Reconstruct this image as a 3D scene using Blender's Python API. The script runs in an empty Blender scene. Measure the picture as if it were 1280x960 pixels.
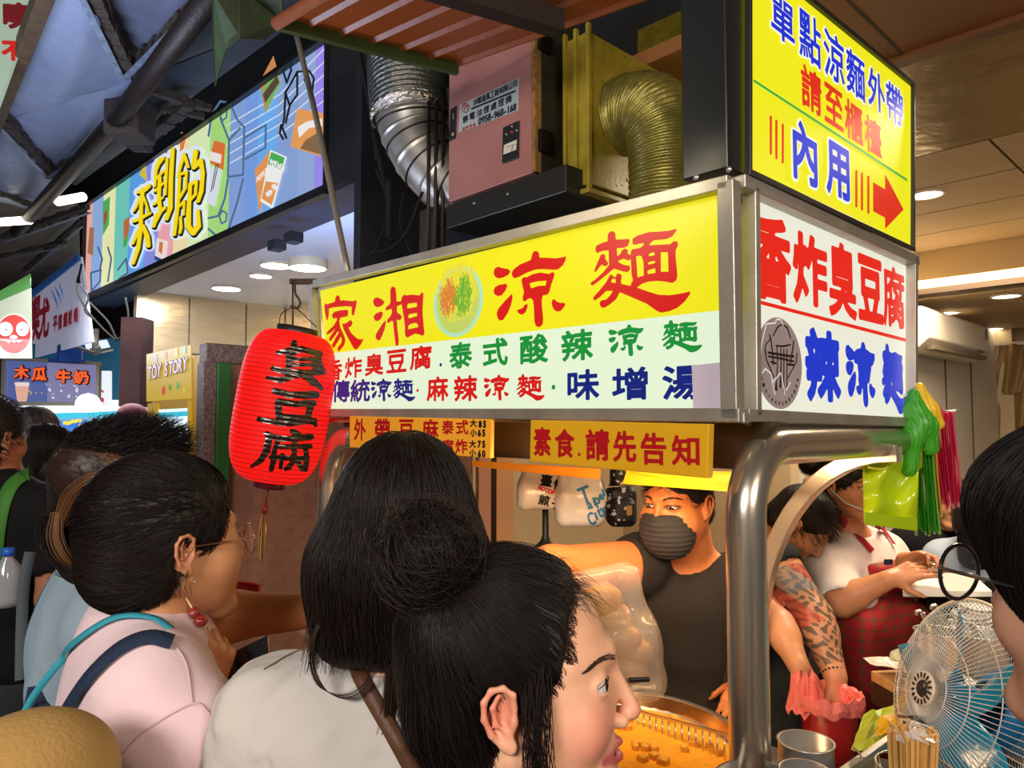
import bpy, math, random, os
import numpy as np
from mathutils import Vector, Matrix
from mathutils.bvhtree import BVHTree

# ---------------------------------------------------------------- camera, world, lights, exposure
SC = bpy.context.scene
CAMZ, F, PITCH = 1.70, 907.0, math.radians(3.15)
cam_data = bpy.data.cameras.new('camera'); cam = bpy.data.objects.new('camera', cam_data)
SC.collection.objects.link(cam); SC.camera = cam
cam.location = (0, 0, CAMZ); cam.rotation_euler = (math.radians(90) + PITCH, 0, 0)
cam_data.sensor_width = 36; cam_data.lens = F/1280*36; cam_data.clip_start = .02
cam_data.dof.use_dof = False

world = bpy.data.worlds.new('night_air'); SC.world = world; world.use_nodes = True
world.node_tree.nodes['Background'].inputs[0].default_value = (.55, .60, .75, 1)
world.node_tree.nodes['Background'].inputs[1].default_value = .10

SC.view_settings.view_transform = 'Standard'; SC.view_settings.look = 'None'
SC.view_settings.exposure = 0.0; SC.view_settings.gamma = 1; SC.view_settings.use_curve_mapping = False
SC.cycles.use_denoising = True
SC.cycles.max_bounces = 6; SC.cycles.sample_clamp_indirect = 4

def area(name, loc, target, size, power, col, size_y=None):
    l = bpy.data.lights.new(name, 'AREA'); l.energy = power; l.color = col; l.size = size
    if size_y: l.shape = 'RECTANGLE'; l.size_y = size_y
    o = bpy.data.objects.new(name, l); SC.collection.objects.link(o); o.location = loc
    o.rotation_euler = (Vector(target) - Vector(loc)).to_track_quat('-Z', 'Y').to_euler(); return o
# shop lights across the lane behind the photographer, lamps inside the stalls, and added fill lights
area('street_light', (-1.6, -2.2, 3.0), (-.5, 1.5, 1.2), 1.6, 130, (1, .92, .84), .8)
area('street_light', (1.6, -1.6, 2.7), (.8, 1.5, 1.0), 1.0, 60, (1, .82, .66), .6)
area('ceiling_lamp', (1.6, 2.7, 2.8), (1.7, 2.6, 0), .6, 60, (1, .80, .58))
area('ceiling_lamp', (3.0, 4.6, 2.7), (3.0, 4.6, 0), .9, 75, (1, .83, .62))
area('cook_fill', (.22, 1.72, 1.66), (.48, 2.5, 1.15), .4, 12, (1, .64, .34), .25)  # added warm fill on the cook, stands in for glow off strips and basin
area('awning_fill', (-1.9, 2.2, 1.9), (-1.9, 2.6, 3.3), 1.0, 46, (.66, .76, 1), .5)  # added bluish fill to brighten the awning from below, no lamp there
area('neighbour_ceiling_fill', (-1.3, 4.2, 2.2), (-1.6, 5.2, 3.1), .8, 22, (.45, .62, 1), .5)  # added bluish fill for the sign's light on the next stall's ceiling
area('sign_spill_fill', (-.2, 1.4, 2.25), (.1, 2.6, 2.6), .8, 3.5, (1, .86, .6), .15)  # added fill, stands in for sign light reaching the boxes above
area('neighbour_lamp', (-3.2, 6.0, 2.9), (-3.3, 6.2, 0), 1.4, 150, (.95, .97, 1))
area('neighbour_lamp', (-4.2, 5.3, 2.4), (-4.2, 5.3, 0), 1.4, 90, (.8, .92, 1))

# ---------------------------------------------------------------- camera geometry helpers
FW = Vector((0, math.cos(PITCH), math.sin(PITCH))); UP = Vector((0, -math.sin(PITCH), math.cos(PITCH)))
C0 = Vector((0, 0, CAMZ))
def ray(px, py): return FW + Vector((1, 0, 0))*((px-640)/F) + UP*((480-py)/F)
def at(px, py, Y):
    d = ray(px, py); return C0 + d*(Y/d.y)
def atz(px, py, z):
    d = ray(px, py); return C0 + d*((z-CAMZ)/d.z)
def hit(px, py, P, N):
    d = ray(px, py); return C0 + d*((P-C0).dot(N)/d.dot(N))
E1 = Vector((-math.sin(math.radians(43.3)), math.cos(math.radians(43.3)), 0))   # along the stall front, to the far left
E2 = Vector((math.cos(math.radians(43.3)), math.sin(math.radians(43.3)), 0))    # along the stall side, inwards
ZZ = Vector((0, 0, 1))
CORN = at(918, 525, 1.35); CORN.z = 0
def AB(a, b, z=0): return CORN + E1*a + E2*b + ZZ*z
rnd = random.Random(7); nrs = np.random.RandomState(7)

# ---------------------------------------------------------------- materials
MATS = {}
def s2l(c):
    return tuple((x/12.92 if x <= .04045 else ((x+.055)/1.055)**2.4) for x in c)
def rgb(h):
    return s2l((int(h[0:2], 16)/255, int(h[2:4], 16)/255, int(h[4:6], 16)/255))
def pm(name, col, rough=.5, metal=0, var=None, bump=None, emit=0, emitcol=None, coat=0, trans=0, alpha=1, sss=0, spec=.5, attr=False, wave=None, stretch=None, ior=1.45):
    """procedural principled material. var=(scale, other colour, amount/contrast), bump=(scale, strength)"""
    if name in MATS: return MATS[name]
    if isinstance(col, str): col = rgb(col)
    m = bpy.data.materials.new(name); m.use_nodes = True; nt = m.node_tree; N = nt.nodes; L = nt.links
    b = N['Principled BSDF']; b.inputs['Roughness'].default_value = rough; b.inputs['Metallic'].default_value = metal
    b.inputs['Base Color'].default_value = (*col, 1); b.inputs['IOR'].default_value = ior
    b.inputs['Specular IOR Level'].default_value = spec
    b.inputs['Coat Weight'].default_value = coat; b.inputs['Transmission Weight'].default_value = trans; b.inputs['Alpha'].default_value = alpha
    if sss: b.inputs['Subsurface Weight'].default_value = sss; b.inputs['Subsurface Radius'].default_value = (.02, .008, .004); b.inputs['Subsurface Scale'].default_value = .5
    tc = N.new('ShaderNodeTexCoord'); src = tc.outputs['Object']
    if stretch:
        mp = N.new('ShaderNodeMapping'); mp.inputs['Scale'].default_value = stretch; L.new(src, mp.inputs['Vector']); src = mp.outputs[0]
    colout = None
    if attr:
        a = N.new('ShaderNodeAttribute'); a.attribute_name = 'Col'; colout = a.outputs['Color']
    if var:
        nz = N.new('ShaderNodeTexNoise'); nz.inputs['Scale'].default_value = var[0]; nz.inputs['Detail'].default_value = 6; L.new(src, nz.inputs['Vector'])
        cr = N.new('ShaderNodeMapRange'); cr.inputs['From Min'].default_value = .5-.5/var[2] if len(var) > 2 else .3; cr.inputs['From Max'].default_value = .5+.5/var[2] if len(var) > 2 else .7
        L.new(nz.outputs['Fac'], cr.inputs['Value'])
        mx = N.new('ShaderNodeMix'); mx.data_type = 'RGBA'
        L.new(cr.outputs[0], mx.inputs['Factor'])
        if colout: L.new(colout, mx.inputs['A'])
        else: mx.inputs['A'].default_value = (*col, 1)
        c2 = rgb(var[1]) if isinstance(var[1], str) else var[1]
        mx.inputs['B'].default_value = (*c2, 1)
        if attr:
            mx.blend_type = 'MULTIPLY'
        colout = mx.outputs['Result']
    if colout: L.new(colout, b.inputs['Base Color'])
    if bump:
        n2 = N.new('ShaderNodeTexNoise'); n2.inputs['Scale'].default_value = bump[0]; n2.inputs['Detail'].default_value = 5; L.new(src, n2.inputs['Vector'])
        bp = N.new('ShaderNodeBump'); bp.inputs['Strength'].default_value = bump[1]; bp.inputs['Distance'].default_value = bump[2] if len(bump) > 2 else .01
        L.new(n2.outputs['Fac'], bp.inputs['Height']); L.new(bp.outputs[0], b.inputs['Normal'])
    if emit:
        b.inputs['Emission Strength'].default_value = emit
        ec = emitcol if emitcol is not None else col
        if isinstance(ec, str): ec = rgb(ec)
        b.inputs['Emission Color'].default_value = (*ec, 1)
        if emitcol is None and colout: L.new(colout, b.inputs['Emission Color'])
    MATS[name] = m; return m
def lit(h, e=1.0, name=None):
    """backlit translucent print of colour h"""
    c = rgb(h); return pm(name or 'backlit_'+h+'_%g' % e, tuple(x*.12 for x in c), .35, emit=e*.9, emitcol=c)
STEEL = pm('stainless_steel', (.60, .58, .54), .34, .75, bump=(9, .12), var=(6, (.46, .44, .40), 1.6))
STEEL2 = pm('worn_steel_sheet', (.52, .49, .43), .42, .6, bump=(30, .12), var=(9, (.34, .30, .24), 1.6))
POLISH = pm('polished_steel', (.72, .64, .52), .24, .9, bump=(14, .06))
BLACK = pm('black_plastic', (.012, .012, .012), .45)
SOOT = pm('sooty_black', (.008, .008, .009), .85, bump=(40, .4))

# ---------------------------------------------------------------- objects
WP = {}
def link(o): SC.collection.objects.link(o); return o
def tag(o, label=None, cat=None, group=None, kind=None):
    if label: o['label'] = label
    if cat: o['category'] = cat
    if group: o['group'] = group
    if kind: o['kind'] = kind
    return o
def thing(name, label, cat, loc, group=None):
    o = bpy.data.objects.new(name, None); link(o); o.empty_display_size = .05
    o.location = Vector(loc); WP[o.name] = Vector(loc); return tag(o, label, cat, group)
def mesh_obj(name, V, Fc, mat, parent=None, smooth=False, cols=None, bevel=0, label=None, kind=None, mats=None, midx=None):
    V = np.asarray(V, dtype=np.float64).reshape(-1, 3)
    if parent is not None: base = WP[parent.name]
    else:
        lo, hi = V.min(0), V.max(0); base = Vector(((lo[0]+hi[0])/2, (lo[1]+hi[1])/2, lo[2]))
    me = bpy.data.meshes.new(name)
    if isinstance(Fc, np.ndarray) and Fc.ndim == 2:
        n, k = Fc.shape; me.vertices.add(len(V)); me.loops.add(n*k); me.polygons.add(n)
        me.vertices.foreach_set('co', (V-np.array(base)).astype(np.float32).ravel())
        me.loops.foreach_set('vertex_index', Fc.astype(np.int32).ravel())
        me.polygons.foreach_set('loop_start', np.arange(0, n*k, k, dtype=np.int32))
        me.update(calc_edges=True)
    else:
        me.from_pydata([tuple(v) for v in (V-np.array(base))], [], [tuple(int(i) for i in f) for f in Fc]); me.update()
    if smooth: me.polygons.foreach_set('use_smooth', [True]*len(me.polygons))
    if cols is not None:
        at_ = me.color_attributes.new('Col', 'FLOAT_COLOR', 'POINT')
        c4 = np.ones((len(V), 4), np.float32); c4[:, :3] = cols; at_.data.foreach_set('color', c4.ravel())
    if mats:
        for m in mats: me.materials.append(m)
        if midx is not None: me.polygons.foreach_set('material_index', np.asarray(midx, np.int32))
    elif mat: me.materials.append(mat)
    o = bpy.data.objects.new(name, me); link(o); WP[o.name] = Vector(base)
    if parent is not None: o.parent = parent
    else: o.location = base
    if bevel:
        md = o.modifiers.new('bevel', 'BEVEL'); md.width = bevel; md.segments = 2; md.limit_method = 'ANGLE'
    if label: o['label'] = label
    if kind: o['kind'] = kind
    return o

class MB:
    def __init__(s): s.v = []; s.f = []; s.m = []; s.cm = 0
    def add(s, V, Fs):
        n = len(s.v); s.v += [tuple(x) for x in V]; s.f += [tuple(i+n for i in f) for f in Fs]; s.m += [s.cm]*len(Fs); return s
    def hexa(s, c):   # 8 corners: bottom 4 (ccw), top 4
        return s.add(c, [(0,3,2,1),(4,5,6,7),(0,1,5,4),(1,2,6,5),(2,3,7,6),(3,0,4,7)])
    def box(s, o, ax, ay, az):
        o = Vector(o); ax = Vector(ax); ay = Vector(ay); az = Vector(az)
        return s.hexa([o, o+ax, o+ax+ay, o+ay, o+az, o+ax+az, o+ax+ay+az, o+ay+az])
    def bar(s, a, b, w, h=None, up=ZZ):
        a = Vector(a); b = Vector(b); h = h or w; d = (b-a).normalized(); x = d.cross(Vector(up))
        if x.length < 1e-4: x = d.cross(Vector((1, 0, 0)))
        x.normalize(); y = x.cross(d).normalized()
        return s.box(a-x*w/2-y*h/2, x*w, y*h, b-a)
    def tube(s, pts, r, n=10, cap=True, closed=False):
        pts = [Vector(p) for p in pts]; R = r if isinstance(r, (list, tuple)) else [r]*len(pts); base = len(s.v)
        ref = None; V = []; m = len(pts)
        for i, p in enumerate(pts):
            if closed: t = (pts[(i+1) % m]-pts[i-1]).normalized()
            else: t = (pts[min(i+1, m-1)]-pts[max(i-1, 0)]).normalized()
            if ref is None:
                ref = t.orthogonal().normalized()
            else:
                ref = (ref-t*ref.dot(t)).normalized()
            y = t.cross(ref)
            for k in range(n):
                a = 2*math.pi*k/n; V.append(p+ref*math.cos(a)*R[i]+y*math.sin(a)*R[i])
        Fs = []
        for i in range(m if closed else m-1):
            j = (i+1) % m
            for k in range(n):
                k2 = (k+1) % n; Fs.append((i*n+k, i*n+k2, j*n+k2, j*n+k))
        if cap and not closed:
            Fs.append(tuple(range(n-1, -1, -1))); Fs.append(tuple((m-1)*n+k for k in range(n)))
        return s.add(V, Fs)
    def lathe(s, c, axis, prof, n=32, ref=None, cap=False):
        """prof: list of (radius, distance along axis)"""
        c = Vector(c); ax = Vector(axis).normalized(); x = ax.orthogonal().normalized(); y = ax.cross(x); V = []; m = len(prof)
        for r, t in prof:
            for k in range(n):
                a = 2*math.pi*k/n; V.append(c+ax*t+x*(r*math.cos(a))+y*(r*math.sin(a)))
        Fs = [(i*n+k, i*n+(k+1) % n, (i+1)*n+(k+1) % n, (i+1)*n+k) for i in range(m-1) for k in range(n)]
        if cap: Fs += [tuple(range(n-1, -1, -1)), tuple((m-1)*n+k for k in range(n))]
        return s.add(V, Fs)
    def quad(s, a, b, c, d): return s.add([a, b, c, d], [(0, 1, 2, 3)])
    def slab(s, q, off):
        off = Vector(off); q = [Vector(x) for x in q]; return s.hexa(q+[x+off for x in q])
    def obj(s, name, mat, parent=None, smooth=False, bevel=0, label=None, kind=None, mats=None):
        return mesh_obj(name, s.v, s.f, mat, parent, smooth, None, bevel, label, kind, mats, s.m if mats else None)
def smooth_path(pts, n=8):
    """Catmull-Rom through pts"""
    P = [Vector(p) for p in pts]; P = [P[0]*2-P[1]]+P+[P[-1]*2-P[-2]]; out = []
    for i in range(1, len(P)-2):
        for k in range(n):
            t = k/n; a, b, c, d = P[i-1], P[i], P[i+1], P[i+2]
            out.append(.5*((2*b)+(c-a)*t+(2*a-5*b+4*c-d)*t*t+(3*b-a-3*c+d)*t**3))
    out.append(P[-2]); return out

# ---------------------------------------------------------------- flat print: 2-D shapes -> meshes on a surface
GL = {}
def glyph(ch):
    """segments of a glyph outline from the built-in font, and its bounding box"""
    if ch in GL: return GL[ch]
    cu = bpy.data.curves.new('t', 'FONT'); cu.body = ch; cu.resolution_u = 3
    o = bpy.data.objects.new('t', cu); SC.collection.objects.link(o)
    me = bpy.data.meshes.new_from_object(o.evaluated_get(bpy.context.evaluated_depsgraph_get()))
    co = np.array([v.co[:2] for v in me.vertices]); cnt = {}
    for p in me.polygons:
        for e in p.edge_keys: cnt[e] = cnt.get(e, 0)+1
    seg = np.array([[co[a], co[b]] for (a, b), n in cnt.items() if n == 1]) if len(co) else np.zeros((0, 2, 2))
    bpy.data.objects.remove(o); bpy.data.meshes.remove(me); bpy.data.curves.remove(cu)
    GL[ch] = (seg, (co.min(0), co.max(0)) if len(co) else (np.zeros(2), np.ones(2))); return GL[ch]
def poly_segs(p): p = np.array(p, float); return np.stack([p, np.roll(p, -1, 0)], 1)
def seg_sdf(segs, X, Y):
    P = np.stack([X.ravel(), Y.ravel()], 1); out = np.empty(len(P)); ins = np.empty(len(P), bool)
    a = segs[:, 0]; b = segs[:, 1]; ab = b-a; L2 = (ab**2).sum(1)+1e-20
    for s0 in range(0, len(P), 4000):
        q = P[s0:s0+4000]; d = q[:, None]-a[None]; t = np.clip((d*ab).sum(2)/L2, 0, 1)
        out[s0:s0+4000] = np.sqrt(((d-t[..., None]*ab)**2).sum(2).min(1))
        cond = (a[None, :, 1] > q[:, None, 1]) != (b[None, :, 1] > q[:, None, 1])
        with np.errstate(divide='ignore', invalid='ignore'):
            xi = a[:, 0]+(q[:, None, 1]-a[:, 1])*ab[:, 0]/ab[:, 1]
        ins[s0:s0+4000] = ((cond & (q[:, None, 0] < xi)).sum(1) % 2) == 1
    return np.where(ins, -out, out).reshape(X.shape)
def stroke_sdf(pts, X, Y):
    """pts: (x, y, r) chain"""
    out = np.full(X.shape, 1e9)
    for (x0, y0, r0), (x1, y1, r1) in zip(pts[:-1], pts[1:]):
        dx, dy = x1-x0, y1-y0; t = np.clip(((X-x0)*dx+(Y-y0)*dy)/(dx*dx+dy*dy+1e-12), 0, 1)
        out = np.minimum(out, np.hypot(X-x0-t*dx, Y-y0-t*dy)-(r0+(r1-r0)*t))
    return out
def shape_mesh(shapes, off, step, maxrun=10**9):
    """shapes: list of ('poly', segs) or ('stroke', pts) or ('cut', segs); returns 2-D verts and faces of the region sdf<off"""
    pts = np.concatenate([np.asarray(s[1], float).reshape(-1, 2) if s[0] != 'stroke' else np.array([q[:2] for q in s[1]], float) for s in shapes])
    mr = max([max(q[2] for q in s[1]) for s in shapes if s[0] == 'stroke'] + [0])
    lo = pts.min(0)-off-mr-2*step; hi = pts.max(0)+off+mr+2*step
    xs = np.arange(lo[0], hi[0]+step, step); ys = np.arange(lo[1], hi[1]+step, step); X, Y = np.meshgrid(xs, ys)
    f = np.full(X.shape, 1e9)
    for s in shapes:
        if s[0] == 'poly': f = np.minimum(f, seg_sdf(s[1], X, Y))
        elif s[0] == 'stroke': f = np.minimum(f, stroke_sdf(s[1], X, Y))
    for s in shapes:
        if s[0] == 'cut': f = np.maximum(f, -seg_sdf(s[1], X, Y))
    f = f-off; f[[0, -1]] = 1; f[:, [0, -1]] = 1
    ins = f < 0; V = []; idx = {}; Fs = []
    def vid(key, x, y):
        i = idx.get(key)
        if i is None: i = idx[key] = len(V); V.append((x, y))
        return i
    ny, nx = f.shape
    full = ins[:-1, :-1] & ins[1:, :-1] & ins[:-1, 1:] & ins[1:, 1:]
    anyi = ins[:-1, :-1] | ins[1:, :-1] | ins[:-1, 1:] | ins[1:, 1:]
    for j in range(ny-1):
        row = np.nonzero(anyi[j])[0]; i = 0; n = len(row)
        while i < n:
            c = row[i]
            if full[j, c]:
                k = i
                while k+1 < n and row[k+1] == row[k]+1 and full[j, row[k+1]] and k+1-i < maxrun: k += 1
                e = row[k]+1
                Fs.append((vid((c, j), xs[c], ys[j]), vid((e, j), xs[e], ys[j]), vid((e, j+1), xs[e], ys[j+1]), vid((c, j+1), xs[c], ys[j+1]))); i = k+1; continue
            cs = [(c, j), (c+1, j), (c+1, j+1), (c, j+1)]; poly = []
            for q in range(4):
                a, b = cs[q], cs[(q+1) % 4]; fa, fb = f[a[1], a[0]], f[b[1], b[0]]
                if fa < 0: poly.append(vid(a, xs[a[0]], ys[a[1]]))
                if (fa < 0) != (fb < 0):
                    t = fa/(fa-fb); key = (min(a, b), max(a, b))
                    poly.append(vid(key, xs[a[0]]+(xs[b[0]]-xs[a[0]])*t, ys[a[1]]+(ys[b[1]]-ys[a[1]])*t))
            if len(poly) >= 3: Fs.append(tuple(poly))
            i += 1
    return np.array(V).reshape(-1, 2), Fs

class Panel:
    """a flat face in space: P point, N normal towards the viewer, U to the right, V up"""
    def __init__(s, P, N, U=None):
        s.P = Vector(P); s.N = Vector(N).normalized(); s.U = (Vector(U) if U else ZZ.cross(s.N)).normalized(); s.V = s.N.cross(s.U).normalized()
    def w(s, u, v, o=0): return s.P+s.U*u+s.V*v+s.N*o
    def uv(s, px, py):
        d = hit(px, py, s.P, s.N)-s.P; return (d.dot(s.U), d.dot(s.V))
    def q(s, pts, o=0): return [s.w(*s.uv(*p), o) for p in pts]
    def scale(s, px, py):   # metres per pixel (u, v) near a pixel
        a = s.uv(px, py); b = s.uv(px+1, py); c = s.uv(px, py-1); return abs(b[0]-a[0]), abs(c[1]-a[1])
    def shapes_obj(s, name, shapes, mat, parent, off=0, o=.0008, step=None, label=None):
        st = step or .0012; V, Fs = shape_mesh(shapes, off, st)
        return mesh_obj(name, [s.w(a, b, o) for a, b in V], Fs, mat, parent, label=label)
    def px_obj(s, name, shapes, mat, parent, off=0, o=.0008, step=.5, label=None):   # outline given in picture pixels, laid onto this face
        V, Fs = shape_mesh(shapes, off, step); return mesh_obj(name, [s.w(*s.uv(a, b), o) for a, b in V], [tuple(reversed(f)) for f in Fs], mat, parent, label=label)
    def poly(s, pts):  return ('poly', poly_segs([s.uv(*p) for p in pts]))
    def cut(s, pts):  return ('cut', poly_segs([s.uv(*p) for p in pts]))
    def stroke(s, pts):
        out = []
        for x, y, r in pts: u, v = s.uv(x, y); out.append((u, v, r*s.scale(x, y)[1]))
        return ('stroke', out)
    def glyphs(s, text, p0, p1, w, h, sx=1.0):
        """text with first/last character centres at pixels p0/p1; w,h = size in pixels at p0; fitted to each glyph's box"""
        a = s.uv(*p0); b = s.uv(*p1); k = s.scale(*p0); n = len(text); out = []
        for i, ch in enumerate(text):
            if ch == ' ': continue
            t = i/(n-1) if n > 1 else 0; cu = a[0]+(b[0]-a[0])*t; cv = a[1]+(b[1]-a[1])*t
            if ch in CUSTOM:
                out += [(kd, np.asarray(sg)*np.array([w*k[0], h*k[1]])+np.array([cu, cv])) for kd, sg in CUSTOM[ch]]; continue
            seg, (lo, hi) = glyph(ch); 
            if len(seg) == 0: continue
            if ord(ch) > 0x2e00: sc = np.array([w*k[0], h*k[1]])/(hi-lo); ce = (lo+hi)/2
            else: sc = np.array([h*k[1]/.72*sx]*2)*np.array([k[0]*w/(k[1]*h) if False else 1, 1]); ce = np.array([(lo[0]+hi[0])/2, .36])
            out.append(('poly', (seg-ce)*sc+np.array([cu, cv])))
        return out
    def text(s, name, text, p0, p1, w, h, mat, parent, bold=.03, o=.0008, step=None, label=None, sx=1.0):
        k = s.scale(*p0)[1]; sh = s.glyphs(text, p0, p1, w, h, sx)
        grp = []; chars = [c for c in text if c != ' ']   # one part per character
        if len(chars) > 1 and any(x[0] == 'cut' for x in sh):
            a = s.uv(*p0); b = s.uv(*p1); n = len(text)
            for i, ch in enumerate(text):
                t = i/(n-1); q = s.w(a[0]+(b[0]-a[0])*t, a[1]+(b[1]-a[1])*t); g = s.glyph_at(ch, (a[0]+(b[0]-a[0])*t, a[1]+(b[1]-a[1])*t), s.scale(*p0), w, h, sx)
                if g: grp.append(g)
        else: grp = [sh] if len(chars) == 1 else [[g] for g in sh]
        for g in grp:
            v, f = shape_mesh(g, (.014 if any(x[0] == 'cut' for x in g) and bold < .04 else bold)*h*k, step or h*k/(46 if h > 30 else 32 if h > 14 else 22)); ob = mesh_obj(name, [s.w(a_, b_, o) for a_, b_ in v], f, mat, parent, label=label)
        return ob
    def glyph_at(s, ch, c, k, w, h, sx):
        if ch in CUSTOM: return [(kd, np.asarray(sg)*np.array([w*k[0], h*k[1]])+np.array(c)) for kd, sg in CUSTOM[ch]]
        seg, (lo, hi) = glyph(ch); return [('poly', (seg-(lo+hi)/2)*np.array([w*k[0], h*k[1]])/(hi-lo)+np.array(c))]
CUSTOM = {}

# ---------------------------------------------------------------- implicit surfaces for bodies, hair and cloth
def A3(v): return np.array(v, dtype=np.float64)
class Sdf:
    def __init__(s): s.it = []; s.noise = None
    def rc(s, a, b, r1, r2=None, k=.02, op='u'): s.it.append(('rc', A3(a), A3(b), r1, r2 or r1, k, op)); return s
    def el(s, c, r, R=None, k=.02, op='u'): s.it.append(('el', A3(c), A3(r), np.eye(3) if R is None else A3(R), None, k, op)); return s
    def bx(s, c, h, R=None, rd=.01, k=.02, op='u'): s.it.append(('bx', A3(c), A3(h), np.eye(3) if R is None else A3(R), rd, k, op)); return s
    def chain(s, pts, rs, k=.02, op='u'):
        for i in range(len(pts)-1): s.rc(pts[i], pts[i+1], rs[i], rs[i+1], k, op)
        return s
    def _d(s, it, P):
        t = it[0]
        if t == 'rc':
            a, b, r1, r2 = it[1:5]; ba = b-a; l2 = ba@ba+1e-12; rr = r1-r2; a2 = l2-rr*rr; il2 = 1/l2
            if a2 <= 0:
                return np.minimum(np.linalg.norm(P-a, axis=1)-r1, np.linalg.norm(P-b, axis=1)-r2)
            pa = P-a; y = pa@ba; z = y-l2; w = pa*l2-y[:, None]*ba; x2 = (w*w).sum(1); y2 = y*y*l2; z2 = z*z*l2
            k = np.sign(rr)*rr*rr*x2
            d = (np.sqrt(x2*a2*il2)+y*rr)*il2-r1
            c1 = np.sign(z)*a2*z2 > k; c2 = np.sign(y)*a2*y2 < k
            d = np.where(c2, np.sqrt(x2+y2)*il2-r1, d); d = np.where(c1, np.sqrt(x2+z2)*il2-r2, d); return d
        if t == 'el':
            q = (P-it[1])@it[3]; r = it[2]; k0 = np.linalg.norm(q/r, axis=1); k1 = np.linalg.norm(q/(r*r), axis=1)+1e-9; return k0*(k0-1)/k1
        q = np.abs((P-it[1])@it[3])-it[2]+it[4]
        return np.linalg.norm(np.maximum(q, 0), axis=1)+np.minimum(q.max(1), 0)-it[4]
    def _bb(s, it):
        if it[0] == 'rc': a, b, r = it[1], it[2], max(it[3], it[4]); return np.minimum(a, b)-r, np.maximum(a, b)+r
        e = np.abs(it[3])@it[2]
        if it[0] == 'el': e = np.sqrt(((it[3]*it[2])**2).sum(1))
        return it[1]-e, it[1]+e
    @staticmethod
    def _comb(f, d, k, op):
        if op == 'u':
            h = np.clip(.5+.5*(f-d)/k, 0, 1); return f+(d-f)*h-k*h*(1-h)
        h = np.clip(.5-.5*(f+d)/k, 0, 1); return f+(-d-f)*h+k*h*(1-h)
    def ev(s, P):
        P = np.asarray(P, float); f = np.full(len(P), 1.0)
        for it in s.it: f = s._comb(f, s._d(it, P), it[5], it[6])
        if s.noise: f = f+s.noise(P)
        return f
    def grad(s, P, e=.001):
        f = s.ev(P); g = np.stack([s.ev(P+np.eye(3)[i]*e)-f for i in range(3)], 1)/e
        return f, g/(np.linalg.norm(g, axis=1, keepdims=True)+1e-9)
    def mesh(s, h, box=None):
        bb = [s._bb(it) for it in s.it if it[6] == 'u']
        lo = np.min([b[0] for b in bb], 0)-3*h-.004; hi = np.max([b[1] for b in bb], 0)+3*h+.004
        if box is not None: lo = np.maximum(lo, box[0]); hi = np.minimum(hi, box[1])
        n = np.maximum(((hi-lo)/h).astype(int)+1, 3); f = np.full(tuple(n), 1.0)
        for it in s.it:
            b0, b1 = s._bb(it); m = it[5]+2.5*h+(.01 if s.noise else 0)
            i0 = np.clip(np.floor((b0-m-lo)/h).astype(int), 0, n); i1 = np.clip(np.ceil((b1+m-lo)/h).astype(int)+1, 0, n)
            if (i1 <= i0).any(): continue
            g = [lo[a]+h*np.arange(i0[a], i1[a]) for a in range(3)]
            P = np.stack(np.meshgrid(*g, indexing='ij'), -1).reshape(-1, 3)
            sl = tuple(slice(i0[a], i1[a]) for a in range(3)); sub = f[sl]
            f[sl] = s._comb(sub.ravel(), s._d(it, P), it[5], it[6]).reshape(sub.shape)
        if s.noise:
            m = np.abs(f) < .03; id_ = np.nonzero(m); P = lo+h*np.stack(id_, 1); f[id_] += s.noise(P)
        return surf_nets(f, lo, h)
def surf_nets(f, lo, h):
    ins = f < 0; nx, ny, nz = f.shape
    c = np.zeros((nx-1, ny-1, nz-1), np.int8)
    for dx in (0, 1):
        for dy in (0, 1):
            for dz in (0, 1): c += ins[dx:nx-1+dx, dy:ny-1+dy, dz:nz-1+dz]
    act = (c > 0) & (c < 8); I, J, K = np.nonzero(act); N = len(I)
    if N == 0: return np.zeros((0, 3)), np.zeros((0, 4), int)
    acc = np.zeros((N, 3)); cnt = np.zeros(N)
    cor = [(a, b, d) for a in (0, 1) for b in (0, 1) for d in (0, 1)]
    for ca in cor:
        for ax in range(3):
            if ca[ax]: continue
            cb = list(ca); cb[ax] = 1
            fa = f[I+ca[0], J+ca[1], K+ca[2]]; fb = f[I+cb[0], J+cb[1], K+cb[2]]; m = (fa < 0) != (fb < 0)
            t = np.where(m, fa/np.where(m, fa-fb, 1), 0); p = np.array(ca, float)[None].repeat(N, 0); p[:, ax] += t
            acc[m] += p[m]; cnt[m] += 1
    V = lo+h*(np.stack([I, J, K], 1)+acc/cnt[:, None])
    ix = np.full(act.shape, -1, np.int32); ix[I, J, K] = np.arange(N); Q = []
    for ax in range(3):
        sl0 = [slice(1, -1)]*3; sl1 = [slice(1, -1)]*3; sl0[ax] = slice(0, -1); sl1[ax] = slice(1, None)
        a = ins[tuple(sl0)]; b = ins[tuple(sl1)]; m = a != b; i, j, k = np.nonzero(m); s_ = a[i, j, k]
        g = [i+1, j+1, k+1]; g[ax] = g[ax]-1; u, v = (ax+1) % 3, (ax+2) % 3
        def at_(du, dv):
            q = [x.copy() for x in g]; q[u] -= du; q[v] -= dv; return ix[q[0], q[1], q[2]]
        q = np.stack([at_(0, 0), at_(1, 0), at_(1, 1), at_(0, 1)], 1); q[~s_] = q[~s_][:, ::-1]; Q.append(q)
    Q = np.concatenate(Q); Q = Q[(Q >= 0).all(1)]
    return V, Q
def join(ms):
    V = []; Q = []; n = 0
    for v, q in ms: V.append(v); Q.append(q+n); n += len(v)
    return np.concatenate(V), np.concatenate(Q)
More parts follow.
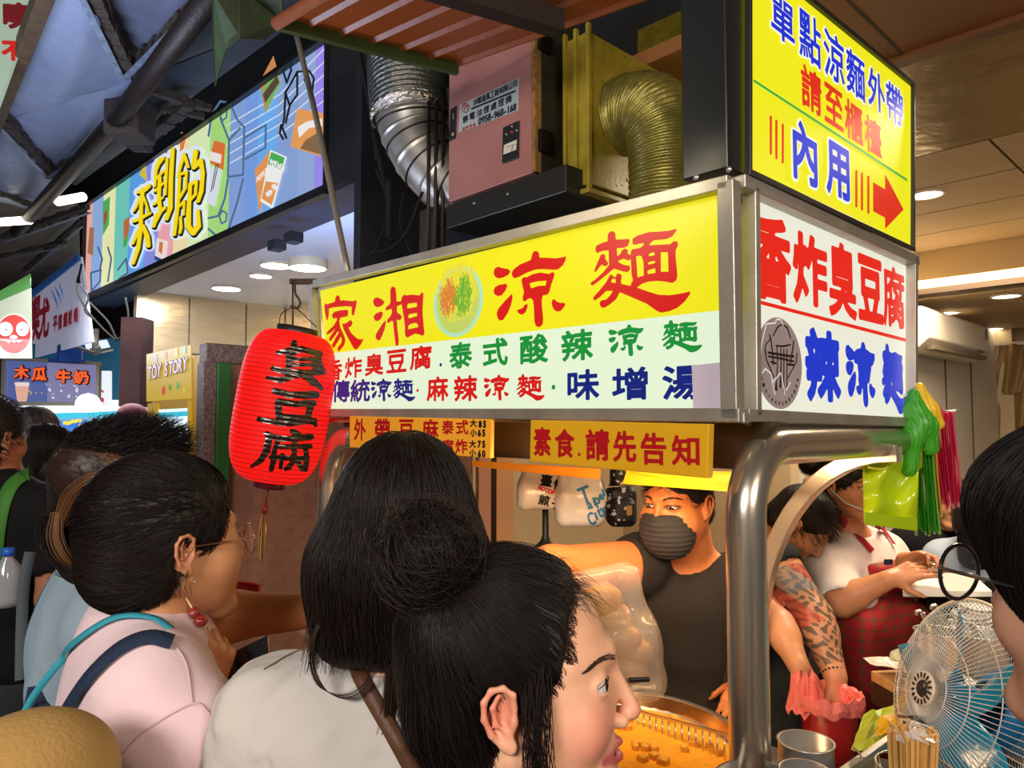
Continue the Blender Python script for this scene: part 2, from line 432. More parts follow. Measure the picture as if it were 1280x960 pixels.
def tubes(P, R, n=3):
    """P (N,S,3) polylines, R (N,S) or (S,) radii -> tube mesh"""
    N, S, _ = P.shape; R = np.broadcast_to(R, (N, S)); T = np.gradient(P, axis=1); T /= np.linalg.norm(T, axis=2, keepdims=True)+1e-9
    ref = np.array([.31, .52, .79]); X = np.cross(T, ref); X /= np.linalg.norm(X, axis=2, keepdims=True)+1e-9; Y = np.cross(T, X)
    V = np.stack([P+R[..., None]*(X*math.cos(2*math.pi*k/n)+Y*math.sin(2*math.pi*k/n)) for k in range(n)], 2)
    idx = np.arange(N*S*n).reshape(N, S, n); a = idx[:, :-1]; b = idx[:, 1:]
    Q = np.stack([a, np.roll(a, -1, 2), np.roll(b, -1, 2), b], -1).reshape(-1, 4); return V.reshape(-1, 3), Q
def seeds_on(sdf, n, box, keep=None, lift=0.0, rs=None):
    rs = rs or nrs; out = []; tot = 0; lo, hi = A3(box[0]), A3(box[1])
    for _ in range(40):
        P = lo+(hi-lo)*rs.rand(n*3, 3); f, g = sdf.grad(P); m = np.abs(f) < .03; P, f, g = P[m], f[m], g[m]
        P = P-g*(f-lift)[:, None]; f, g = sdf.grad(P); P = P-g*(f-lift)[:, None]; m = (np.abs(sdf.ev(P)-lift) < .003)
        if keep is not None: m &= keep(P)
        out.append(P[m]); tot += m.sum()
        if tot >= n: break
    return np.concatenate(out)[:n]
def flow(sdf, P0, dirf, S, step, lift=.001, jit=.15, rs=None):
    """walk along the surface of sdf following dirf(P) -> (N,S,3)"""
    rs = rs or nrs; P = P0.copy(); out = [P.copy()]; J = rs.randn(len(P), 3)*jit; L = lift+rs.rand(len(P))*.0025
    for i in range(S-1):
        f, g = sdf.grad(P); d = dirf(P)+J; d -= g*(d*g).sum(1, keepdims=True); d /= np.linalg.norm(d, axis=1, keepdims=True)+1e-6
        P = P+d*step; f = sdf.ev(P); P = P-g*np.clip(f-L, -.02, .02)[:, None]; out.append(P.copy())
    return np.stack(out, 1)
def toward(c): c = A3(c); return lambda P: (c-P)/(np.linalg.norm(c-P, axis=1, keepdims=True)+1e-6)
HAIRM = pm('hair', (.02, .014, .01), .48, attr=True, spec=.35)
HAIRC = pm('hair_mass', (.012, .009, .007), .55, bump=(60, .5), stretch=(1, 1, .25))
def strands_obj(P, r, col, parent, var=.4, name='hair_strand', taper=True, n=3, stuff=True, label=None):
    N, S, _ = P.shape; R = r*(np.linspace(1, .35, S) if taper else np.ones(S)); V, Q = tubes(P, R, n)
    c = np.array(rgb(col) if isinstance(col, str) else col)[None]*(1+var*(nrs.rand(N, 1)*2-1)); c = np.repeat(c, S*n, 0)
    return mesh_obj(name, V, Q, HAIRM, parent, True, c, kind='stuff' if stuff else None, label=label)

# ---------------------------------------------------------------- people
def frame(yaw, pitch=0, roll=0):
    """columns right, forward, up. yaw 0 = looking away along +Y, 90 = to +X, 180 = to the camera"""
    y = math.radians(yaw); p = math.radians(pitch); r = math.radians(roll)
    f = Vector((math.sin(y)*math.cos(p), math.cos(y)*math.cos(p), math.sin(p))); rt = f.cross(ZZ).normalized(); up = rt.cross(f)
    rt2 = rt*math.cos(r)+up*math.sin(r); up2 = up*math.cos(r)-rt*math.sin(r)
    return np.array([rt2, f, up2]).T
class Head:
    def __init__(s, c, yaw, pitch=0, roll=0, sc=1.0): s.c = A3(c); s.M = frame(yaw, pitch, roll); s.s = sc
    def w(s, x, y, z): return s.c+s.s*(s.M@A3((x, y, z)))
    def loc(s, P): return ((np.asarray(P)-s.c)@s.M)/s.s
    def add(s, S, mouth=0.0, mask=False, chin=1.0, ears=True, eyes=True, open_=1.0):
        w = s.w; M = s.M; k = s.s
        def el(c, r, kk=.012, op='u', R=None): S.el(w(*c), A3(r)*k, M if R is None else M@R, kk*k, op)
        def rc(a, b, r1, r2, kk=.01, op='u'): S.rc(w(*a), w(*b), r1*k, r2*k, kk*k, op)
        el((0, -.015, .035), (.073, .094, .080))
        el((0, .028, -.012), (.064, .062, .085), .02)
        for q in (1, -1):
            rc((q*.052, .002, -.045), (q*.020, .066, -.098), .017, .016, .025)
            el((q*.036, .058, -.034), (.022, .020, .022), .02)
            rc((q*.048, .050, .026), (q*.010, .082, .024), .008, .009, .012)
        rc((-.010, .074, -.100), (.010, .074, -.100), .0155*chin, .0155*chin, .02)
        el((0, .066, -.066), (.027, .022, .024), .012)
        for q in (1, -1): el((q*.031, .094, .004), (.018, .013, .0125), .010, 's')
        rc((0, .084, .014), (0, .1055, -.028), .0060, .0068, .009)
        el((0, .1015, -.032), (.0086, .0085, .0070), .006)
        for q in (1, -1):
            el((q*.0108, .092, -.036), (.0060, .0085, .0066), .005)
            el((q*.0055, .0985, -.0430), (.0022, .0036, .0022), .0015, 's')
        if eyes:
            for q in (1, -1):
                el((q*.031, .0705, .004), (.0155, .0150, .0140), .004)
                el((q*.0325, .0870, .0045), (.0185, .0175, .0052*open_), .002, 's')
        o = mouth
        for q in (1, -1):
            rc((q*.002, .0900, -.0580), (q*.020, .079, -.062), .0036, .0022, .004)
            rc((q*.002, .0880, -.0678-o), (q*.019, .078, -.063-o*.5), .0044, .0022, .004)
        rc((-.015, .089, -.0625-o*.5), (.015, .089, -.0625-o*.5), .0010+o*.45, .0010+o*.45, .002, 's')
        el((0, .090, -.0505), (.003, .004, .007), .003, 's')
        if ears:
            for q in (1, -1):
                R = np.array(Matrix.Rotation(math.radians(-20*q), 3, 'Z')@Matrix.Rotation(math.radians(-8), 3, 'X'))
                el((q*.077, -.008, -.006), (.0065, .0150, .0245), .006, R=R)
                el((q*.0845, -.006, -.002), (.0062, .0110, .0180), .002, 's', R)
                hx = [(.080, .004, .002), (.083, .004, .014), (.085, -.004, .0205), (.087, -.014, .019), (.0885, -.0205, .010), (.088, -.021, -.004), (.085, -.016, -.018), (.082, -.008, -.028)]
                for u, v in zip(hx[:-1], hx[1:]): rc((q*u[0], u[1], u[2]), (q*v[0], v[1], v[2]), .0027, .0027, .0025)
                ah = [(.083, -.009, .013), (.0845, -.014, .004), (.0835, -.012, -.010), (.081, -.005, -.016)]
                for u, v in zip(ah[:-1], ah[1:]): rc((q*u[0], u[1], u[2]), (q*v[0], v[1], v[2]), .0020, .0022, .003)
                el((q*.0815, .003, -.009), (.0032, .0035, .0048), .003); el((q*.079, -.002, -.030), (.0042, .0068, .0072), .006)
        return s
    def eyes(s, parent, look=(0, 0)):
        for q in (1, -1):
            c = Vector(s.w(q*.031, .0705, .004)); d = Vector(s.M@A3((look[0], 1, look[1]))).normalized()
            b = MB(); m = MB(); R = .0134*s.s
            prof = [(R*math.sin(t), -R*math.cos(t)) for t in [math.pi*i/14 for i in range(15)]]
            b.lathe(c, -d, prof, 20); e = b.obj('eye', pm('eye_white', (.62, .56, .52), .2, coat=.5), parent, True)
            m.lathe(c+d*R*.86, d, [(R*.56, -R*.05), (R*.46, R*.07), (R*.2, R*.15), (0.0001, R*.165)], 20); m.obj('iris', pm('iris', (.014, .007, .004), .08, coat=1), e, True)
    def brows(s, parent, col='1c1410', th=1.0, sides=(1, -1)):
        for q in sides:
            n = 130; t = nrs.rand(n); x = q*(.013+.036*t); z = .0235+.006*np.sin(t*2.2)-.006*t*t+(nrs.rand(n)-.5)*.0055*th*(1.1-t*.7)
            y = .0925-.55*np.abs(x)**1.6*12*.5; P0 = s.c+s.s*((np.stack([x, y, z], 1))@s.M.T)
            P0 = P0; d = s.s*((np.stack([q*(.006+0*t), -.002-.004*t, .0016-.003*t], 1))@s.M.T)
            P = np.stack([P0+d*u for u in (0, .5, 1)], 1); P = snap(P, s.surf, .0006)
            strands_obj(P, .00035*s.s, col, parent, name='eyebrow')
def snap(P, sdf, lift):
    sh = P.shape; p = P.reshape(-1, 3)
    for _ in range(3):
        f, g = sdf.grad(p); p = p-g*(np.clip(f-lift, -.01, .01))[:, None]
    return p.reshape(sh)
def hand(S, wr, d, back, side, curl=(.5, .7, .5), sc=1.0, thumb=(.8, .45, -.35), spread=.05, rw=.026, curls=None):
    """wr wrist, d finger direction, back = normal of the back of the hand, side=+1 thumb along +x(right of d seen with back towards you)"""
    wr = Vector(wr); d = Vector(d).normalized(); b = Vector(back); b = (b-d*b.dot(d)).normalized(); x = d.cross(b)*side
    def W(u, v, w_): return wr+(x*u+d*v+b*w_)*sc
    xs = [.026, .009, -.009, -.026]; ln = [(.038, .023, .018), (.042, .027, .019), (.039, .025, .018), (.030, .018, .016)]; by = [.084, .088, .083, .074]
    S.rc(W(0, -.01, 0), W(0, .02, 0), .023*sc, .022*sc, k=.015*sc)
    for i in range(4):
        S.rc(W(xs[i]*.55, .012, 0), W(xs[i], by[i], .002), .0150*sc, .0105*sc, k=.010*sc)
    S.rc(W(.018, .03, -.008), W(.022, .05, -.008), .017*sc, .012*sc, k=.012*sc)
    for i in range(4):
        cu = curls[i] if curls else curl; a = 0; p = W(xs[i], by[i], 0); sp = spread*(1.5-i)*1.0
        for j in range(3):
            a += cu[j]; dd = (d*math.cos(a)-b*math.sin(a)+x*sp*math.cos(a)).normalized(); q = p+dd*ln[i][j]*sc; r1 = (.0088-.0009*j-(i == 3)*.001)*sc
            S.rc(p, q, r1, r1*.9, k=.0035*sc); p = q
    p = W(.020, .022, -.006); t = Vector(thumb); dd = (x*t[0]+d*t[1]+b*t[2]).normalized(); p2 = p+dd*.034*sc
    S.rc(p, p2, .0135*sc, .0105*sc, k=.010*sc); t2 = (dd+d*.5-b*.25).normalized(); p3 = p2+t2*.030*sc; S.rc(p2, p3, .0100*sc, .0088*sc, k=.004*sc)
    t3 = (t2+d*.2-b*.2).normalized(); S.rc(p3, p3+t3*.022*sc, .0088*sc, .0072*sc, k=.004*sc)
def sines(amp, seeds=5, fr=(14, 40), anis=(1, 1, .35), seed=1):
    """gentle cloth folds for an implicit garment"""
    r = np.random.RandomState(seed); W = [(r.randn(3)*A3(anis), r.uniform(*fr), r.uniform(0, 6.28)) for _ in range(seeds)]
    def fn(P):
        o = 0
        for w, f, ph in W:
            w = w/np.linalg.norm(w); q = P@w; o = o+np.sin(q*f+ph+1.5*np.sin(P@np.roll(w, 1)*f*.6+ph))/len(W)**.5
        return -amp*(np.maximum(o, -0.2))
    return fn
SKIN = {}
def skin(name, col, rough=.45):
    return pm('skin_'+name, col, rough, attr=True, sss=.12, bump=(420, .05, .002), var=(55, (.90, .84, .80), 1.2))
def paint(V, base, spots):
    """vertex colours: spots = list of (centre, radius, colour, softness)"""
    c = np.repeat(A3(base)[None], len(V), 0)
    for sp in spots:
        ctr, rad, col = sp[:3]; so = sp[3] if len(sp) > 3 else .5
        d = np.linalg.norm(V-A3(ctr), axis=1)/rad if not callable(ctr) else ctr(V)
        t = np.clip((1-d)/so, 0, 1)[:, None]; t = t*t*(3-2*t); c = c*(1-t)+A3(col)*t
    return c
def arm(S, sh, el, wr, r=(.052, .042, .036, .026), k=.03):
    sh, el, wr = Vector(sh), Vector(el), Vector(wr); m = el.lerp(wr, .3)
    S.rc(sh, el, r[0], r[1], k=k); S.rc(el, m, r[1]*.98, r[2]*1.1, k=.03); S.rc(m, wr, r[2]*1.1, r[3], k=.02)
def torso(S, neck, hip, wsh, depth, yaw, wh=None, grow=0, belly=.0, k=.06, bust=0, arch=.0):
    """soft torso from hip to the base of the neck; returns shoulder joints (right, left of the person)"""
    M = frame(yaw); X = Vector(M[:, 0]); Yf = Vector(M[:, 1]); neck = Vector(neck); hip = Vector(hip); up = neck-hip; L = up.length; wh = wh or wsh*.8
    g = grow
    def P(t, x=0, y=0): return hip+up*t+X*x+Yf*y
    S.rc(P(.86, -(wsh/2-.055)), P(.86, (wsh/2-.055)), .050+g, .050+g, k=k)
    S.rc(P(.97, 0, -.005), P(.86, (wsh/2-.06)), .040+g, .046+g, k=k); S.rc(P(.97, 0, -.005), P(.86, -(wsh/2-.06)), .040+g, .046+g, k=k)
    S.el(P(.70), (wsh*.40+g, depth/2+g, L*.28+g), M, k=k)
    S.el(P(.40), (wh*.42+g, (depth+belly)/2*.92+g, L*.34+g), M, k=k)
    S.el(P(.06), (wh*.50+g, (depth+belly)/2+g, L*.22+g), M, k=k)
    if bust:
        for q in (1, -1): S.el(P(.62, q*.075, depth*.38), (.06+g, .05+g, .06+g), M, k=.04)
    return P(.855, wsh/2-.03), P(.855, -(wsh/2-.03))
def legs(parent, hip, yaw, col, wh=.3, h=.012, shoes=True, foot=0.0, mat=None):
    """trousers and shoes under a figure"""
    S = Sdf(); M = frame(yaw); X = Vector(M[:, 0]); Yf = Vector(M[:, 1]); hip = Vector(hip)
    S.el(hip-ZZ*.02, (wh*.52, .13, .13), M, k=.06)
    for q in (1, -1):
        a = hip+X*q*wh*.26-ZZ*.06; kn = Vector((hip.x, hip.y, hip.z*.52))+X*q*.10+Yf*.02; an = Vector((hip.x, hip.y, foot+.09))+X*q*.11-Yf*.01
        S.rc(a, kn, .095, .065, k=.05); S.rc(kn, an, .065, .05, k=.03)
    S.noise = sines(.004, seed=3); V, Q = S.mesh(h); m = mat or pm('trousers_'+str(col), col, .9, bump=(60, .3))
    mesh_obj('trousers', V, Q, m, parent, True)
    if shoes:
        for q in (1, -1):
            T = Sdf(); a = Vector((hip.x, hip.y, foot+.055))+X*q*.11; T.rc(a-Yf*.05, a+Yf*.13, .045, .036, k=.03); T.bx(a+Yf*.05-ZZ*.035, (.04, .13, .02), M, .01, k=.02)
            V, Q = T.mesh(.008); mesh_obj('shoe', V, Q, pm('dark_shoe', (.02, .02, .022), .6), parent, True)

# ================================================================ THE SETTING
def struct(o): o['kind'] = 'structure'; return o
def fplane(b): return Panel(AB(0, b), -E2)
def rplane(a): return Panel(AB(a, 0), -E1)
def abbox(mb, a0, a1, b0, b1, z0, z1): return mb.hexa([AB(a0, b0, z0), AB(a1, b0, z0), AB(a1, b1, z0), AB(a0, b1, z0), AB(a0, b0, z1), AB(a1, b0, z1), AB(a1, b1, z1), AB(a0, b1, z1)])
FLOORM = pm('lane_concrete', (.10, .095, .09), .6, var=(3, (.05, .045, .04), 1.5), bump=(30, .2))
m = MB(); m.box((-14, -4, -.1), (28, 0, 0), (0, 22, 0), (0, 0, .1)); struct(m.obj('floor', FLOORM))
CREAM = pm('cream_wall_panel', 'd8c09a', .42, var=(2, 'c7ab80', 1.0), bump=(60, .04))
WHITEW = pm('white_wall_panel', 'ded6c6', .4, var=(3, 'cfc3ae', 1.0))
SEAM = pm('dark_seam', (.05, .04, .03), .7)
# back wall (along the front direction) with panel seams, side wall of the dining room, curtain wall
m = MB(); abbox(m, 1.15, 7.4, 2.6, 2.7, 0, 3.02); wb = struct(m.obj('wall_back', CREAM))
for k, a in enumerate([1.9, 2.6, 3.3, 4.0, 4.7, 5.4, 6.1, 6.8]):
    q = MB(); abbox(q, a-.004, a+.004, 2.592, 2.601, 0, 3.0); q.obj('panel_joint', SEAM, wb)
m = MB(); abbox(m, 1.15, 1.25, 2.7, 7.0, 0, 2.7); ws = struct(m.obj('wall_left', WHITEW))
for b in (3.2, 3.9, 4.6, 5.3, 6.0):
    q = MB(); abbox(q, 1.142, 1.151, b-.004, b+.004, 0, 2.6); q.obj('panel_joint', SEAM, ws)
m = MB(); abbox(m, -6, 1.25, 7.0, 7.1, 0, 2.7); struct(m.obj('wall_far', CREAM))
# corner post beside the curtain
m = MB(); abbox(m, 1.02, 1.15, 6.85, 7.0, 0, 2.6); struct(m.obj('trim_1', pm('cream_trim', 'cdb489', .5)))
# ceilings
GLOSS = pm('glossy_ceiling_sheet', 'a08a5c', .16, .35, bump=(3.2, .5, .03), var=(3, '8a7444', 1))
TILEM = pm('ceiling_tile', 'c4ab84', .6, bump=(90, .06), var=(4, 'b59c74', 1))
m = MB(); abbox(m, -6, .9, .72, 1.32, 2.9, 2.95); ft = struct(m.obj('ceiling', pm('brown_soffit', '8f5f33', .55, var=(4, '7a4e28', 1))))
for a in (.1, -.9, -1.9):
    q = MB(); abbox(q, a-.003, a+.003, .72, 1.32, 2.896, 2.9); q.obj('panel_joint', SEAM, ft)
q = MB(); abbox(q, -6, .9, 1.27, 1.33, 2.882, 2.9); q.obj('edge_strip', pm('brown_trim', '6d4522', .5), ft)
m = MB(); abbox(m, -6, 2.2, 1.32, 7.1, 2.93, 3.0); cl = struct(m.obj('ceiling_slab', pm('slab', (.2, .17, .13), .8)))
for k in range(7):
    q = MB(); a1 = 1.5-k*1.0; abbox(q, a1-.994, a1, 1.335, 2.295, 2.9, 2.915); q.obj('ceiling_panel', GLOSS, cl, bevel=.002)
for i in range(8):
    for j in range(4):
        a1 = 2.1-i*1.0; b0 = 2.3+j*.5; q = MB(); abbox(q, a1-.99, a1, b0+.006, b0+.494, 2.9, 2.912); q.obj('ceiling_tile', TILEM, cl, bevel=.002)
BEAMM = pm('beam_paint', 'c9ab78', .4, var=(3, 'ad8c58', 1))
m = MB(); abbox(m, -6, 2.2, 4.30, 4.52, 2.62, 2.93); bm_ = struct(m.obj('beam', BEAMM))
q = MB(); abbox(q, -6, 2.2, 4.285, 4.32, 2.60, 2.64); q.obj('beam_edge', pm('dark_bronze', '3a2c1c', .35, .6), bm_)
q = MB(); abbox(q, -6, 2.2, 4.32, 4.50, 2.612, 2.621); q.obj('door_track', pm('track_metal', '6d6152', .35, .8), bm_)
m = MB(); abbox(m, -6, 1.2, 4.52, 7.0, 2.612, 2.7); c2 = struct(m.obj('ceiling_inner', pm('slab', (.2, .17, .13), .8)))
for i in range(8):
    for j in range(4):
        a1 = 1.15-i*.6; b0 = 4.53+j*.61; q = MB(); abbox(q, a1-.594, a1, b0+.004, b0+.604, 2.6, 2.611); q.obj('ceiling_tile', TILEM, c2, bevel=.002)
# recessed downlights
def downlight(px, py, z, r, label, col='fff1d8', e=7):
    c = atz(px, py, z); t = thing('downlight', label, 'ceiling light', c-ZZ*.004, 'recessed round ceiling lights of the dining room')
    m = MB(); m.lathe(c, -ZZ, [(r*1.18, 0), (r*1.16, .006), (r*1.0, .008), (r, .002)], 28); m.obj('rim', pm('white_rim', 'efe6d6', .4), t, True)
    m = MB(); m.lathe(c, -ZZ, [(r*1.0, .003), (r*.01, .003)], 28); m.obj('diffuser', pm('lamp_glow_'+col, col, .5, emit=e), t)
downlight(1158, 243, 2.9, .075, 'round downlight at the front, beside the yellow lit sign')
downlight(1258, 370, 2.6, .085, 'round downlight just behind the ceiling beam, above the curtain')
downlight(1183, 391, 2.6, .085, 'round downlight above the air conditioner')
downlight(1238, 411, 2.6, .10, 'farthest round downlight, close to the curtain wall')
# air conditioner on the side wall
pa = rplane(1.15)
A = hit(1148, 395, pa.P, pa.N); B_ = hit(1196, 412, pa.P, pa.N); b0 = (A-CORN).dot(E2); b1 = (B_-CORN).dot(E2); z1 = A.z
t = thing('air_conditioner', 'white wall-mounted split air conditioner under the ceiling beam', 'air conditioner', AB(1.0, (b0+b1)/2, z1-.30))
m = MB(); prof = [(1.15, z1-.30), (1.02, z1-.30), (.93, z1-.22), (.92, z1-.04), (.97, z1), (1.15, z1)]
m.add([AB(a, b0-.5, z) for a, z in prof]+[AB(a, b1, z) for a, z in prof], [tuple(range(6))[::-1], tuple(range(6, 12))]+[(i, (i+1) % 6, 6+(i+1) % 6, 6+i) for i in range(6)])
m.obj('body', pm('ac_white', 'e4d8c2', .35), t, bevel=.012)
m = MB(); abbox(m, .93, .975, b0-.4, b1-.06, z1-.292, z1-.262); m.obj('air_outlet', pm('ac_slot', '6b5f4c', .5), t)
for k in range(5):
    q = MB(); abbox(q, .925, .94, b1-.30+k*.045, b1-.27+k*.045, z1-.235, z1-.228); q.obj('indicator_mark', pm('ac_mark', '5c5548', .5), t)
q = MB(); abbox(q, .912, .921, b1-.14, b1-.08, z1-.13, z1-.05); q.obj('badge', pm('ac_badge', '8d8576', .4), t)
# curtain with pleats
def curtain(name, label, x0, x1, y0, y1, bpl, ruffle, col, group=None):
    P = fplane(bpl); u0, v0 = P.uv(x0, y0); u1, v1 = P.uv(x1, y1); nx, nz = 120, 24; V = []
    for j in range(nz+1):
        for i in range(nx+1):
            u = u0+(u1-u0)*i/nx; t = j/nz; ph = (u-u0)*26
            o = .035*math.sin(ph+.8*math.sin(t*3+i*.07))+.014*math.sin(ph*2.3+t*5)
            V.append(P.w(u, v0+(v1-v0)*t-(.015*math.sin(ph*1.0) if j == nz else 0), .08+o))
    Fs = [(j*(nx+1)+i, (j+1)*(nx+1)+i, (j+1)*(nx+1)+i+1, j*(nx+1)+i+1) for j in range(nz) for i in range(nx)]
    o = mesh_obj(name, V, Fs, pm('curtain_cloth', col, .45, var=(14, '8a6a3a', 1.2), bump=(80, .2), stretch=(1, 1, .3)), None, True); return tag(o, label, 'curtain', group)
curtain('curtain', 'gold brown gathered curtain valance hanging at the far wall', 1219, 1300, 434, 490, 6.9, 1, 'a98a58')
curtain('curtain', 'lower dark gold curtain panel hanging below the valance', 1235, 1300, 488, 560, 6.95, 1, '8d6f3e')
P = fplane(6.82); m = MB(); a_, b_ = P.q([(1216, 431), (1300, 428)]); m.bar(a_, b_, .03); tag(m.obj('curtain_rod', pm('rod_white', 'd9c9ac', .4)), 'pale curtain rod above the gold valance', 'curtain rod')
t = None
# orange bag hanging by the curtain
P = fplane(6.7); c = Vector(P.q([(1224, 536)])[0]); S = Sdf(); S.rc(c+ZZ*.06, c-ZZ*.02, .03, .07, k=.05); S.rc(c+ZZ*.32, c+ZZ*.05, .02, .03, k=.03); S.rc(c-ZZ*.03+E1*.05, c-ZZ*.03-E1*.06, .055, .05, k=.04); S.noise = sines(.012, fr=(40, 90))
V, Q = S.mesh(.012); tag(mesh_obj('hanging_bag', V, Q, pm('orange_bag', 'ef6f28', .35, trans=.2), None, True), 'small orange plastic bag hanging beside the far curtain', 'bag')

# stone side wall at the left of the stall, with green strip
STONE = pm('brown_granite', '8f6a5a', .33, var=(26, '744f40', 1.6), bump=(120, .15), coat=.2)
STONE2 = pm('speckled_stone', '7c6a66', .45, var=(90, '3a2a28', 2.2), bump=(150, .2))
m = MB(); abbox(m, 2.30, 2.46, 1.31, 2.6, 0, 2.03); struct(m.obj('wall_side_inner', CREAM))
m = MB(); abbox(m, 2.30, 2.35, -.02, 1.3, 0, 2.0); sw = struct(m.obj('wall_side', STONE))
q = MB(); abbox(q, 2.285, 2.36, -.12, 1.3, 1.95, 2.03); q.obj('stone_cap', STONE2, sw, bevel=.004)
q = MB(); abbox(q, 2.28, 2.35, -.13, -.075, 0, 1.95); q.obj('stone_edge', STONE2, sw, bevel=.004)
q = MB(); abbox(q, 2.27, 2.35, -.075, -.02, 0, 1.95); q.obj('green_strip', pm('green_paint', '1f5a26', .5), sw, bevel=.003)
for k in range(7):   # shallow tool marks in the stone
    b0 = rnd.uniform(0.0, .9); z0 = rnd.uniform(.7, 1.4); q = MB(); l = rnd.uniform(.04, .12); an = rnd.uniform(-.8, .8)
    pts = [AB(2.298, b0, z0), AB(2.298, b0+l*math.cos(an), z0+l*math.sin(an)), AB(2.298, b0+l*math.cos(an)+.012, z0+l*math.sin(an)+.02), AB(2.298, b0+.01, z0+.03)]
    q.slab(pts, E1*.004); q.obj('chip', pm('chipped_stone', '9c7866', .5), sw)
# dark partition above it
m = MB(); abbox(m, 2.3, 2.36, .60, 2.6, 2.03, 3.5); struct(m.obj('wall_partition', pm('black_wall', (.012, .012, .014), .7, bump=(20, .3))))

# the next stall on the left: steel side wall, pale ceiling, round lamps, soffit of its sign
m = MB(); abbox(m, 2.46, 7.4, .75, 2.6, 3.02, 3.1); nc = struct(m.obj('ceiling_neighbour', pm('pale_blue_ceiling', 'b9c8e8', .25, var=(1.5, 'd7def0', .8), bump=(5, .15))))
STW = pm('warm_steel_wall', 'd0b48c', .25, .75, bump=(2.2, .25, .03), var=(1.4, 'e0cba4', .8), stretch=(1, 1, 3))
m = MB(); abbox(m, 7.0, 7.1, .95, 2.6, 0, 3.02); nw = struct(m.obj('wall_neighbour', STW))
for b in (1.45, 2.05):
    q = MB(); abbox(q, 6.992, 7.0, b-.005, b+.005, 0, 3.0); q.obj('panel_joint', SEAM, nw)
q = MB(); q.box(AB(6.985, 1.45, 2.42), E1*.01, E2*.6, ZZ*.010); q.obj('panel_joint', SEAM, nw)
q = MB(); q.lathe(AB(6.98, 1.88, 2.15), E1, [(.001, .0), (.06, 0), (.065, .02)], 20); q.obj('vent_hole', pm('hole', (.05, .05, .03), .6), nw)
m = MB(); abbox(m, 3.5, 6.98, 2.5, 2.6, 0, 3.02); nb = struct(m.obj('wall_neighbour_back', STW))
for a in (4.2, 4.9, 5.6, 6.3):
    q = MB(); abbox(q, a-.005, a+.005, 2.492, 2.5, 0, 3.0); q.obj('panel_joint', SEAM, nb)
for (px, py, r, dr, lb) in [(385, 325, .155, .07, 'deep round ceiling lamp glowing warm in the next stall'), (283, 359, .14, .02, 'flat round ceiling lamp deep in the next stall, nearest its steel wall'), (326, 343, .10, .02, 'small round ceiling lamp of the next stall between two bigger ones'), (345, 330, .13, .02, 'flat round ceiling lamp half behind the deep one in the next stall')]:
    c = atz(px, py, 3.02); t = thing('ceiling_lamp', lb, 'ceiling light', c-ZZ*.06, 'round lamps of the next stall')
    m = MB(); m.lathe(c, -ZZ, [(r, 0), (r*1.02, dr*.8), (r*.93, dr)], 28); m.obj('housing', pm('lamp_body', 'e0cba8', .4), t, True)
    m = MB(); m.lathe(c, -ZZ, [(r*.93, dr), (r*.6, dr+.004), (.001, dr+.006)], 28); m.obj('diffuser', pm('lamp_glow_fff1d8', 'fff1d8', .5, emit=7), t)

# ================================================================ AWNINGS, upper left
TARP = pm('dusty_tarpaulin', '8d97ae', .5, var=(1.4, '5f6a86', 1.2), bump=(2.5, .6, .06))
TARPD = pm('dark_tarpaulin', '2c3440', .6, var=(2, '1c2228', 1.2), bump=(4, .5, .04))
def tarp(name, pts, z, mat, label, sag=.05, parent=None):
    """a sagging sheet through four pixel corners at heights z"""
    c = [atz(x, y, zz) for (x, y), zz in zip(pts, z)]; n = 26; V = []
    for j in range(n+1):
        for i in range(n+1):
            s, t_ = i/n, j/n; p = c[0].lerp(c[1], s).lerp(c[3].lerp(c[2], s), t_)
            p = p-ZZ*(sag*math.sin(math.pi*s)*math.sin(math.pi*t_)+.008*math.sin(9*s+5*t_)*math.sin(math.pi*s)); V.append(p)
    Fs = [(j*(n+1)+i, j*(n+1)+i+1, (j+1)*(n+1)+i+1, (j+1)*(n+1)+i) for j in range(n) for i in range(n)]
    return mesh_obj(name, V, Fs, mat, parent, True)
aw = thing('awning', 'grey blue tarpaulin awning on dusty angle iron ribs over the lane', 'awning', (-1.6, 2.4, 3.2))
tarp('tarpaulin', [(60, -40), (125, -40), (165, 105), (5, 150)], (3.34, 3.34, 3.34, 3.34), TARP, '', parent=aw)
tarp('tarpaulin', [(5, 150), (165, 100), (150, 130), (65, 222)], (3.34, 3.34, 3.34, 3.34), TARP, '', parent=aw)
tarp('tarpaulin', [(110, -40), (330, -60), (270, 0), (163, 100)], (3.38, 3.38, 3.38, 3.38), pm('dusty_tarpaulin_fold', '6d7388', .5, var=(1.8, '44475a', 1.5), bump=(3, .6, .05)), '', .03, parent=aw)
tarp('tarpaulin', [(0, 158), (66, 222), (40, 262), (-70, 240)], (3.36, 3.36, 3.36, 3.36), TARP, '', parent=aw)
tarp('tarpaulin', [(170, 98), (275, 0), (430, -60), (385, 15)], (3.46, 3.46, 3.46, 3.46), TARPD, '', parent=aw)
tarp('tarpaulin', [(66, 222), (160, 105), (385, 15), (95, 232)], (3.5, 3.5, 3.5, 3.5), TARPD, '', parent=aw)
LICHEN = pm('soot_caked_iron', (.012, .010, .008), .9, var=(60, (.07, .05, .04), 1.6), bump=(90, 1, .01))
GALV = pm('pale_galvanised_lip', '93a0bb', .45, .3, var=(40, '4a4f5c', 1.6), bump=(60, .3))
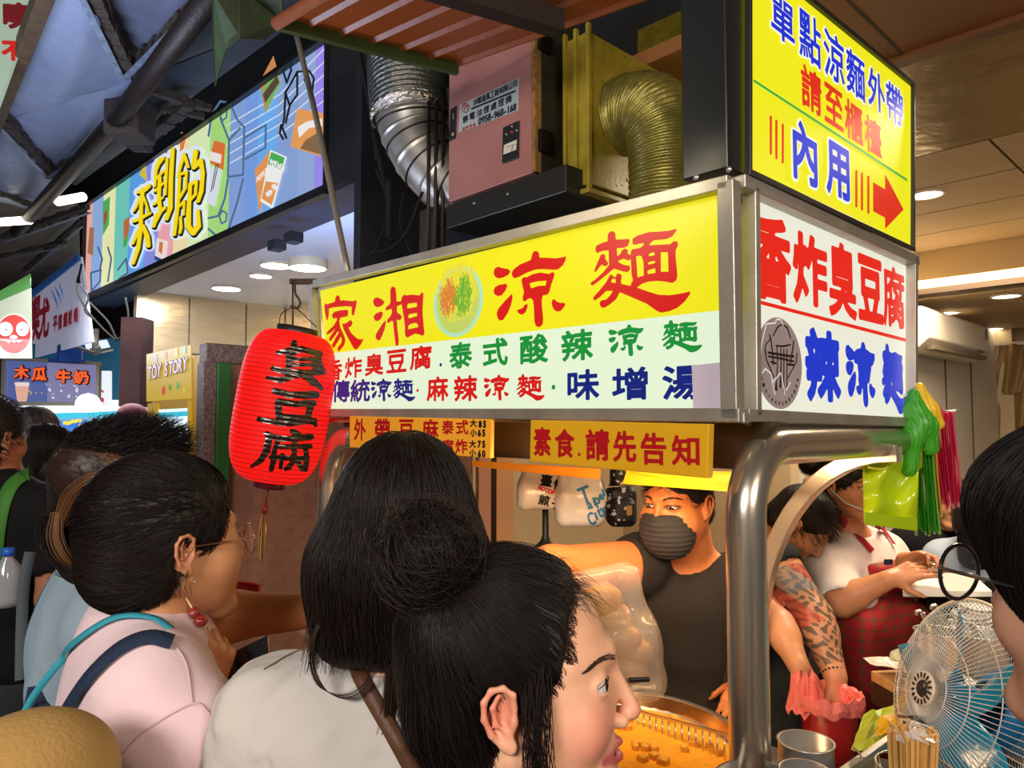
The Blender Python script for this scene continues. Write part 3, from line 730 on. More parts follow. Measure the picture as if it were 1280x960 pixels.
def rib(a, b, z=3.28, w=.035, lip=1, side=1):
    A = atz(*a, z); B = atz(*b, z); d = (B-A).normalized(); x = d.cross(ZZ)*side
    m = MB(); n = max(6, int((B-A).length/.04))
    for i in range(n):   # crusted soot makes an uneven outline
        p = A.lerp(B, i/n); q = A.lerp(B, (i+1)/n+.01); j = rnd.uniform(.7, 1.35); m.bar(p+ZZ*.02, q+ZZ*.02, w*1.5*j, w*1.2*j)
    m.obj('iron_rib', LICHEN, aw)
    if lip:
        m = MB(); m.bar(A-x*w*.9-ZZ*.016, B-x*w*.9-ZZ*.016, w*.75, .006); m.obj('rib_lip', GALV, aw)
rib((108, -20), (163, 96), side=1); rib((165, 97), (285, -20), side=-1); rib((4, 152), (66, 220)); rib((66, 222), (150, 168), side=-1)
rib((-30, 232), (45, 262), lip=0, w=.03); rib((0, 300), (108, 262), z=3.3, w=.03); rib((-10, 325), (80, 305), z=3.25, w=.02, lip=1); rib((30, 340), (100, 280), z=3.3, w=.02)
rib((190, 118), (262, 140), z=3.38, lip=0, w=.03); rib((200, 140), (255, 150), z=3.36, w=.02, lip=0); rib((175, 185), (235, 135), z=3.36, lip=0); rib((140, 165), (185, 190), z=3.34, lip=0, w=.05)
m = MB(); m.bar(atz(-20, 190, 3.25), atz(64, -30, 3.25), .055, .08); m.obj('front_beam', pm('rusty_brown_beam', '54402a', .6, var=(20, '2a1c12', 1.4), bump=(40, .3)), aw, bevel=.004)
m = MB(); m.tube([atz(20, 290, 3.22), atz(150, 145, 3.22), atz(290, -40, 3.22)], .045, 14); m.obj('support_pipe', pm('dark_pipe', '241d1c', .5, .4, bump=(50, .3)), aw, True)
m = MB(); c = atz(163, 150, 3.25); m.box(c-Vector((.09, .09, .1)), (.18, 0, 0), (0, .18, 0), (0, 0, .2)); m.obj('iron_bracket', LICHEN, aw, bevel=.01)
# strip roof far behind, with old tubes
m = MB(); m.slab([atz(-60, 395, 3.4), atz(100, 335, 3.4), atz(98, 262, 3.4), atz(-60, 236, 3.4)], ZZ*.04); tag(m.obj('corrugated_canopy', pm('dim_canopy', '3b342c', .6, var=(3, '8a7d6a', .7))), 'dim grimy canopy farther down the lane', 'canopy')
for (a, b, lb, g) in [((-5, 278), (38, 275), 'short lit tube light at the far left under the awning', 5), ((72, 252), (104, 246), 'dim tube light under the awning ribs', 2.2)]:
    m = MB(); m.tube([atz(*a, 3.2), atz(*b, 3.2)], .03, 10); tag(m.obj('tube_light', pm('tube_glow_%g' % g, 'fff4d8', .5, emit=g), None, True), lb, 'lamp')
# green tarp rag
V = [atz(*p, z) for p, z in [((264, -10), 3.0), ((268, 108), 2.9), ((282, 62), 2.88), ((300, 48), 2.9), ((330, 50), 2.95), ((354, 28), 3.0), ((352, -10), 3.0), ((300, -15), 3.04)]]
m = MB(); m.add([v for v in V]+[v+Vector((0, .01, .004)) for v in V], [tuple(range(8)), tuple(range(15, 7, -1))]+[(i, (i+1) % 8, 8+(i+1) % 8, 8+i) for i in range(8)])
rag = m.obj('torn_tarp', pm('green_tarp', '2f4a24', .7, var=(7, '2a241c', 1.8), bump=(14, .6))); tag(rag, 'torn green tarp corner hanging above the lane, frayed edge', 'tarp')
# orange corrugated roof above the ducts
ro = thing('corrugated_roof', 'orange brown corrugated sheet roof with a green edge above the duct box', 'roof', AB(1.6, .3, 3.0))
RM = pm('rusty_orange_sheet', '8a4218', .42, var=(2.5, '6a3410', 1.5), bump=(30, .15)); R0 = [(345, 26), (570, 84), (760, -10), (520, -60)]
zr = 2.86; a0 = atz(345, 26, zr); a1 = atz(572, 84, zr); a2 = atz(980, -60, zr); a3 = atz(600, -130, zr); V = []; nu, nv = 90, 4
for j in range(nv+1):
    for i in range(nu+1):
        s = i/nu; t_ = j/nv; p = a0.lerp(a1, s).lerp(a3.lerp(a2, s), t_); w_ = (s*6) % 1; V.append(p+ZZ*(.010 if .1 < w_ < .82 else 0 if w_ < .04 or w_ > .9 else .005))
m = MB(); m.add(V, [(j*(nu+1)+i, j*(nu+1)+i+1, (j+1)*(nu+1)+i+1, (j+1)*(nu+1)+i) for j in range(nv) for i in range(nu)]); m.obj('roof_sheet', RM, ro)
m = MB(); m.bar(a0, a1, .02, .05); m.obj('roof_edge', pm('green_edge', '2e3d14', .5), ro)
m = MB(); m.tube([a0+ZZ*-.01, a0.lerp(a3, .9)], .018, 10); m.obj('roof_rail', pm('rail_orange', '8e4a2a', .4), ro, True)
m = MB(); m.bar(atz(470, -40, 2.8), atz(700, 30, 2.8), .05, .06); m.obj('roof_joist', pm('dark_timber', '1c0f08', .7), ro)
# dark structure behind the ducts
m = MB(); abbox(m, .75, 2.3, 1.0, 1.1, 1.75, 3.4); struct(m.obj('wall_duct_back', SOOT))

# ================================================================ TRACED LETTERING
def tr(pts, ox, oy, k): return [(ox+x/k, oy+y/k) for x, y in pts]
K1, K2, K3 = (395, 350, 8.533), (605, 310, 8.727), (730, 275, 7.68)
JIA = [[(95,245),(115,262),(160,248),(205,232),(210,190),(228,163),(250,172),(262,220),(300,217),(370,225),(405,228),(420,213),(437,232),(425,300),(408,370),(395,380),(382,360),(385,285),(330,278),(250,285),(180,292),(140,305),(138,380),(125,430),(112,420),(100,360),(92,290)],
 [(172,370),(200,340),(260,325),(330,318),(347,335),(340,385),(300,395),(265,398),(250,440),(262,510),(300,590),(315,640),(305,690),(245,765),(232,740),(235,715),(262,690),(278,660),(275,620),(265,605),(240,650),(195,722),(178,718),(172,695),(210,620),(245,560),(235,545),(200,600),(155,655),(140,640),(150,610),(190,550),(215,505),(170,555),(125,582),(112,570),(135,540),(190,490),(225,430),(225,405),(180,408)],
 [(280,465),(300,470),(335,455),(355,435),(380,432),(392,455),(380,490),(345,510),(380,570),(440,625),(475,635),(510,630),(480,690),(440,735),(420,742),(400,720),(340,610),(300,530)]]
XIANG = [[(612,225),(625,195),(655,187),(700,205),(733,235),(715,265),(680,285),(645,287),(620,265)],[(615,390),(640,360),(690,338),(712,345),(712,380),(690,420),(660,438),(630,430)],[(743,430),(748,450),(735,520),(705,600),(685,638),(665,645),(640,620),(640,585),(670,530),(710,470)],
 [(795,110),(805,80),(825,70),(848,85),(855,130),(862,232),(905,228),(925,240),(905,265),(865,278),(865,345),(900,370),(920,390),(905,425),(880,428),(862,415),(870,520),(885,640),(880,695),(865,705),(852,690),(835,560),(825,440),(805,435),(780,458),(762,450),(762,425),(790,395),(812,355),(812,310),(785,310),(760,327),(745,315),(750,290),(790,260),(797,235)],
 [(910,225),(920,180),(942,158),(965,165),(1030,157),(1085,165),(1110,165),(1125,135),(1147,140),(1145,200),(1138,330),(1148,470),(1158,560),(1150,590),(1130,592),(1100,578),(1060,570),(1020,590),(980,614),(958,600),(950,570),(952,500),(940,400),(925,310)]]
XIANG_C = [[(975,270),(985,252),(1075,240),(1082,265),(1078,288),(985,305),(973,298)],[(985,385),(1000,362),(1080,350),(1082,385),(1000,410),(985,400)],[(985,490),(1010,468),(1070,455),(1092,480),(1093,505),(985,527)]]
LIANG = [[(108,265),(120,225),(155,205),(190,218),(265,232),(288,255),(270,290),(210,322),(155,330),(118,305)],[(108,465),(122,430),(165,405),(245,392),(256,415),(235,465),(195,515),(150,524),(115,500)],[(305,503),(314,530),(300,610),(265,700),(215,780),(180,792),(155,770),(142,720),(155,670),(220,590)],
 [(305,275),(325,235),(390,185),(460,155),(515,130),(530,65),(548,38),(575,33),(600,55),(607,108),(680,108),(790,115),(850,105),(895,93),(893,130),(860,190),(810,232),(760,237),(640,228),(560,235),(470,268),(390,310),(340,330),(315,315)],
 [(412,350),(430,322),(470,320),(540,285),(620,270),(710,285),(740,268),(768,268),(770,300),(735,400),(715,480),(690,510),(645,515),(632,560),(635,650),(648,780),(640,835),(605,864),(570,850),(553,800),(548,650),(538,570),(510,545),(475,558),(450,583),(428,572),(425,540),(440,480),(425,420)],
 [(360,680),(385,672),(425,655),(450,620),(475,612),(478,640),(455,700),(420,727),(385,715)],[(742,600),(750,565),(772,563),(800,590),(840,602),(870,598),(890,612),(870,650),(835,688),(800,692),(765,670),(748,635)]]
LIANG_C = [[(497,385),(580,362),(685,355),(675,412),(600,415),(515,442)]]
MIAN = [[(112,280),(120,250),(170,225),(230,205),(232,140),(250,115),(275,108),(300,125),(307,190),(380,188),(430,183),(440,200),(420,250),(385,265),(315,270),(320,350),(350,330),(370,290),(395,277),(422,290),(420,325),(450,340),(455,370),(430,388),(380,370),(325,395),(345,415),(390,435),(440,440),(442,480),(415,500),(370,490),(290,465),(230,515),(150,580),(90,625),(68,622),(70,600),(110,575),(190,500),(245,430),(242,370),(240,290),(180,295),(125,317)],
 [(165,335),(195,328),(207,350),(205,375),(235,415),(222,440),(195,440),(175,425),(150,450),(115,498),(100,490),(120,440)],
 [(250,535),(265,525),(290,550),(310,548),(318,520),(340,515),(365,535),(355,590),(360,615),(450,635),(460,600),(475,580),(460,520),(455,400),(450,330),(460,285),(490,280),(540,270),(570,250),(580,220),(540,225),(480,238),(468,220),(470,180),(520,150),(630,118),(720,115),(820,105),(888,85),(885,105),(850,155),(800,180),(670,195),(640,220),(625,245),(740,240),(830,235),(860,208),(890,205),(905,230),(895,262),(880,290),(880,350),(890,450),(897,540),(885,580),(850,603),(780,590),(700,583),(620,590),(560,610),(505,650),(620,690),(720,720),(820,725),(920,710),(1020,688),(1020,710),(970,780),(900,840),(820,875),(740,888),(700,870),(600,800),(450,735),(345,692),(310,760),(250,810),(195,843),(165,835),(152,800),(165,775),(215,765),(250,730),(285,678),(215,680),(160,735),(110,770),(93,765),(95,740),(150,680),(215,600)]]
MIAN_C = [[(265,575),(280,560),(308,565),(308,608),(260,600)],[(500,350),(530,340),(555,345),(575,400),(578,535),(515,555),(508,450)],[(615,340),(640,315),(680,308),(683,340),(640,350)],[(613,410),(640,398),(685,388),(685,415),(620,432)],[(608,495),(620,480),(685,460),(692,508),(615,523)],[(738,308),(810,308),(815,500),(738,500)]]

# ================================================================ THE LIT SIGN BOX OF THE STALL
PF, PR = fplane(0), rplane(0)
sb = thing('lit_sign_box', 'long backlit yellow and white menu sign box framed in stainless steel over the counter', 'sign', AB(.8, .1, 1.7))
fc = [(397, 363), (905, 238), (908, 511), (409, 511)]; fu = [PF.uv(*p) for p in fc]
YL = lit('f2e81c', 1.0, 'backlit_yellow'); WG = lit('e6f5d6', 1.0, 'backlit_pale_green'); RED = lit('e0201c', .9, 'backlit_red'); GRN = lit('1f9a3e', .85, 'backlit_green'); BLU = lit('1a2a86', .8, 'backlit_blue')
# yellow band / pale band meet along a line
mid = [PF.uv(404, 442), PF.uv(907, 386)]
m = MB(); m.slab([PF.w(*fu[0], -.01), PF.w(*fu[1], -.01), PF.w(*mid[1], -.01), PF.w(*mid[0], -.01)], -PF.N*.004); m.obj('yellow_face', YL, sb)
m = MB(); m.slab([PF.w(*mid[0], -.01), PF.w(*mid[1], -.01), PF.w(*fu[2], -.01), PF.w(*fu[3], -.01)], -PF.N*.004); m.obj('pale_face', WG, sb)
PFi = Panel(PF.P-PF.N*.010, PF.N)
def traced(P, name, polys, cuts, K, mat, parent, off=0, o=.0008, label=None, step=None):
    sh = [P.poly(tr(p, *K)) for p in polys]+[P.cut(tr(p, *K)) for p in cuts]; return P.shapes_obj(name, sh, mat, parent, off, o, step, label)
traced(PFi, 'lettering', JIA, [], K1, RED, sb, .0004); traced(PFi, 'lettering', XIANG, XIANG_C, K1, RED, sb, .0004)
traced(PFi, 'lettering', LIANG, LIANG_C, K2, RED, sb, .0004); traced(PFi, 'lettering', MIAN, MIAN_C, K3, RED, sb, .0004)
def custom(ch, polys, cuts, K):
    sh = [('poly', poly_segs([PFi.uv(*p) for p in tr(q, *K)])) for q in polys]+[('cut', poly_segs([PFi.uv(*p) for p in tr(q, *K)])) for q in cuts]
    al = np.concatenate([s[1].reshape(-1, 2) for s in sh]); lo, hi = al.min(0), al.max(0); CUSTOM[ch] = [(k, (s-(lo+hi)/2)/(hi-lo)) for k, s in sh]
custom('涼', LIANG, LIANG_C, K2); custom('麵', MIAN, MIAN_C, K3)
T = lambda s, p0, p1, w, h, mat, bold=.035, P=PFi, par=sb: P.text('lettering', s, p0, p1, w, h, mat, par, bold)
T('香炸臭豆腐', (418, 463), (526, 447), 19, 24, RED); T('泰式酸辣涼麵', (576, 444), (852, 420), 27, 31, GRN)
T('傳統涼麵', (426, 489), (505, 487), 22, 26, BLU); T('麻辣涼麵', (547, 486), (663, 484), 26, 29, RED); T('味增湯', (729, 481), (853, 478), 38, 36, BLU)
for x, y, c, r in ((551, 456, BLU, 2.2), (522, 488, RED, 2), (692, 484, GRN, 3)): PFi.shapes_obj('dot', [PFi.stroke([(x, y, r), (x+.3, y, r)])], c, sb, 0)
# noodle plate picture (flat print)
u, v = PFi.uv(572, 377); ku, kv = PFi.scale(572, 377); m = MB()
def ellipse(P, u, v, a, b, o, n=48): return [P.w(u+a*math.cos(2*math.pi*i/n), v+b*math.sin(2*math.pi*i/n), o) for i in range(n)]
m.add(ellipse(PFi, u, v, 31*ku, 44*kv, .0008), [tuple(range(48))]); pl = m.obj('plate_print', lit('b8ecc6', .9), sb)
m = MB(); m.add(ellipse(PFi, u, v, 27*ku, 39*kv, .0012), [tuple(range(48))]); m.obj('plate_print', lit('cfe06a', .85), sb)
def squiggles(P, u, v, a, b, n, mat, w, o, sx=0, seed=1, name='noodle_print'):
    r = random.Random(seed); m = MB()
    for i in range(n):
        an = r.uniform(0, 6.28); q = r.random()**.5*.86; x = u+sx+a*q*math.cos(an); y = v+b*q*math.sin(an); th = r.uniform(.7, 2.4); pts = []
        for k in range(7):
            pts.append((x, y)); th += r.uniform(-.5, .5); x += math.cos(th)*a*.09; y += math.sin(th)*a*.14
        for (x0, y0), (x1, y1) in zip(pts[:-1], pts[1:]):
            d = Vector((x1-x0, y1-y0)); l = d.length or 1; nx, ny = -d.y/l*w, d.x/l*w; zo = o+i*2e-6
            m.quad(P.w(x0-nx, y0-ny, zo), P.w(x1-nx, y1-ny, zo), P.w(x1+nx, y1+ny, zo), P.w(x0+nx, y0+ny, zo))
    return m.obj(name, mat, sb, kind='stuff')
squiggles(PFi, u, v+.003, 23*ku, 34*kv, 240, lit('e8dc3a', 1), .0016, .0016)
squiggles(PFi, u, v, 12*ku, 24*kv, 130, lit('e2873a', .9), .0014, .0026, -11*ku, 2); squiggles(PFi, u, v, 11*ku, 26*kv, 110, lit('6fb83a', .9), .0013, .0034, 8*ku, 3)
# steel frame of the box
def fr(P, a, b, w, d=.03, o=-.012, name='frame_bar', mat=STEEL2, par=None):
    """flat steel strip between two pixels a,b whose width lies in the panel"""
    A = Vector(P.w(*P.uv(*a), o)); B = Vector(P.w(*P.uv(*b), o)); m = MB(); m.bar(A+P.N*d/2, B+P.N*d/2, w, d, up=P.N); return m.obj(name, mat, par or sb, bevel=.002)
fr(PF, (390, 357), (915, 229), .026); fr(PF, (400, 516), (930, 519), .026); fr(PF, (392, 355), (404, 518), .020); fr(PF, (912, 228), (917, 524), .034)
# body behind the faces
m = MB(); abbox(m, 0.03, 1.56, .02, .92, 1.705, 1.72); m.obj('bottom_plate', STEEL2, sb)
m = MB(); abbox(m, 0.03, 1.56, .02, .92, 2.125, 2.14); m.obj('top_plate', STEEL2, sb)
# side face: pale panel with red and blue lettering
PRi = Panel(PR.P+PR.N*-.008, PR.N); sc_ = [(944, 250), (1134, 333), (1133, 523), (946, 514)]
m = MB(); m.slab(PRi.q(sc_), -PR.N*.004); m.obj('side_face', lit('efefdc', 1.0, 'backlit_ivory'), sb)
RB = lit('f0281c', .95, 'backlit_red_b'); BB = lit('1638d0', .95, 'backlit_blue_b')
TR_ = lambda s, p0, p1, w, h, mat, bold=.05: PRi.text('lettering', s, p0, p1, w, h, mat, sb, bold)
TR_('香', (965, 323), (965, 323), 44, 98, RB, .045); TR_('炸', (1013, 338), (1013, 338), 40, 82, RB, .045); TR_('臭', (1053, 351), (1053, 351), 32, 88, RB, .035); TR_('豆', (1088, 362), (1088, 362), 28, 74, RB, .05); TR_('腐', (1117, 372), (1117, 372), 26, 72, RB, .03)
TR_('辣', (1029, 457), (1029, 457), 40, 82, BB, .055); TR_('涼', (1076, 468), (1076, 468), 34, 76, BB, .042); TR_('麵', (1117, 474), (1117, 474), 27, 80, BB, .04)
PRi.shapes_obj('red_line', [PRi.stroke([(943, 377, .8), (950, 378, 2.4), (1131, 425, 2.2)])], RB, sb)
# round grey sticker with chopsticks and bowl emblem, edges torn
gu, gv = PRi.uv(974, 454); gk = PRi.scale(974, 454)
m = MB(); m.add(ellipse(PRi, gu, gv, 29*gk[0], 57*gk[1], .0008), [tuple(range(48))]); m.obj('round_sticker', pm('grey_sticker', '9a8c8c', .4, emit=.25), sb)
DK = pm('sticker_ink', '33261e', .5)
S5 = lambda pts: ('stroke', [(940+x/6.4, 390+y/6.4, r/6.4) for x, y, r in pts])
PRi.px_obj('emblem', [S5(p) for p in [[(135,180,5),(150,240,5),(160,330,5),(165,420,5)],[(330,230,5),(320,300,5),(300,420,5)],[(165,190,4),(200,120,6),(235,100,6),(275,120,6),(305,210,4)],[(130,325,10),(240,345,10),(325,355,10)],[(130,355,8),(240,375,8),(325,395,8)],[(100,300,4),(105,260,4),(140,220,4)],[(355,330,4),(350,400,4),(280,530,4)],[(100,300,5),(110,380,5),(170,520,5)],[(195,280,4),(200,420,4),(190,560,4),(188,620,11)],[(225,290,4),(228,420,4),(222,600,8)],[(190,270,7),(250,275,8),(300,262,6)],[(250,300,4),(250,640,4)],[(275,300,4),(275,600,4)],[(150,400,8),(185,410,8)],[(285,420,9),(330,425,9)]]], DK, sb, 0, .0014, .45)
for i, ch in enumerate('財團法人台北市士林夜市自治會'):
    an = math.radians(205+i*10.2); cu, cv = gu+24.5*gk[0]*math.cos(an), gv+50*gk[1]*math.sin(an); seg, (lo, hi) = glyph(ch); c_, s_ = math.cos(an+math.pi/2), math.sin(an+math.pi/2)
    q = (seg-(lo+hi)/2)/(hi-lo)*np.array([.0075, .009]); q = np.stack([q[..., 0]*c_-q[..., 1]*s_, q[..., 0]*s_+q[..., 1]*c_], -1)+np.array([cu, cv]); PRi.shapes_obj('lettering', [('poly', q)], DK, sb, .0002, .0014, .0006)
PRi.shapes_obj('torn_edge', [PRi.stroke([(x, y, .7) for x, y in q]) for q in [[(957, 405), (968, 404), (970, 399), (975, 400), (978, 407)], [(957, 405), (951, 430), (950, 450), (943, 460)], [(952, 466), (956, 461), (963, 467), (965, 480), (968, 493)], [(965, 478), (975, 466), (978, 480), (980, 493)], [(982, 488), (987, 478)]]], lit('fdf6ee', .9), sb, 0, .0018, .0006)
# frame of the side face
for a, b, w in [((921, 228), (1141, 327), .026), ((926, 519), (1139, 528), .024), ((1138, 322), (1137, 530), .020), ((937, 236), (939, 520), .018)]: fr(PR, a, b, w)
# corner post
m = MB(); abbox(m, -.004, .022, -.004, .022, 1.705, 2.11); m.obj('corner_post', STEEL, sb, bevel=.002)
# printed square label: the code itself is left blank
tag_q = [(866, 457), (912, 452), (913, 511), (868, 511)]; m = MB(); m.slab(PFi.q(tag_q, .003), PF.N*.001); o = m.obj('paper_label', pm('grey_paper', 'b3a6b2', .5, emit=.35)); tag(o, 'small blank grey paper label taped on the lower corner of the lit menu face', 'label')
# ================================================================ band, fascia, hanging boards
fa = thing('canopy_fascia', 'dull stainless steel fascia band running under the lit sign box', 'fascia', AB(.8, .1, 1.55))
def strip(P, pts, th, name, mat, par, o=0, bev=.002, label=None): m = MB(); m.slab(P.q(pts, o), -P.N*th); return m.obj(name, mat, par, bevel=bev, label=label)
PF2 = fplane(.085); PR2 = rplane(.012)
strip(PF2, [(430, 521), (975, 527), (925, 587), (430, 562)], .01, 'front_band', pm('dull_steel', (.20, .18, .15), .38, 1, bump=(8, .2), var=(5, (.10, .08, .05), 1.2)), fa)
strip(PR2, [(926, 527), (1141, 533), (1140, 556), (981, 549)], .01, 'side_band', STEEL2, fa)
strip(PF, [(402, 513), (932, 516), (932, 529), (403, 521)], .02, 'lower_lip', STEEL, fa, o=.004)
for x in (1032, 1072): 
    c = Vector(PR2.w(*PR2.uv(x, 551), .006)); m = MB(); m.lathe(c, PR2.N, [(.001, .008), (.005, .007), (.008, 0)], 12); m.obj('bolt', STEEL, fa, True)
# vegetarian notice board
P3 = fplane(-.045); vb = thing('notice_board', 'yellow notice board with five red words hanging under the sign box', 'sign', P3.w(*P3.uv(774, 598)))
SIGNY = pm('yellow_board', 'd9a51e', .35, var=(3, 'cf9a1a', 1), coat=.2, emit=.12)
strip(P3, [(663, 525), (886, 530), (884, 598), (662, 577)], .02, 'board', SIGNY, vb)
REDP = pm('red_ink', 'b3141c', .4)
for s, x, y, w, h in [('素', 678, 552, 20, 34), ('食', 706, 554, 23, 34), ('請', 747, 556, 28, 37), ('先', 781, 558, 27, 37), ('告', 817, 561, 30, 38), ('知', 857, 563, 33, 36)]: P3.text('lettering', s, (x, y), (x, y), w, h, REDP, vb, .032)
P3.shapes_obj('dot', [P3.stroke([(724, 568, 2), (724.4, 568, 2)])], REDP, vb)
# price board
P4 = fplane(-.02); pb = thing('price_board', 'orange yellow price board with red and black writing, partly hidden by the long haired woman', 'sign', P4.w(*P4.uv(526, 570)))
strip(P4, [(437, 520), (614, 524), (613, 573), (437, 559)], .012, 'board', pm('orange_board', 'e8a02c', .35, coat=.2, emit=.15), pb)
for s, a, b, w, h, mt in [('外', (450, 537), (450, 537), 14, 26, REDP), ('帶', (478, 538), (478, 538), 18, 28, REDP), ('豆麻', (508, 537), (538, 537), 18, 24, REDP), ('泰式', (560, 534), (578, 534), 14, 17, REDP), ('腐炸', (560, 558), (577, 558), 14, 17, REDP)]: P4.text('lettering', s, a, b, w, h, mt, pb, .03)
BK = pm('black_ink', (.015, .012, .01), .4)
for s, x, y in [('大', 592, 529), ('小', 592, 541), ('大', 591, 555), ('小', 591, 566)]: P4.text('lettering', s, (x, y), (x, y), 8, 9, BK, pb, .05)
for s, x, y in [('85', 603, 530), ('65', 602, 541), ('75', 602, 555), ('60', 602, 567)]:
    for k, ch in enumerate(s): P4.text('lettering', ch, (x-2.5+k*5.4, y), (x-2.5+k*5.4, y), 5, 8, BK, pb, .10)
# orange strips at the back edge of the canopy
P5 = fplane(.45); st = thing('back_valance', 'glowing orange and yellow board strips along the rear edge of the stall canopy', 'board', P5.w(*P5.uv(760, 600)))
strip(P5, [(590, 576), (746, 586), (745, 599), (590, 583)], .02, 'orange_strip', pm('orange_strip', 'f08a1e', .4, emit=.25), st)  # emission on both strips stands in for the light on the boards
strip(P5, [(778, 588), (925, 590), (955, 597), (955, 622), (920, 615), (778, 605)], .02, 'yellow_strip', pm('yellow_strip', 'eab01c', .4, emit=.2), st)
# ================================================================ yellow takeaway sign on top
PT = rplane(-.01); ts = thing('takeaway_sign', 'tall backlit yellow sign box with blue and red writing and a red arrow', 'sign', PT.w(*PT.uv(1035, 290)))
tc_ = [(940, -60), (1139, 108), (1138, 310), (939, 216)]; strip(PT, tc_, .01, 'lit_face', lit('f4ee1e', 1.0, 'backlit_lemon'), ts, bev=0)
PTi = Panel(PT.P+PT.N*.0005, PT.N); WH = lit('fbfbe8', 1.0, 'backlit_white'); BT = lit('1c36d8', .95, 'backlit_royal'); RT = lit('e8301a', .95, 'backlit_scarlet'); GT = lit('28b050', .9, 'backlit_leaf')
for ch, x, y, w, h in [('單', 978, 26, 28, 50), ('點', 1012, 48, 26, 58), ('涼', 1042, 72, 24, 56), ('麵', 1069, 94, 22, 52), ('外', 1095, 114, 20, 46), ('帶', 1118, 132, 20, 46)]:
    g = [(k, s) for k, s in PTi.glyphs(ch, (x, y), (x, y), w, h)] if ch not in '涼麵' else [('poly', (glyph(ch)[0]-(glyph(ch)[1][0]+glyph(ch)[1][1])/2)/(glyph(ch)[1][1]-glyph(ch)[1][0])*np.array([w*PTi.scale(x, y)[0], h*PTi.scale(x, y)[1]])+np.array(PTi.uv(x, y)))]
    k = PTi.scale(x, y)[1]; PTi.shapes_obj('lettering_halo', g, WH, ts, 3.2*k, .0006, .0016); PTi.shapes_obj('lettering', g, BT, ts, 1.1*k, .0014, .0011)
for ch, x, y, w, h in [('請', 1014, 113, 24, 50), ('至', 1042, 134, 22, 46), ('櫃', 1067, 153, 21, 46), ('檯', 1091, 171, 20, 42)]: PTi.text('lettering', ch, (x, y), (x, y), w, h, RT, ts, .028)
for ch, x, y, w, h in [('內', 1006, 192, 28, 70), ('用', 1047, 214, 27, 62)]:
    g = PTi.glyphs(ch, (x, y), (x, y), w, h); k = PTi.scale(x, y)[1]; PTi.shapes_obj('lettering_halo', g, WH, ts, 5.5*k, .0006, .0016); PTi.shapes_obj('lettering', g, BT, ts, 2.4*k, .0014, .0011)
PTi.shapes_obj('green_line', [PTi.stroke([(942, 101, 1.6), (1133, 225, 1.6)])], GT, ts)
for _b in [[('stroke', [(x, y0, 1.4), (x, y1, 1.4)])] for x, y0, y1 in [(963, 146, 192), (970, 151, 198), (978, 156, 203), (1070, 214, 258), (1077, 217, 262), (1085, 221, 266)]]: PTi.px_obj('red_bar', _b, RT, ts)
PTi.shapes_obj('arrow', [PTi.poly([(1091, 228), (1106, 237), (1106, 218), (1129, 262), (1106, 286), (1106, 272), (1091, 264)])], RT, ts, .0005)
DKM = pm('black_sign_edge', (.02, .018, .015), .4)
for a, b, w in [((936, -60), (1140, 107), .012), ((932, 216), (1140, 313), .014), ((1139, 106), (1139, 313), .008), ((934, -60), (934, 216), .008)]: fr(PT, a, b, w, .014, -.004, 'edge_trim', DKM, ts)
z0, z1 = PT.q([(934, 216)])[0].z, PT.q([(934, -60)])[0].z
m = MB(); abbox(m, .0, .10, -.008, .70, z0, z1); m.obj('black_side', pm('black_sheet', (.014, .015, .016), .28, bump=(5, .15)), ts, bevel=.003)
for x, y in ((870, 222), (911, 212)): 
    c = Vector(fplane(-.008).q([(x, y)])[0]); m = MB(); m.lathe(c, -E2, [(.001, .005), (.004, .004), (.006, 0)], 12); m.obj('rivet', STEEL, ts, True)

# ================================================================ DUCTS AND MACHINERY ABOVE THE SIGN
PB = fplane(.34); q4 = [(562, 72), (670, 10), (665, 220), (556, 252)]; c4 = PB.q(q4)
aL = (c4[0]-CORN).dot(E1); aR = (c4[1]-CORN).dot(E1); zT = c4[1].z; zB = c4[2].z; zT = (c4[0].z+c4[1].z)/2; zB = (c4[2].z+c4[3].z)/2
un = thing('exhaust_cleaner', 'dusty pink metal exhaust air cleaner box with a sticker and a small meter', 'machine', AB((aL+aR)/2, .5, zB))
m = MB(); abbox(m, aR, aL, .36, .82, zB, zT); m.obj('cabinet', pm('dark_green_grey', '2a2a18', .5, var=(8, '1a1810', 1.4), bump=(60, .2)), un, bevel=.004)
m = MB(); abbox(m, aR, aL, .338, .36, zB, zT); m.obj('front_door', pm('dusty_pink_paint', '9c6c68', .45, var=(3.5, '80504a', 1.2), bump=(70, .08)), un, bevel=.003)
m = MB(); abbox(m, aR-.002, aR+.014, .334, .36, zB, zT); m.obj('worn_edge', pm('rusty_edge', '96703a', .6, var=(60, '4a2c14', 1.6)), un)
for z in (zT-.10, zB+.10):
    m = MB(); abbox(m, aR-.016, aR, .345, .40, z-.035, z+.035); m.obj('hinge', pm('hinge_dark', '1a1610', .4, .6), un, bevel=.003)
for i in range(12):
    for j in range(3):
        m = MB(); abbox(m, aR-.003, aR, .46+j*.09, .52+j*.09, zT-.08-i*.022, zT-.072-i*.022); m.obj('louvre_slot', SOOT, un)
UB = Panel(PB.P-PB.N*-.003, PB.N)
st_q = [(575, 131), (649, 97), (648, 138), (573, 166)]
strip(UB, st_q, .002, 'sticker', pm('pale_blue_sticker', '7fa3a8', .35, var=(5, 'a49a92', .8)), un, o=.001)
NK = pm('sticker_ink2', (.02, .02, .03), .4); UBo = Panel(UB.P+UB.N*.001, UB.N)
UBo.text('lettering', '洪曜通風工程有限公司', (594, 128), (644, 105), 5, 8, NK, un, .03)
UBo.text('lettering', '靜電油煙處理機', (582, 149), (636, 124), 6.5, 8.5, NK, un, .03)
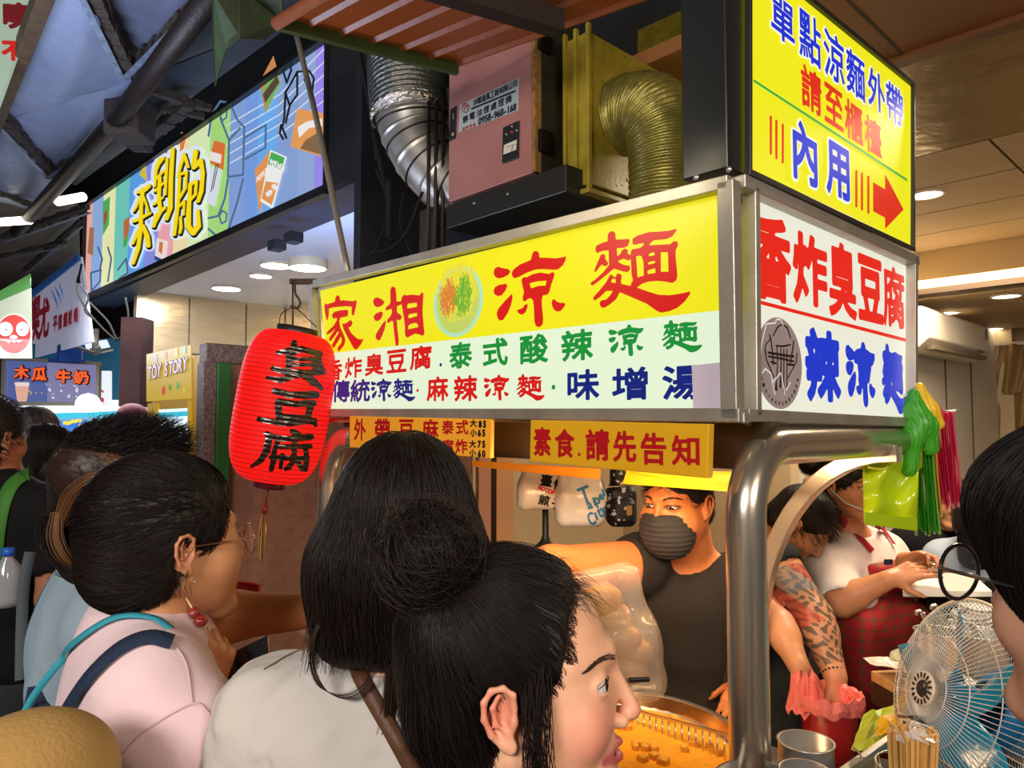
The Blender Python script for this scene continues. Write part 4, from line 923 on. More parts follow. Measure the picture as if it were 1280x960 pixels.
for i, ch in enumerate('0958-968-168'): UBo.text('lettering', ch, (600+i*3.95, 151-i*1.55), (600+i*3.95, 151-i*1.55), 4, 8.5, NK, un, .07)
UBo.text('lettering', '服務專線', (580, 161), (593, 156), 3.2, 4, pm('dull_red_ink', '8e3038', .5), un, .03)
UBo.shapes_obj('lettering', [UBo.stroke([(590, 136, 1.3), (644, 114, 1.3)])], NK, un)
UBo.shapes_obj('emblem', [UBo.stroke([(582+5*math.cos(t/10*6.283), 135+5.8*math.sin(t/10*6.283)-.3*(5*math.cos(t/10*6.283))*0, .55) for t in range(11)]), UBo.stroke([(579, 131, .6), (581, 139, .6)]), UBo.stroke([(579, 131, .6), (583, 132, .6), (582, 135, .6), (580, 135, .6)]), UBo.stroke([(584, 133, .6), (585, 139, .6)]), UBo.stroke([(582, 133, .6), (586.5, 132, .6)])], pm('dull_red_ink', '8e3038', .5), un)
strip(UB, [(564, 137), (571, 133), (570, 173), (562, 177)], .006, 'switch_plate', BLACK, un, o=.005)
UBo2 = Panel(UB.P+UB.N*.006, UB.N)
UBo2.shapes_obj('switch', [UBo2.stroke([(566, 168, 2.2), (566.3, 168, 2.2)])], pm('pale_knob', '8d8a80', .4), un); UBo2.shapes_obj('switch', [UBo2.stroke([(567, 143, 1.6), (567, 148, 1.6)])], pm('grey_knob', '5d5c58', .4), un)
strip(UB, [(630, 160), (650, 151), (649, 198), (629, 205)], .006, 'meter_panel', BLACK, un, o=.006)
strip(UB, [(632, 182), (648, 175), (647, 188), (631, 194)], .003, 'meter_dial', pm('meter_dial', 'b9b3a6', .4), un, o=.008)
UBo3 = Panel(UB.P+UB.N*.0085, UB.N); UBo3.shapes_obj('meter_needle', [UBo3.stroke([(634, 184, .3), (639, 182, .3), (645, 180, .3)]), UBo3.stroke([(639.5, 190, .4), (641, 182, .4)])], NK, un, step=.0005)
for x, y, c in [(633, 168, '7a7a70'), (640, 165, 'c02018'), (646, 163, '7a7a70'), (640, 158, '7a7a70')]:
    p = Vector(UBo2.w(*UBo2.uv(x, y))); m = MB(); m.lathe(p, UB.N, [(.0001, .004), (.003, .003), (.004, 0)], 10); m.obj('indicator_lamp', pm('ind_'+c, c, .3), un, True)
# black base unit and brackets under the pink box
m = MB(); abbox(m, aR-.12, aL+.02, .345, .8, zB-.09, zB-.005); o = m.obj('black_base', pm('black_base', (.015, .014, .012), .4), un, bevel=.004)
for x, y in ((592, 243), (634, 231)): 
    p = Vector(PB.q([(x, y)])[0])-PB.N*0; m = MB(); m.lathe(p+PB.N*-.002-ZZ*.03, PB.N, [(.0001, .003), (.004, .002), (.005, 0)], 8); m.obj('screw', STEEL, un)
# yellow hood and corrugated hose
YM = pm('grimy_yellow_paint', '948428', .42, var=(18, '6e5c16', 1.3), bump=(70, .15)); 
PY = rplane(.71); h4 = PY.q([(735, 38), (858, 106), (858, 262), (730, 227)]); bh0 = (h4[0]-CORN).dot(E2); zt = h4[0].z; zb = h4[3].z
hd = thing('exhaust_hood', 'grimy yellow sheet metal duct hood and panel behind the thick corrugated hose', 'hood', AB(.76, bh0+.3, zb))
m = MB(); abbox(m, .71, .80, bh0, bh0+.62, zb, zt); m.obj('hood_box', YM, hd, bevel=.004)
for a in (.705, .755, .800):
    m = MB(); abbox(m, a-.006, a+.006, bh0-.012, bh0+.004, zb-.02, zt+.02); m.obj('flange', YM, hd, bevel=.002)
m = MB(); abbox(m, .70, .81, bh0-.012, bh0+.62, zb-.03, zb-.015); m.obj('flange', YM, hd, bevel=.002)
for k in range(40):   # grease drips and pits that stand on the paint
    b = bh0+rnd.uniform(.01, .35); z = rnd.uniform(zb+.02, zt-.02); p = AB(.7095, b, z); s = rnd.uniform(.0015, .004); m = MB(); m.box(p, E2*s, E1*-.001, ZZ*s*rnd.uniform(1, 3)); m.obj('grease_spot', SOOT, hd)
PZ = fplane(1.0); q_ = PZ.q([(797, 38), (858, 10), (858, 112), (797, 112)]); m = MB(); m.slab(q_, PZ.N*-.01); m.obj('yellow_panel', YM, hd)
for k in range(16):
    p = Vector(PZ.q([(rnd.uniform(802, 855), rnd.uniform(35, 95))])[0])+PZ.N*.001; s = rnd.uniform(.003, .007); m = MB(); m.box(p, -E1*s, -E2*.001, ZZ*s*1.3); m.obj('grease_spot', pm('rust_spot', '5a2c10', .6), hd)
cm = hit(778, 148, PY.P, PY.N)
pth = smooth_path([cm+E1*.04, cm-E1*.05-ZZ*.0, cm-E1*.12-ZZ*.03, cm-E1*.165-ZZ*.11, cm-E1*.175-ZZ*.22, cm-E1*.17-ZZ*.36, cm-E1*.165-ZZ*.50], 30)
R = [.118*(1+.045*math.sin(i*2*math.pi/4.3)) for i in range(len(pth))]
m = MB(); m.tube(pth, R, 40, cap=False); hs = m.obj('corrugated_hose', pm('greasy_hose', '8f8540', .32, .55, var=(30, '5c5526', 1.4), bump=(80, .2)), None, True); tag(hs, 'thick corrugated metal hose curving down out of the yellow hood', 'hose')
m = MB(); m.tube([cm+E1*.01+Vector(PY.U)*.132*math.cos(t)+ZZ*.132*math.sin(t) for t in [i*2*math.pi/30 for i in range(30)]], .008, 8, closed=True); m.obj('collar', pm('black_rubber', (.02, .018, .012), .6), hd, True)
# silver spiral elbow duct with soft upper hose
def pY(x, y, Y): return at(x, y, Y)
el_ = thing('spiral_duct', 'silver spiral elbow duct with a soft dark corrugated hose taped on top', 'duct', pY(530, 200, 2.75))
pth = smooth_path([pY(512, 142, 2.8), pY(519, 170, 2.8), pY(538, 205, 2.78), pY(575, 238, 2.74), pY(640, 252, 2.66)], 26); n = len(pth)
R = []
for i in range(n): R.append(.136-.03*i/n+(.004 if i % 22 < 2 else 0))
m = MB(); m.tube(pth, R, 36, cap=False); m.obj('elbow', pm('zinc_sheet', (.58, .56, .52), .42, .85, var=(5, (.34, .30, .26), 1.4), bump=(8, .1)), el_, True)
for i in range(10, n, 22): 
    t = (pth[min(i+1, n-1)]-pth[i-1]).normalized(); x = t.orthogonal().normalized(); y = t.cross(x); m = MB(); m.tube([pth[i]+x*(R[i]+.002)*math.cos(k*math.pi/16)+y*(R[i]+.002)*math.sin(k*math.pi/16) for k in range(32)], .004, 6, closed=True); m.obj('seam', pm('dark_seam_metal', '3a342a', .4, .7), el_, True)
pth = smooth_path([pY(506, 40, 2.85), pY(507, 70, 2.84), pY(508, 100, 2.82), pY(512, 142, 2.8)], 30)
R = [.150*(1+.03*math.sin(i*2*math.pi/4)) for i in range(len(pth))]; m = MB(); m.tube(pth, R, 36, cap=False); m.obj('soft_hose', pm('dark_foil_hose', (.14, .14, .13), .35, .8, bump=(60, .5)), el_, True)
pth = [pY(510, 132, 2.8), pY(513, 150, 2.8)]; m = MB(); m.tube([pth[0].lerp(pth[1], i/12) for i in range(13)], [.150+rnd.uniform(-.004, .004) for i in range(13)], 48, cap=False); m.obj('foil_tape', pm('foil_tape', (.75, .70, .66), .22, 1, bump=(55, .9, .02)), el_)
# junction box, cables, bracket
jb = thing('junction_box', 'old grey metal junction box on the dark partition under hanging cables', 'electrical box', pY(533, 322, 2.7))
p = pY(533, 290, 2.7); m = MB(); m.box(p-E1*.045-ZZ*.09, E1*.09, E2*.06, ZZ*.18); m.obj('box', pm('old_grey_metal', '4e463c', .5, .5, var=(20, '2a241c', 1.4)), jb, bevel=.003)
for k in range(3):
    a = pY(535+k*9, 325, 2.65); m = MB(); m.tube([a-ZZ*.05, a+ZZ*.6], .007, 8); m.obj('conduit', pm('conduit', '2b2520', .5, .4), jb, True)
CB = pm('black_cable', (.012, .011, .010), .8, spec=.1)
def cable(name, pts, r, label, mat=None, cat='cable', grp=None, par=None, n=8):
    m = MB(); m.tube(smooth_path([at(*p) for p in pts], 8), r, n); o = m.obj(name, mat or CB, par, True)
    if not par: tag(o, label, cat, grp)
    return o
cable('cable', [(470, 210, 2.7), (485, 260, 2.7), (470, 310, 2.7), (443, 345, 2.7)], .004, 'thin black cable drooping in front of the bluish neighbouring ceiling')
cable('cable', [(528, 240, 2.6), (508, 290, 2.6), (485, 312, 2.6), (464, 315, 2.6)], .006, 'thick cut cable end curling left beside the junction box')
cable('cable', [(448, 60, 2.9), (460, 120, 2.9), (472, 190, 2.8), (485, 250, 2.75), (490, 300, 2.7)], .009, 'dark twisted cables hanging down the black gap')
cable('cable', [(455, 60, 2.9), (466, 130, 2.88), (470, 200, 2.8)], .006, 'second cable beside the twisted ones in the black gap')
cable('cable', [(486, 225, 2.6), (486, 296, 2.6)], .011, 'short black cable stub hanging straight down')
cable('cable', [(505, 240, 2.65), (500, 280, 2.62), (520, 330, 2.6)], .004, 'thin cable running down behind the sign frame corner')
o = cable('support_rod', [(370, 40, 2.75), (398, 160, 2.65), (437, 350, 2.5)], .011, 'long pale metal rod slanting across the neighbouring sign to the sign box', pm('rod_metal', '8e8474', .4, .6), 'rod')
m = MB(); p = pY(363, 352, 2.52); q = pY(405, 352, 2.50); m.bar(p, q, .018, .018); br = m.obj('hanger_bracket', pm('rusty_bracket', '3a2418', .6, .4)); tag(br, 'short rusty bracket arm holding the lantern hook', 'bracket')

# ================================================================ RED LANTERN
LY = 2.40; top = at(371, 416, LY); bot = at(337, 602, LY); ax = (bot-top); Ln = ax.length; ax.normalize()
ln = thing('paper_lantern', 'glowing red ribbed paper lantern with three black brush characters hanging at the stall corner', 'lantern', bot)
RL = 57*LY/F; nr = 210; prof = []
for i in range(nr+1):
    t = i/nr; s = 2*t-1; e = (1-abs(s)**3.4)**(1/2.6); r = (.40+.60*e)*RL if s < 0 else (.30+.70*e)*RL
    prof.append((r*(1+.010*abs(math.sin(math.pi*33*t))), Ln*t))
m = MB(); m.lathe(top, ax, prof, 64)
o = m.obj('paper_shade', pm('lantern_paper', (.30, .003, .002), .5, emit=.82, emitcol=(1, .010, .008), bump=(12, .1), spec=.2), ln, True)
bm_v = [Vector(v.co)+WP[ln.name] for v in o.data.vertices]; LB = BVHTree.FromPolygons(bm_v, [tuple(p.vertices) for p in o.data.polygons])
WIRE = pm('rib_wire', (.16, .004, .003), .5, emit=.12, emitcol=(.8, .01, .01))
for k in range(1, 33):
    t = k/33; r = [p for p in prof][int(t*nr)][0]; x = ax.orthogonal().normalized(); y = ax.cross(x); c = top+ax*Ln*t
    m = MB(); m.tube([c+x*(r+.0004)*math.cos(a*math.pi/20)+y*(r+.0004)*math.sin(a*math.pi/20) for a in range(40)], .0011, 5, closed=True); m.obj('rib', WIRE, ln, True)
def onlantern(shapes, name, mat, step=.8, lift=.0025):
    V, Fs = shape_mesh(shapes, .7, step, 4); W = []
    for x, y in V:
        d = ray(x, y).normalized(); h = LB.ray_cast(C0, d); W.append((h[0]+h[1]*(lift if h[1].dot(d) < 0 else -lift)) if h[0] else at(x, y, LY))
    return mesh_obj(name, W, Fs, mat, ln)
BRS = pm('lantern_ink', (.010, .008, .004), .25, coat=.6, bump=(30, .5))
def ls(*pts): return ('stroke', [(285+x/4.571, 400+y/4.571, r/4.571) for x, y, r in pts])
onlantern([ls((285, 188, 8), (345, 178, 15), (420, 165, 12)), ls((378, 135, 15), (368, 195, 16)), ls((348, 190, 13), (345, 290, 13)), ls((345, 185, 12), (430, 170, 13), (520, 196, 16)), ls((518, 200, 15), (490, 300, 14)), ls((350, 226, 9), (500, 224, 9)), ls((350, 256, 9), (495, 256, 9)), ls((258, 278, 12), (340, 300, 14), (520, 300, 14)), ls((225, 330, 7), (300, 345, 14), (400, 310, 16)), ls((420, 310, 14), (490, 355, 20), (532, 390, 9)), ls((520, 240, 12), (540, 300, 13))], 'lettering', BRS)
onlantern([ls((268, 403, 14), (350, 428, 18), (500, 428, 18)), ls((288, 470, 18), (292, 565, 15)), ls((290, 465, 16), (380, 478, 14), (482, 476, 18)), ls((472, 480, 18), (450, 570, 14)), ls((300, 548, 12), (460, 560, 12)), ls((180, 568, 12), (310, 588, 18), (490, 575, 16), (496, 602, 8))], 'lettering', BRS)
onlantern([ls((368, 636, 14), (400, 652, 15)), ls((222, 650, 13), (300, 680, 14), (470, 668, 16)), ls((238, 660, 17), (222, 745, 18), (190, 800, 14), (138, 835, 6)), ls((282, 700, 12), (262, 760, 12)), ls((300, 722, 11), (465, 722, 13)), ls((378, 690, 13), (376, 790, 13), (350, 845, 9)), ls((250, 785, 14), (345, 790, 11), (440, 790, 14)), ls((262, 795, 13), (248, 850, 12)), ls((440, 735, 11), (448, 790, 12), (438, 850, 14)), ls((310, 770, 9), (300, 840, 9)), ls((390, 800, 11), (420, 850, 12)), ls((330, 850, 10), (375, 805, 10))], 'lettering', BRS)
m = MB(); m.lathe(top-ax*.018, ax, [(.001, 0), (RL*.44, 0), (RL*.46, .03), (RL*.42, .034)], 36); m.obj('top_ring', BLACK, ln, True)
m = MB(); m.lathe(bot-ax*.004, ax, [(RL*.32, 0), (RL*.33, .024), (.001, .026)], 36); m.obj('bottom_ring', pm('lantern_base', (.10, .01, .02), .35), ln, True)
tp = top-ax*.018; hk = at(367, 385, LY)
m = MB(); m.tube(smooth_path([tp+Vector((-RL*.42, 0, 0)), at(352, 392, LY), hk, at(378, 392, LY), tp+Vector((RL*.42, 0, 0))], 8), .0016, 6); m.obj('wire_handle', CB, ln, True)
m = MB(); m.tube(smooth_path([at(369, 350, LY), at(369, 366, LY), at(375, 377, LY), at(372, 385, LY), at(363, 383, LY)], 8), .004, 8); m.tube([at(366, 350, LY), at(366, 412, LY)], .003, 6); o = m.obj('hook', pm('rusty_bracket', '3a2418', .6, .4), ln, True)
m = MB(); m.tube([bot+ax*.02, at(332, 632, LY)], .003, 6); m.tube([at(332, 632, LY), at(330, 642, LY)], .009, 8); m.obj('tassel_cord', pm('dark_red_cord', '7c1014', .6), ln, True)
TS = pm('old_gold_tassel', '6e4a1e', .6)
for k in range(16):
    m = MB(); x = -4+k*.55; m.tube([at(330+x*.5, 642, LY+rnd.uniform(-.006, .006)), at(328+x, 665, LY+rnd.uniform(-.01, .01)), at(326+x*.75, 702-abs(x)*1.5, LY+rnd.uniform(-.01, .01))], .0016, 4); m.obj('tassel_thread', TS if k % 5 else pm('gold_thread', 'c08a30', .4, .3), ln)

# ================================================================ NEIGHBOUR'S SIGN
PN = fplane(.72); ns = thing('snack_shop_sign', 'long backlit colourful snack shop sign with yellow bubble characters over the next stall', 'sign', PN.w(*PN.uv(260, 300)))
TL, TR2, BR2, BL = [PN.uv(*p) for p in [(110, 258), (415, 48), (412, 236), (106, 372)]]
bands = [(106, 'f2b2a4'), (118, '8fb2e6'), (131, 'eef0b4'), (146, '74cdbf'), (163, '62a6ea'), (184, '8b8fe6'), (200, 'f0aab4'), (219, 'f4e2b0'), (236, 'dff0bc'), (262, 'aade7e'), (287, '86a4dc'), (306, '78a0e4'), (322, '6fb0f2'), (346, '88a4d6'), (372, '94aad8'), (393, '9c8cf0'), (415, None)]
def vline(x):
    t = (PN.uv(x, 200)[0]-BL[0])/(BR2[0]-BL[0]); lo = BL[1]+(BR2[1]-BL[1])*t; hi = TL[1]+(TR2[1]-TL[1])*t; return PN.uv(x, 200)[0], lo, hi
for (x0, c), (x1, _) in zip(bands[:-1], bands[1:]):
    u0, l0, h0 = vline(x0); u1, l1, h1 = vline(x1); m = MB(); m.slab([PN.w(u0, l0), PN.w(u1, l1), PN.w(u1, h1), PN.w(u0, h0)], -PN.N*.01); m.obj('colour_band', lit(c, .95), ns)
PNo = Panel(PN.P+PN.N*.0, PN.N); KC = (260, 40, 3.694); KD = (155, 160, 4.8)
def NP(name, polys, col, o, off=0, e=.95): PNo.shapes_obj(name, [PNo.poly(p) for p in polys], lit(col, e), ns, off, o, .006)
def NS(name, strokes, col, o, step=.35, e=.9): PNo.px_obj(name, [('stroke', p) for p in strokes], lit(col, e), ns, 0, o, .35)
def k2(pts, K): return [(K[0]+p[0]/K[2], K[1]+p[1]/K[2])+tuple(x/K[2] for x in p[2:]) for p in pts]
NS('staff_line', [k2([(90, 430+i*46, 2.5), (330, 290+i*46, 2.5), (575, 40+i*62, 2.5)], KC) for i in range(5)], 'dfe9fb', .002)
NP('snack_print', [k2([(240, 235), (250, 215), (305, 110), (340, 235), (268, 380)], KC)], 'd08a50', .004); NP('snack_print', [k2([(252, 275), (318, 170), (340, 238), (268, 380), (275, 340)], KC)], '79b868', .006); NP('snack_print', [k2([(258, 290), (325, 200), (335, 235), (270, 330)], KC)], '5a4a3c', .008)
NP('snack_print', [k2([(415, 355), (562, 380), (532, 578), (383, 530)], KC)], 'eaa05c', .004); NP('snack_print', [k2([(455, 500), (530, 455), (535, 570), (430, 540)], KC)], '8a6a4c', .006); NP('snack_print', [k2([(418, 440), (460, 415), (530, 400), (532, 435), (470, 445), (425, 490)], KC)], 'f6f2ee', .006)
NP('snack_print', [k2([(218, 640), (290, 545), (310, 560), (240, 848)], KC)], 'e89858', .004); NP('snack_print', [k2([(292, 545), (368, 578), (303, 818), (245, 782)], KC)], 'f4f4ee', .006); NP('snack_print', [k2([(298, 555), (360, 582), (345, 640), (282, 612)], KC)], '4cb05c', .008); NP('snack_print', [k2([(272, 690), (330, 700), (300, 800), (252, 770)], KC)], 'e89858', .008)
NS('snack_print', [k2([(285, 750, 12), (295, 740, 10)], KC), k2([(312, 715, 12), (316, 722, 10)], KC)], 'f6f2ee', .010)
PNo2 = Panel(PN.P+PN.N*.010, PN.N)
for i, ch in enumerate('POTATO'): PNo2.text('lettering', ch, (339+i*3, 203+i*1.5), (339+i*3, 203+i*1.5), 3, 7, lit('f6f2ee', .95), ns, .12)
for i, ch in enumerate('POTAT'): PNo2.text('lettering', ch, (322+i*2.6, 224-i*2.6), (322+i*2.6, 224-i*2.6), 3, 6, lit('f6f2ee', .95), ns, .12)
NS('robot_outline', [k2(p, KC) for p in [[(350, 180, 5), (372, 130, 5), (388, 175, 5), (366, 235, 5), (350, 180, 5)], [(385, 240, 5), (415, 185, 5), (470, 180, 5), (492, 215, 5), (480, 300, 5)], [(385, 240, 5), (360, 280, 5), (380, 340, 5), (415, 290, 5), (415, 185, 5)], [(360, 285, 5), (355, 400, 5), (345, 440, 5), (365, 490, 5)], [(380, 340, 5), (362, 420, 5)], [(455, 205, 5), (470, 220, 5), (460, 240, 5), (448, 222, 5), (455, 205, 5)], [(340, 430, 5), (335, 470, 5), (350, 495, 5)]]], '20242c', .004)
NS('robot_outline', [k2(p, KC) for p in [[(5, 480, 5), (20, 380, 5), (60, 320, 5), (105, 330, 5), (140, 410, 5), (170, 440, 5), (165, 660, 5), (95, 670, 5), (100, 500, 5), (60, 400, 5)], [(165, 680, 5), (140, 780, 5), (95, 920, 5), (40, 940, 5), (5, 910, 5)], [(95, 680, 5), (80, 770, 5), (50, 850, 5), (5, 860, 5)], [(170, 490, 5), (270, 430, 5), (268, 535, 5), (170, 590, 5)], [(100, 500, 5), (150, 445, 5)]]], '56789c', .004)
NS('robot_outline', [k2([(90, 370, 4), (88, 395, 4), (70, 410, 4), (58, 385, 4), (68, 355, 4), (86, 355, 4), (90, 370, 4)], KC), k2([(90, 840, 4), (85, 875, 4), (65, 885, 4), (55, 850, 4), (70, 825, 4), (90, 840, 4)], KC)], '56789c', .004)
NP('snack_print', [k2([(520, 210), (520, 170), (545, 75), (612, 95), (600, 255)], KD)], 'e2763a', .004); NP('snack_print', [k2([(522, 140), (590, 160), (585, 215), (520, 195)], KD)], 'f2ece6', .006); NP('snack_print', [k2([(520, 225), (592, 250), (550, 475), (500, 445)], KD)], 'dfe6f0', .006); NS('snack_print', [k2([(560, 220, 2.5), (528, 385, 2.5)], KD), k2([(572, 220, 2.5), (540, 370, 2.5)], KD)], '3a2a30', .008)
NP('snack_print', [k2([(345, 25), (382, 30), (360, 130), (335, 175)], KD)], 'e08448', .004); NP('snack_print', [k2([(95, 280), (130, 205), (140, 320)], KD)], 'e2c23c', .004); NP('snack_print', [k2([(200, 660), (265, 680), (250, 800), (188, 770)], KD)], 'f2e6e0', .004); NP('snack_print', [k2([(218, 680), (240, 690), (232, 760), (212, 740)], KD)], 'd87c48', .006); NP('snack_print', [k2([(185, 765), (250, 795), (225, 812), (190, 790)], KD)], '2c4a90', .006)
NP('snack_print', [k2([(0, 560), (35, 530), (35, 620), (0, 690)], KD)], 'c07048', .004); NP('snack_print', [k2([(0, 680), (35, 630), (20, 710), (0, 720)], KD)], '48b05a', .006)
K0 = (100, 40, 2.8235)
NP('snack_print', [k2([(35, 690), (52, 690), (48, 790), (28, 780)], K0)], 'a87858', .004); NP('snack_print', [k2([(82, 600), (108, 580), (104, 680), (82, 720)], K0)], '56b060', .004); NP('snack_print', [k2([(86, 640), (100, 625), (98, 660), (86, 690)], K0)], 'a05c38', .006)
NS('snack_outline', [k2(p, K0) for p in [[(40, 850, 3), (75, 840, 3), (72, 880, 3), (42, 915, 3), (40, 850, 3)], [(65, 760, 3), (80, 800, 3), (72, 840, 3)], [(100, 760, 3), (112, 800, 3), (100, 880, 3)], [(135, 840, 3), (165, 800, 3), (170, 850, 3), (140, 870, 3)]]], '46648e', .004)
# bubble characters: pale glow, black outline, yellow body
lai = [[(160, 350, 13), (135, 372, 14), (92, 388, 10)], [(122, 370, 14), (112, 480, 13), (110, 600, 14), (95, 720, 14), (65, 812, 11)], [(105, 420, 9), (85, 470, 9), (68, 500, 7)], [(125, 410, 8), (140, 450, 9), (155, 500, 9)], [(168, 512, 9), (115, 540, 12), (68, 562, 10)], [(95, 620, 12), (62, 695, 9)], [(125, 590, 12), (148, 650, 17), (155, 705, 16)]]
dao = [[(245, 182, 11), (205, 232, 13)], [(225, 190, 12), (200, 260, 12), (195, 350, 9)], [(248, 260, 9), (200, 310, 9)], [(225, 300, 12), (218, 420, 14), (230, 500, 13), (185, 590, 11)], [(250, 330, 8), (195, 380, 9)], [(240, 420, 9), (188, 460, 9)], [(255, 480, 11), (200, 530, 12), (188, 590, 12)], [(268, 190, 11), (262, 300, 11), (258, 400, 9)], [(302, 132, 14), (292, 300, 15), (288, 480, 16), (265, 545, 14)]]
bao = [[(372, 160, 12), (350, 225, 12), (335, 290, 9)], [(378, 180, 12), (395, 235, 11)], [(350, 280, 10), (385, 265, 10), (380, 360, 10), (345, 420, 10)], [(343, 300, 12), (335, 450, 12), (322, 560, 13), (312, 640, 12)], [(345, 470, 9), (372, 440, 9), (368, 520, 9)], [(350, 540, 10), (352, 600, 12), (345, 630, 10)], [(440, 145, 17), (430, 215, 15)], [(428, 240, 14), (470, 200, 17), (484, 270, 14), (475, 380, 15), (455, 440, 13)], [(412, 340, 11), (445, 320, 11), (440, 400, 10), (412, 430, 10)], [(408, 340, 13), (400, 480, 15), (395, 590, 19), (425, 630, 19), (458, 590, 17), (455, 500, 12)]]
for ch in (lai, dao, bao):
    pts = [k2(p, KD) for p in ch]; sh = [('stroke', p) for p in pts]
    PNo.px_obj('lettering_halo', sh, lit('dcecfa', 1), ns, 4.2, .008, .7)
    PNo.px_obj('lettering_outline', [('stroke', [(x+.9, y+1.5, r) for x, y, r in p]) for p in pts], lit('060606', .3), ns, .9, .010, .4)
    PNo.px_obj('lettering', sh, lit('ffe01e', 1), ns, -.35, .014, .35)
# sign box edges and soffit
for a, b, w in [((106, 374), (413, 238), .05), ((110, 256), (415, 46), .03), ((415, 46), (413, 238), .03), ((109, 256), (105, 374), .03)]: fr(PN, a, b, w, .05, -.01, 'edge_trim', BLACK, ns)
zs = PN.q([(412, 238)])[0].z; u0, u1 = PN.uv(106, 370)[0], PN.uv(413, 238)[0]
an0, an1 = -u1, -u0
m = MB(); abbox(m, an0-.5, an1, .74, 1.02, zs-.005, zs+.03); m.obj('soffit', pm('blue_black_soffit', '20304e', .5, 0, var=(2, '171c28', 1.4), bump=(6, .3)), ns)
m = MB(); abbox(m, an0-.5, an0, .70, 1.02, zs, zs+1.0); m.obj('black_end', SOOT, ns)
for x, y in ((345, 298), (325, 308)): p = PN.q([(x, y-8)])[0]; m = MB(); m.box(p+E2*.05, -E1*.10, E2*.08, -ZZ*.06); m.obj('clamp', SOOT, ns)

# ================================================================ PEOPLE
def multi(S, h, fine=()):
    V, Q = S.mesh(h); out = []
    if fine:
        ce = V[Q].mean(1); keep = np.ones(len(Q), bool)
        for (lo, hi), _ in fine: keep &= ~((ce > A3(lo)+h*.6) & (ce < A3(hi)-h*.6)).all(1)
        Q = Q[keep]
    out.append((V, Q))
    for (lo, hi), hf in fine: out.append(S.mesh(hf, (A3(lo), A3(hi))))
    return join(out)
def box_at(c, r): c = A3(c); r = A3(r) if hasattr(r, '__len__') else np.array([r, r, r]); return (c-r, c+r)
def bvh_of(V, Q): return BVHTree.FromPolygons([Vector(v) for v in V], [tuple(int(i) for i in q) for q in Q])
def px_on(B, x, y, lift=.002, fallback=1.0):
    d = ray(x, y).normalized(); h = B.ray_cast(C0, d)
    if h[0] is None: return at(x, y, fallback), -d
    n = h[1] if h[1].dot(d) < 0 else -h[1]; return h[0]+n*lift, n
def ribbon(name, B, path, width, mat, parent, lift=.003, th=.003, fb=1.0, label=None, n=10, smooth_n=True):
    P = smooth_path([Vector((x, y, 0)) for x, y in path], n); pts = [px_on(B, p.x, p.y, lift, fb) for p in P]
    pos = [Vector(p[0]) for p in pts]; nor = [Vector(p[1]) for p in pts]
    for _ in range(2): pos = [pos[0]]+[(pos[i-1]+pos[i]*2+pos[i+1])/4 for i in range(1, len(pos)-1)]+[pos[-1]]; nor = [nor[0]]+[(nor[i-1]+nor[i]*2+nor[i+1]).normalized() for i in range(1, len(nor)-1)]+[nor[-1]]
    V = []; m = MB()
    for i, p in enumerate(pos):
        t = (pos[min(i+1, len(pos)-1)]-pos[max(i-1, 0)]).normalized(); s = t.cross(nor[i]).normalized()
        V += [p-s*width/2, p-s*width*.45+nor[i]*th, p+s*width*.45+nor[i]*th, p+s*width/2]
    m.add(V, [(i*4+k, i*4+k+1, i*4+k+5, i*4+k+4) for i in range(len(pos)-1) for k in range(3)]); return m.obj(name, mat, parent, True, label=label)
def cloth(name, col, h2=None, rough=.85): return pm('cloth_'+name, col, rough, var=(6, h2, 1.0) if h2 else None, bump=(22, .35, .01), spec=.3)
def garment(neck, hip, wsh, depth, yaw, arms=(), grow=.012, fold=.004, seed=1, cutr=.062, cutc=None, wh=None, belly=0, bust=0, frs=(14, 40)):
    S = Sdf(); torso(S, neck, hip, wsh, depth, yaw, wh, grow, belly, bust=bust)
    for sh, el, t, r1, r2 in arms:
        sh, el = Vector(sh), Vector(el); e = sh.lerp(el, t); S.rc(sh, e, r1, r2, k=.03)
        d = (el-sh).normalized(); S.it.append(('rc', A3(e+d*(r2+.0)), A3(e+d*(r2+.10)), r2*1.0, r2*1.3, .006, 's'))
    nk = Vector(neck); up = (nk-Vector(hip)).normalized(); c = Vector(cutc) if cutc else nk+up*.01
    S.rc(c, c+up*.12, cutr, cutr*1.25, k=.008, op='s'); S.noise = sines(fold, 7, seed=seed, fr=frs, anis=(1, 1, .30)); return S
def person(name, label, loc): return thing(name, label, 'person', loc)
def hairstrands_lines(pts_list, r, col, parent, name='hair_strand', n=3, label=None):
    P = np.array([[tuple(q) for q in p] for p in pts_list]); return strands_obj(P, r, col, parent, name=name, n=n, label=label)
SKC = rgb
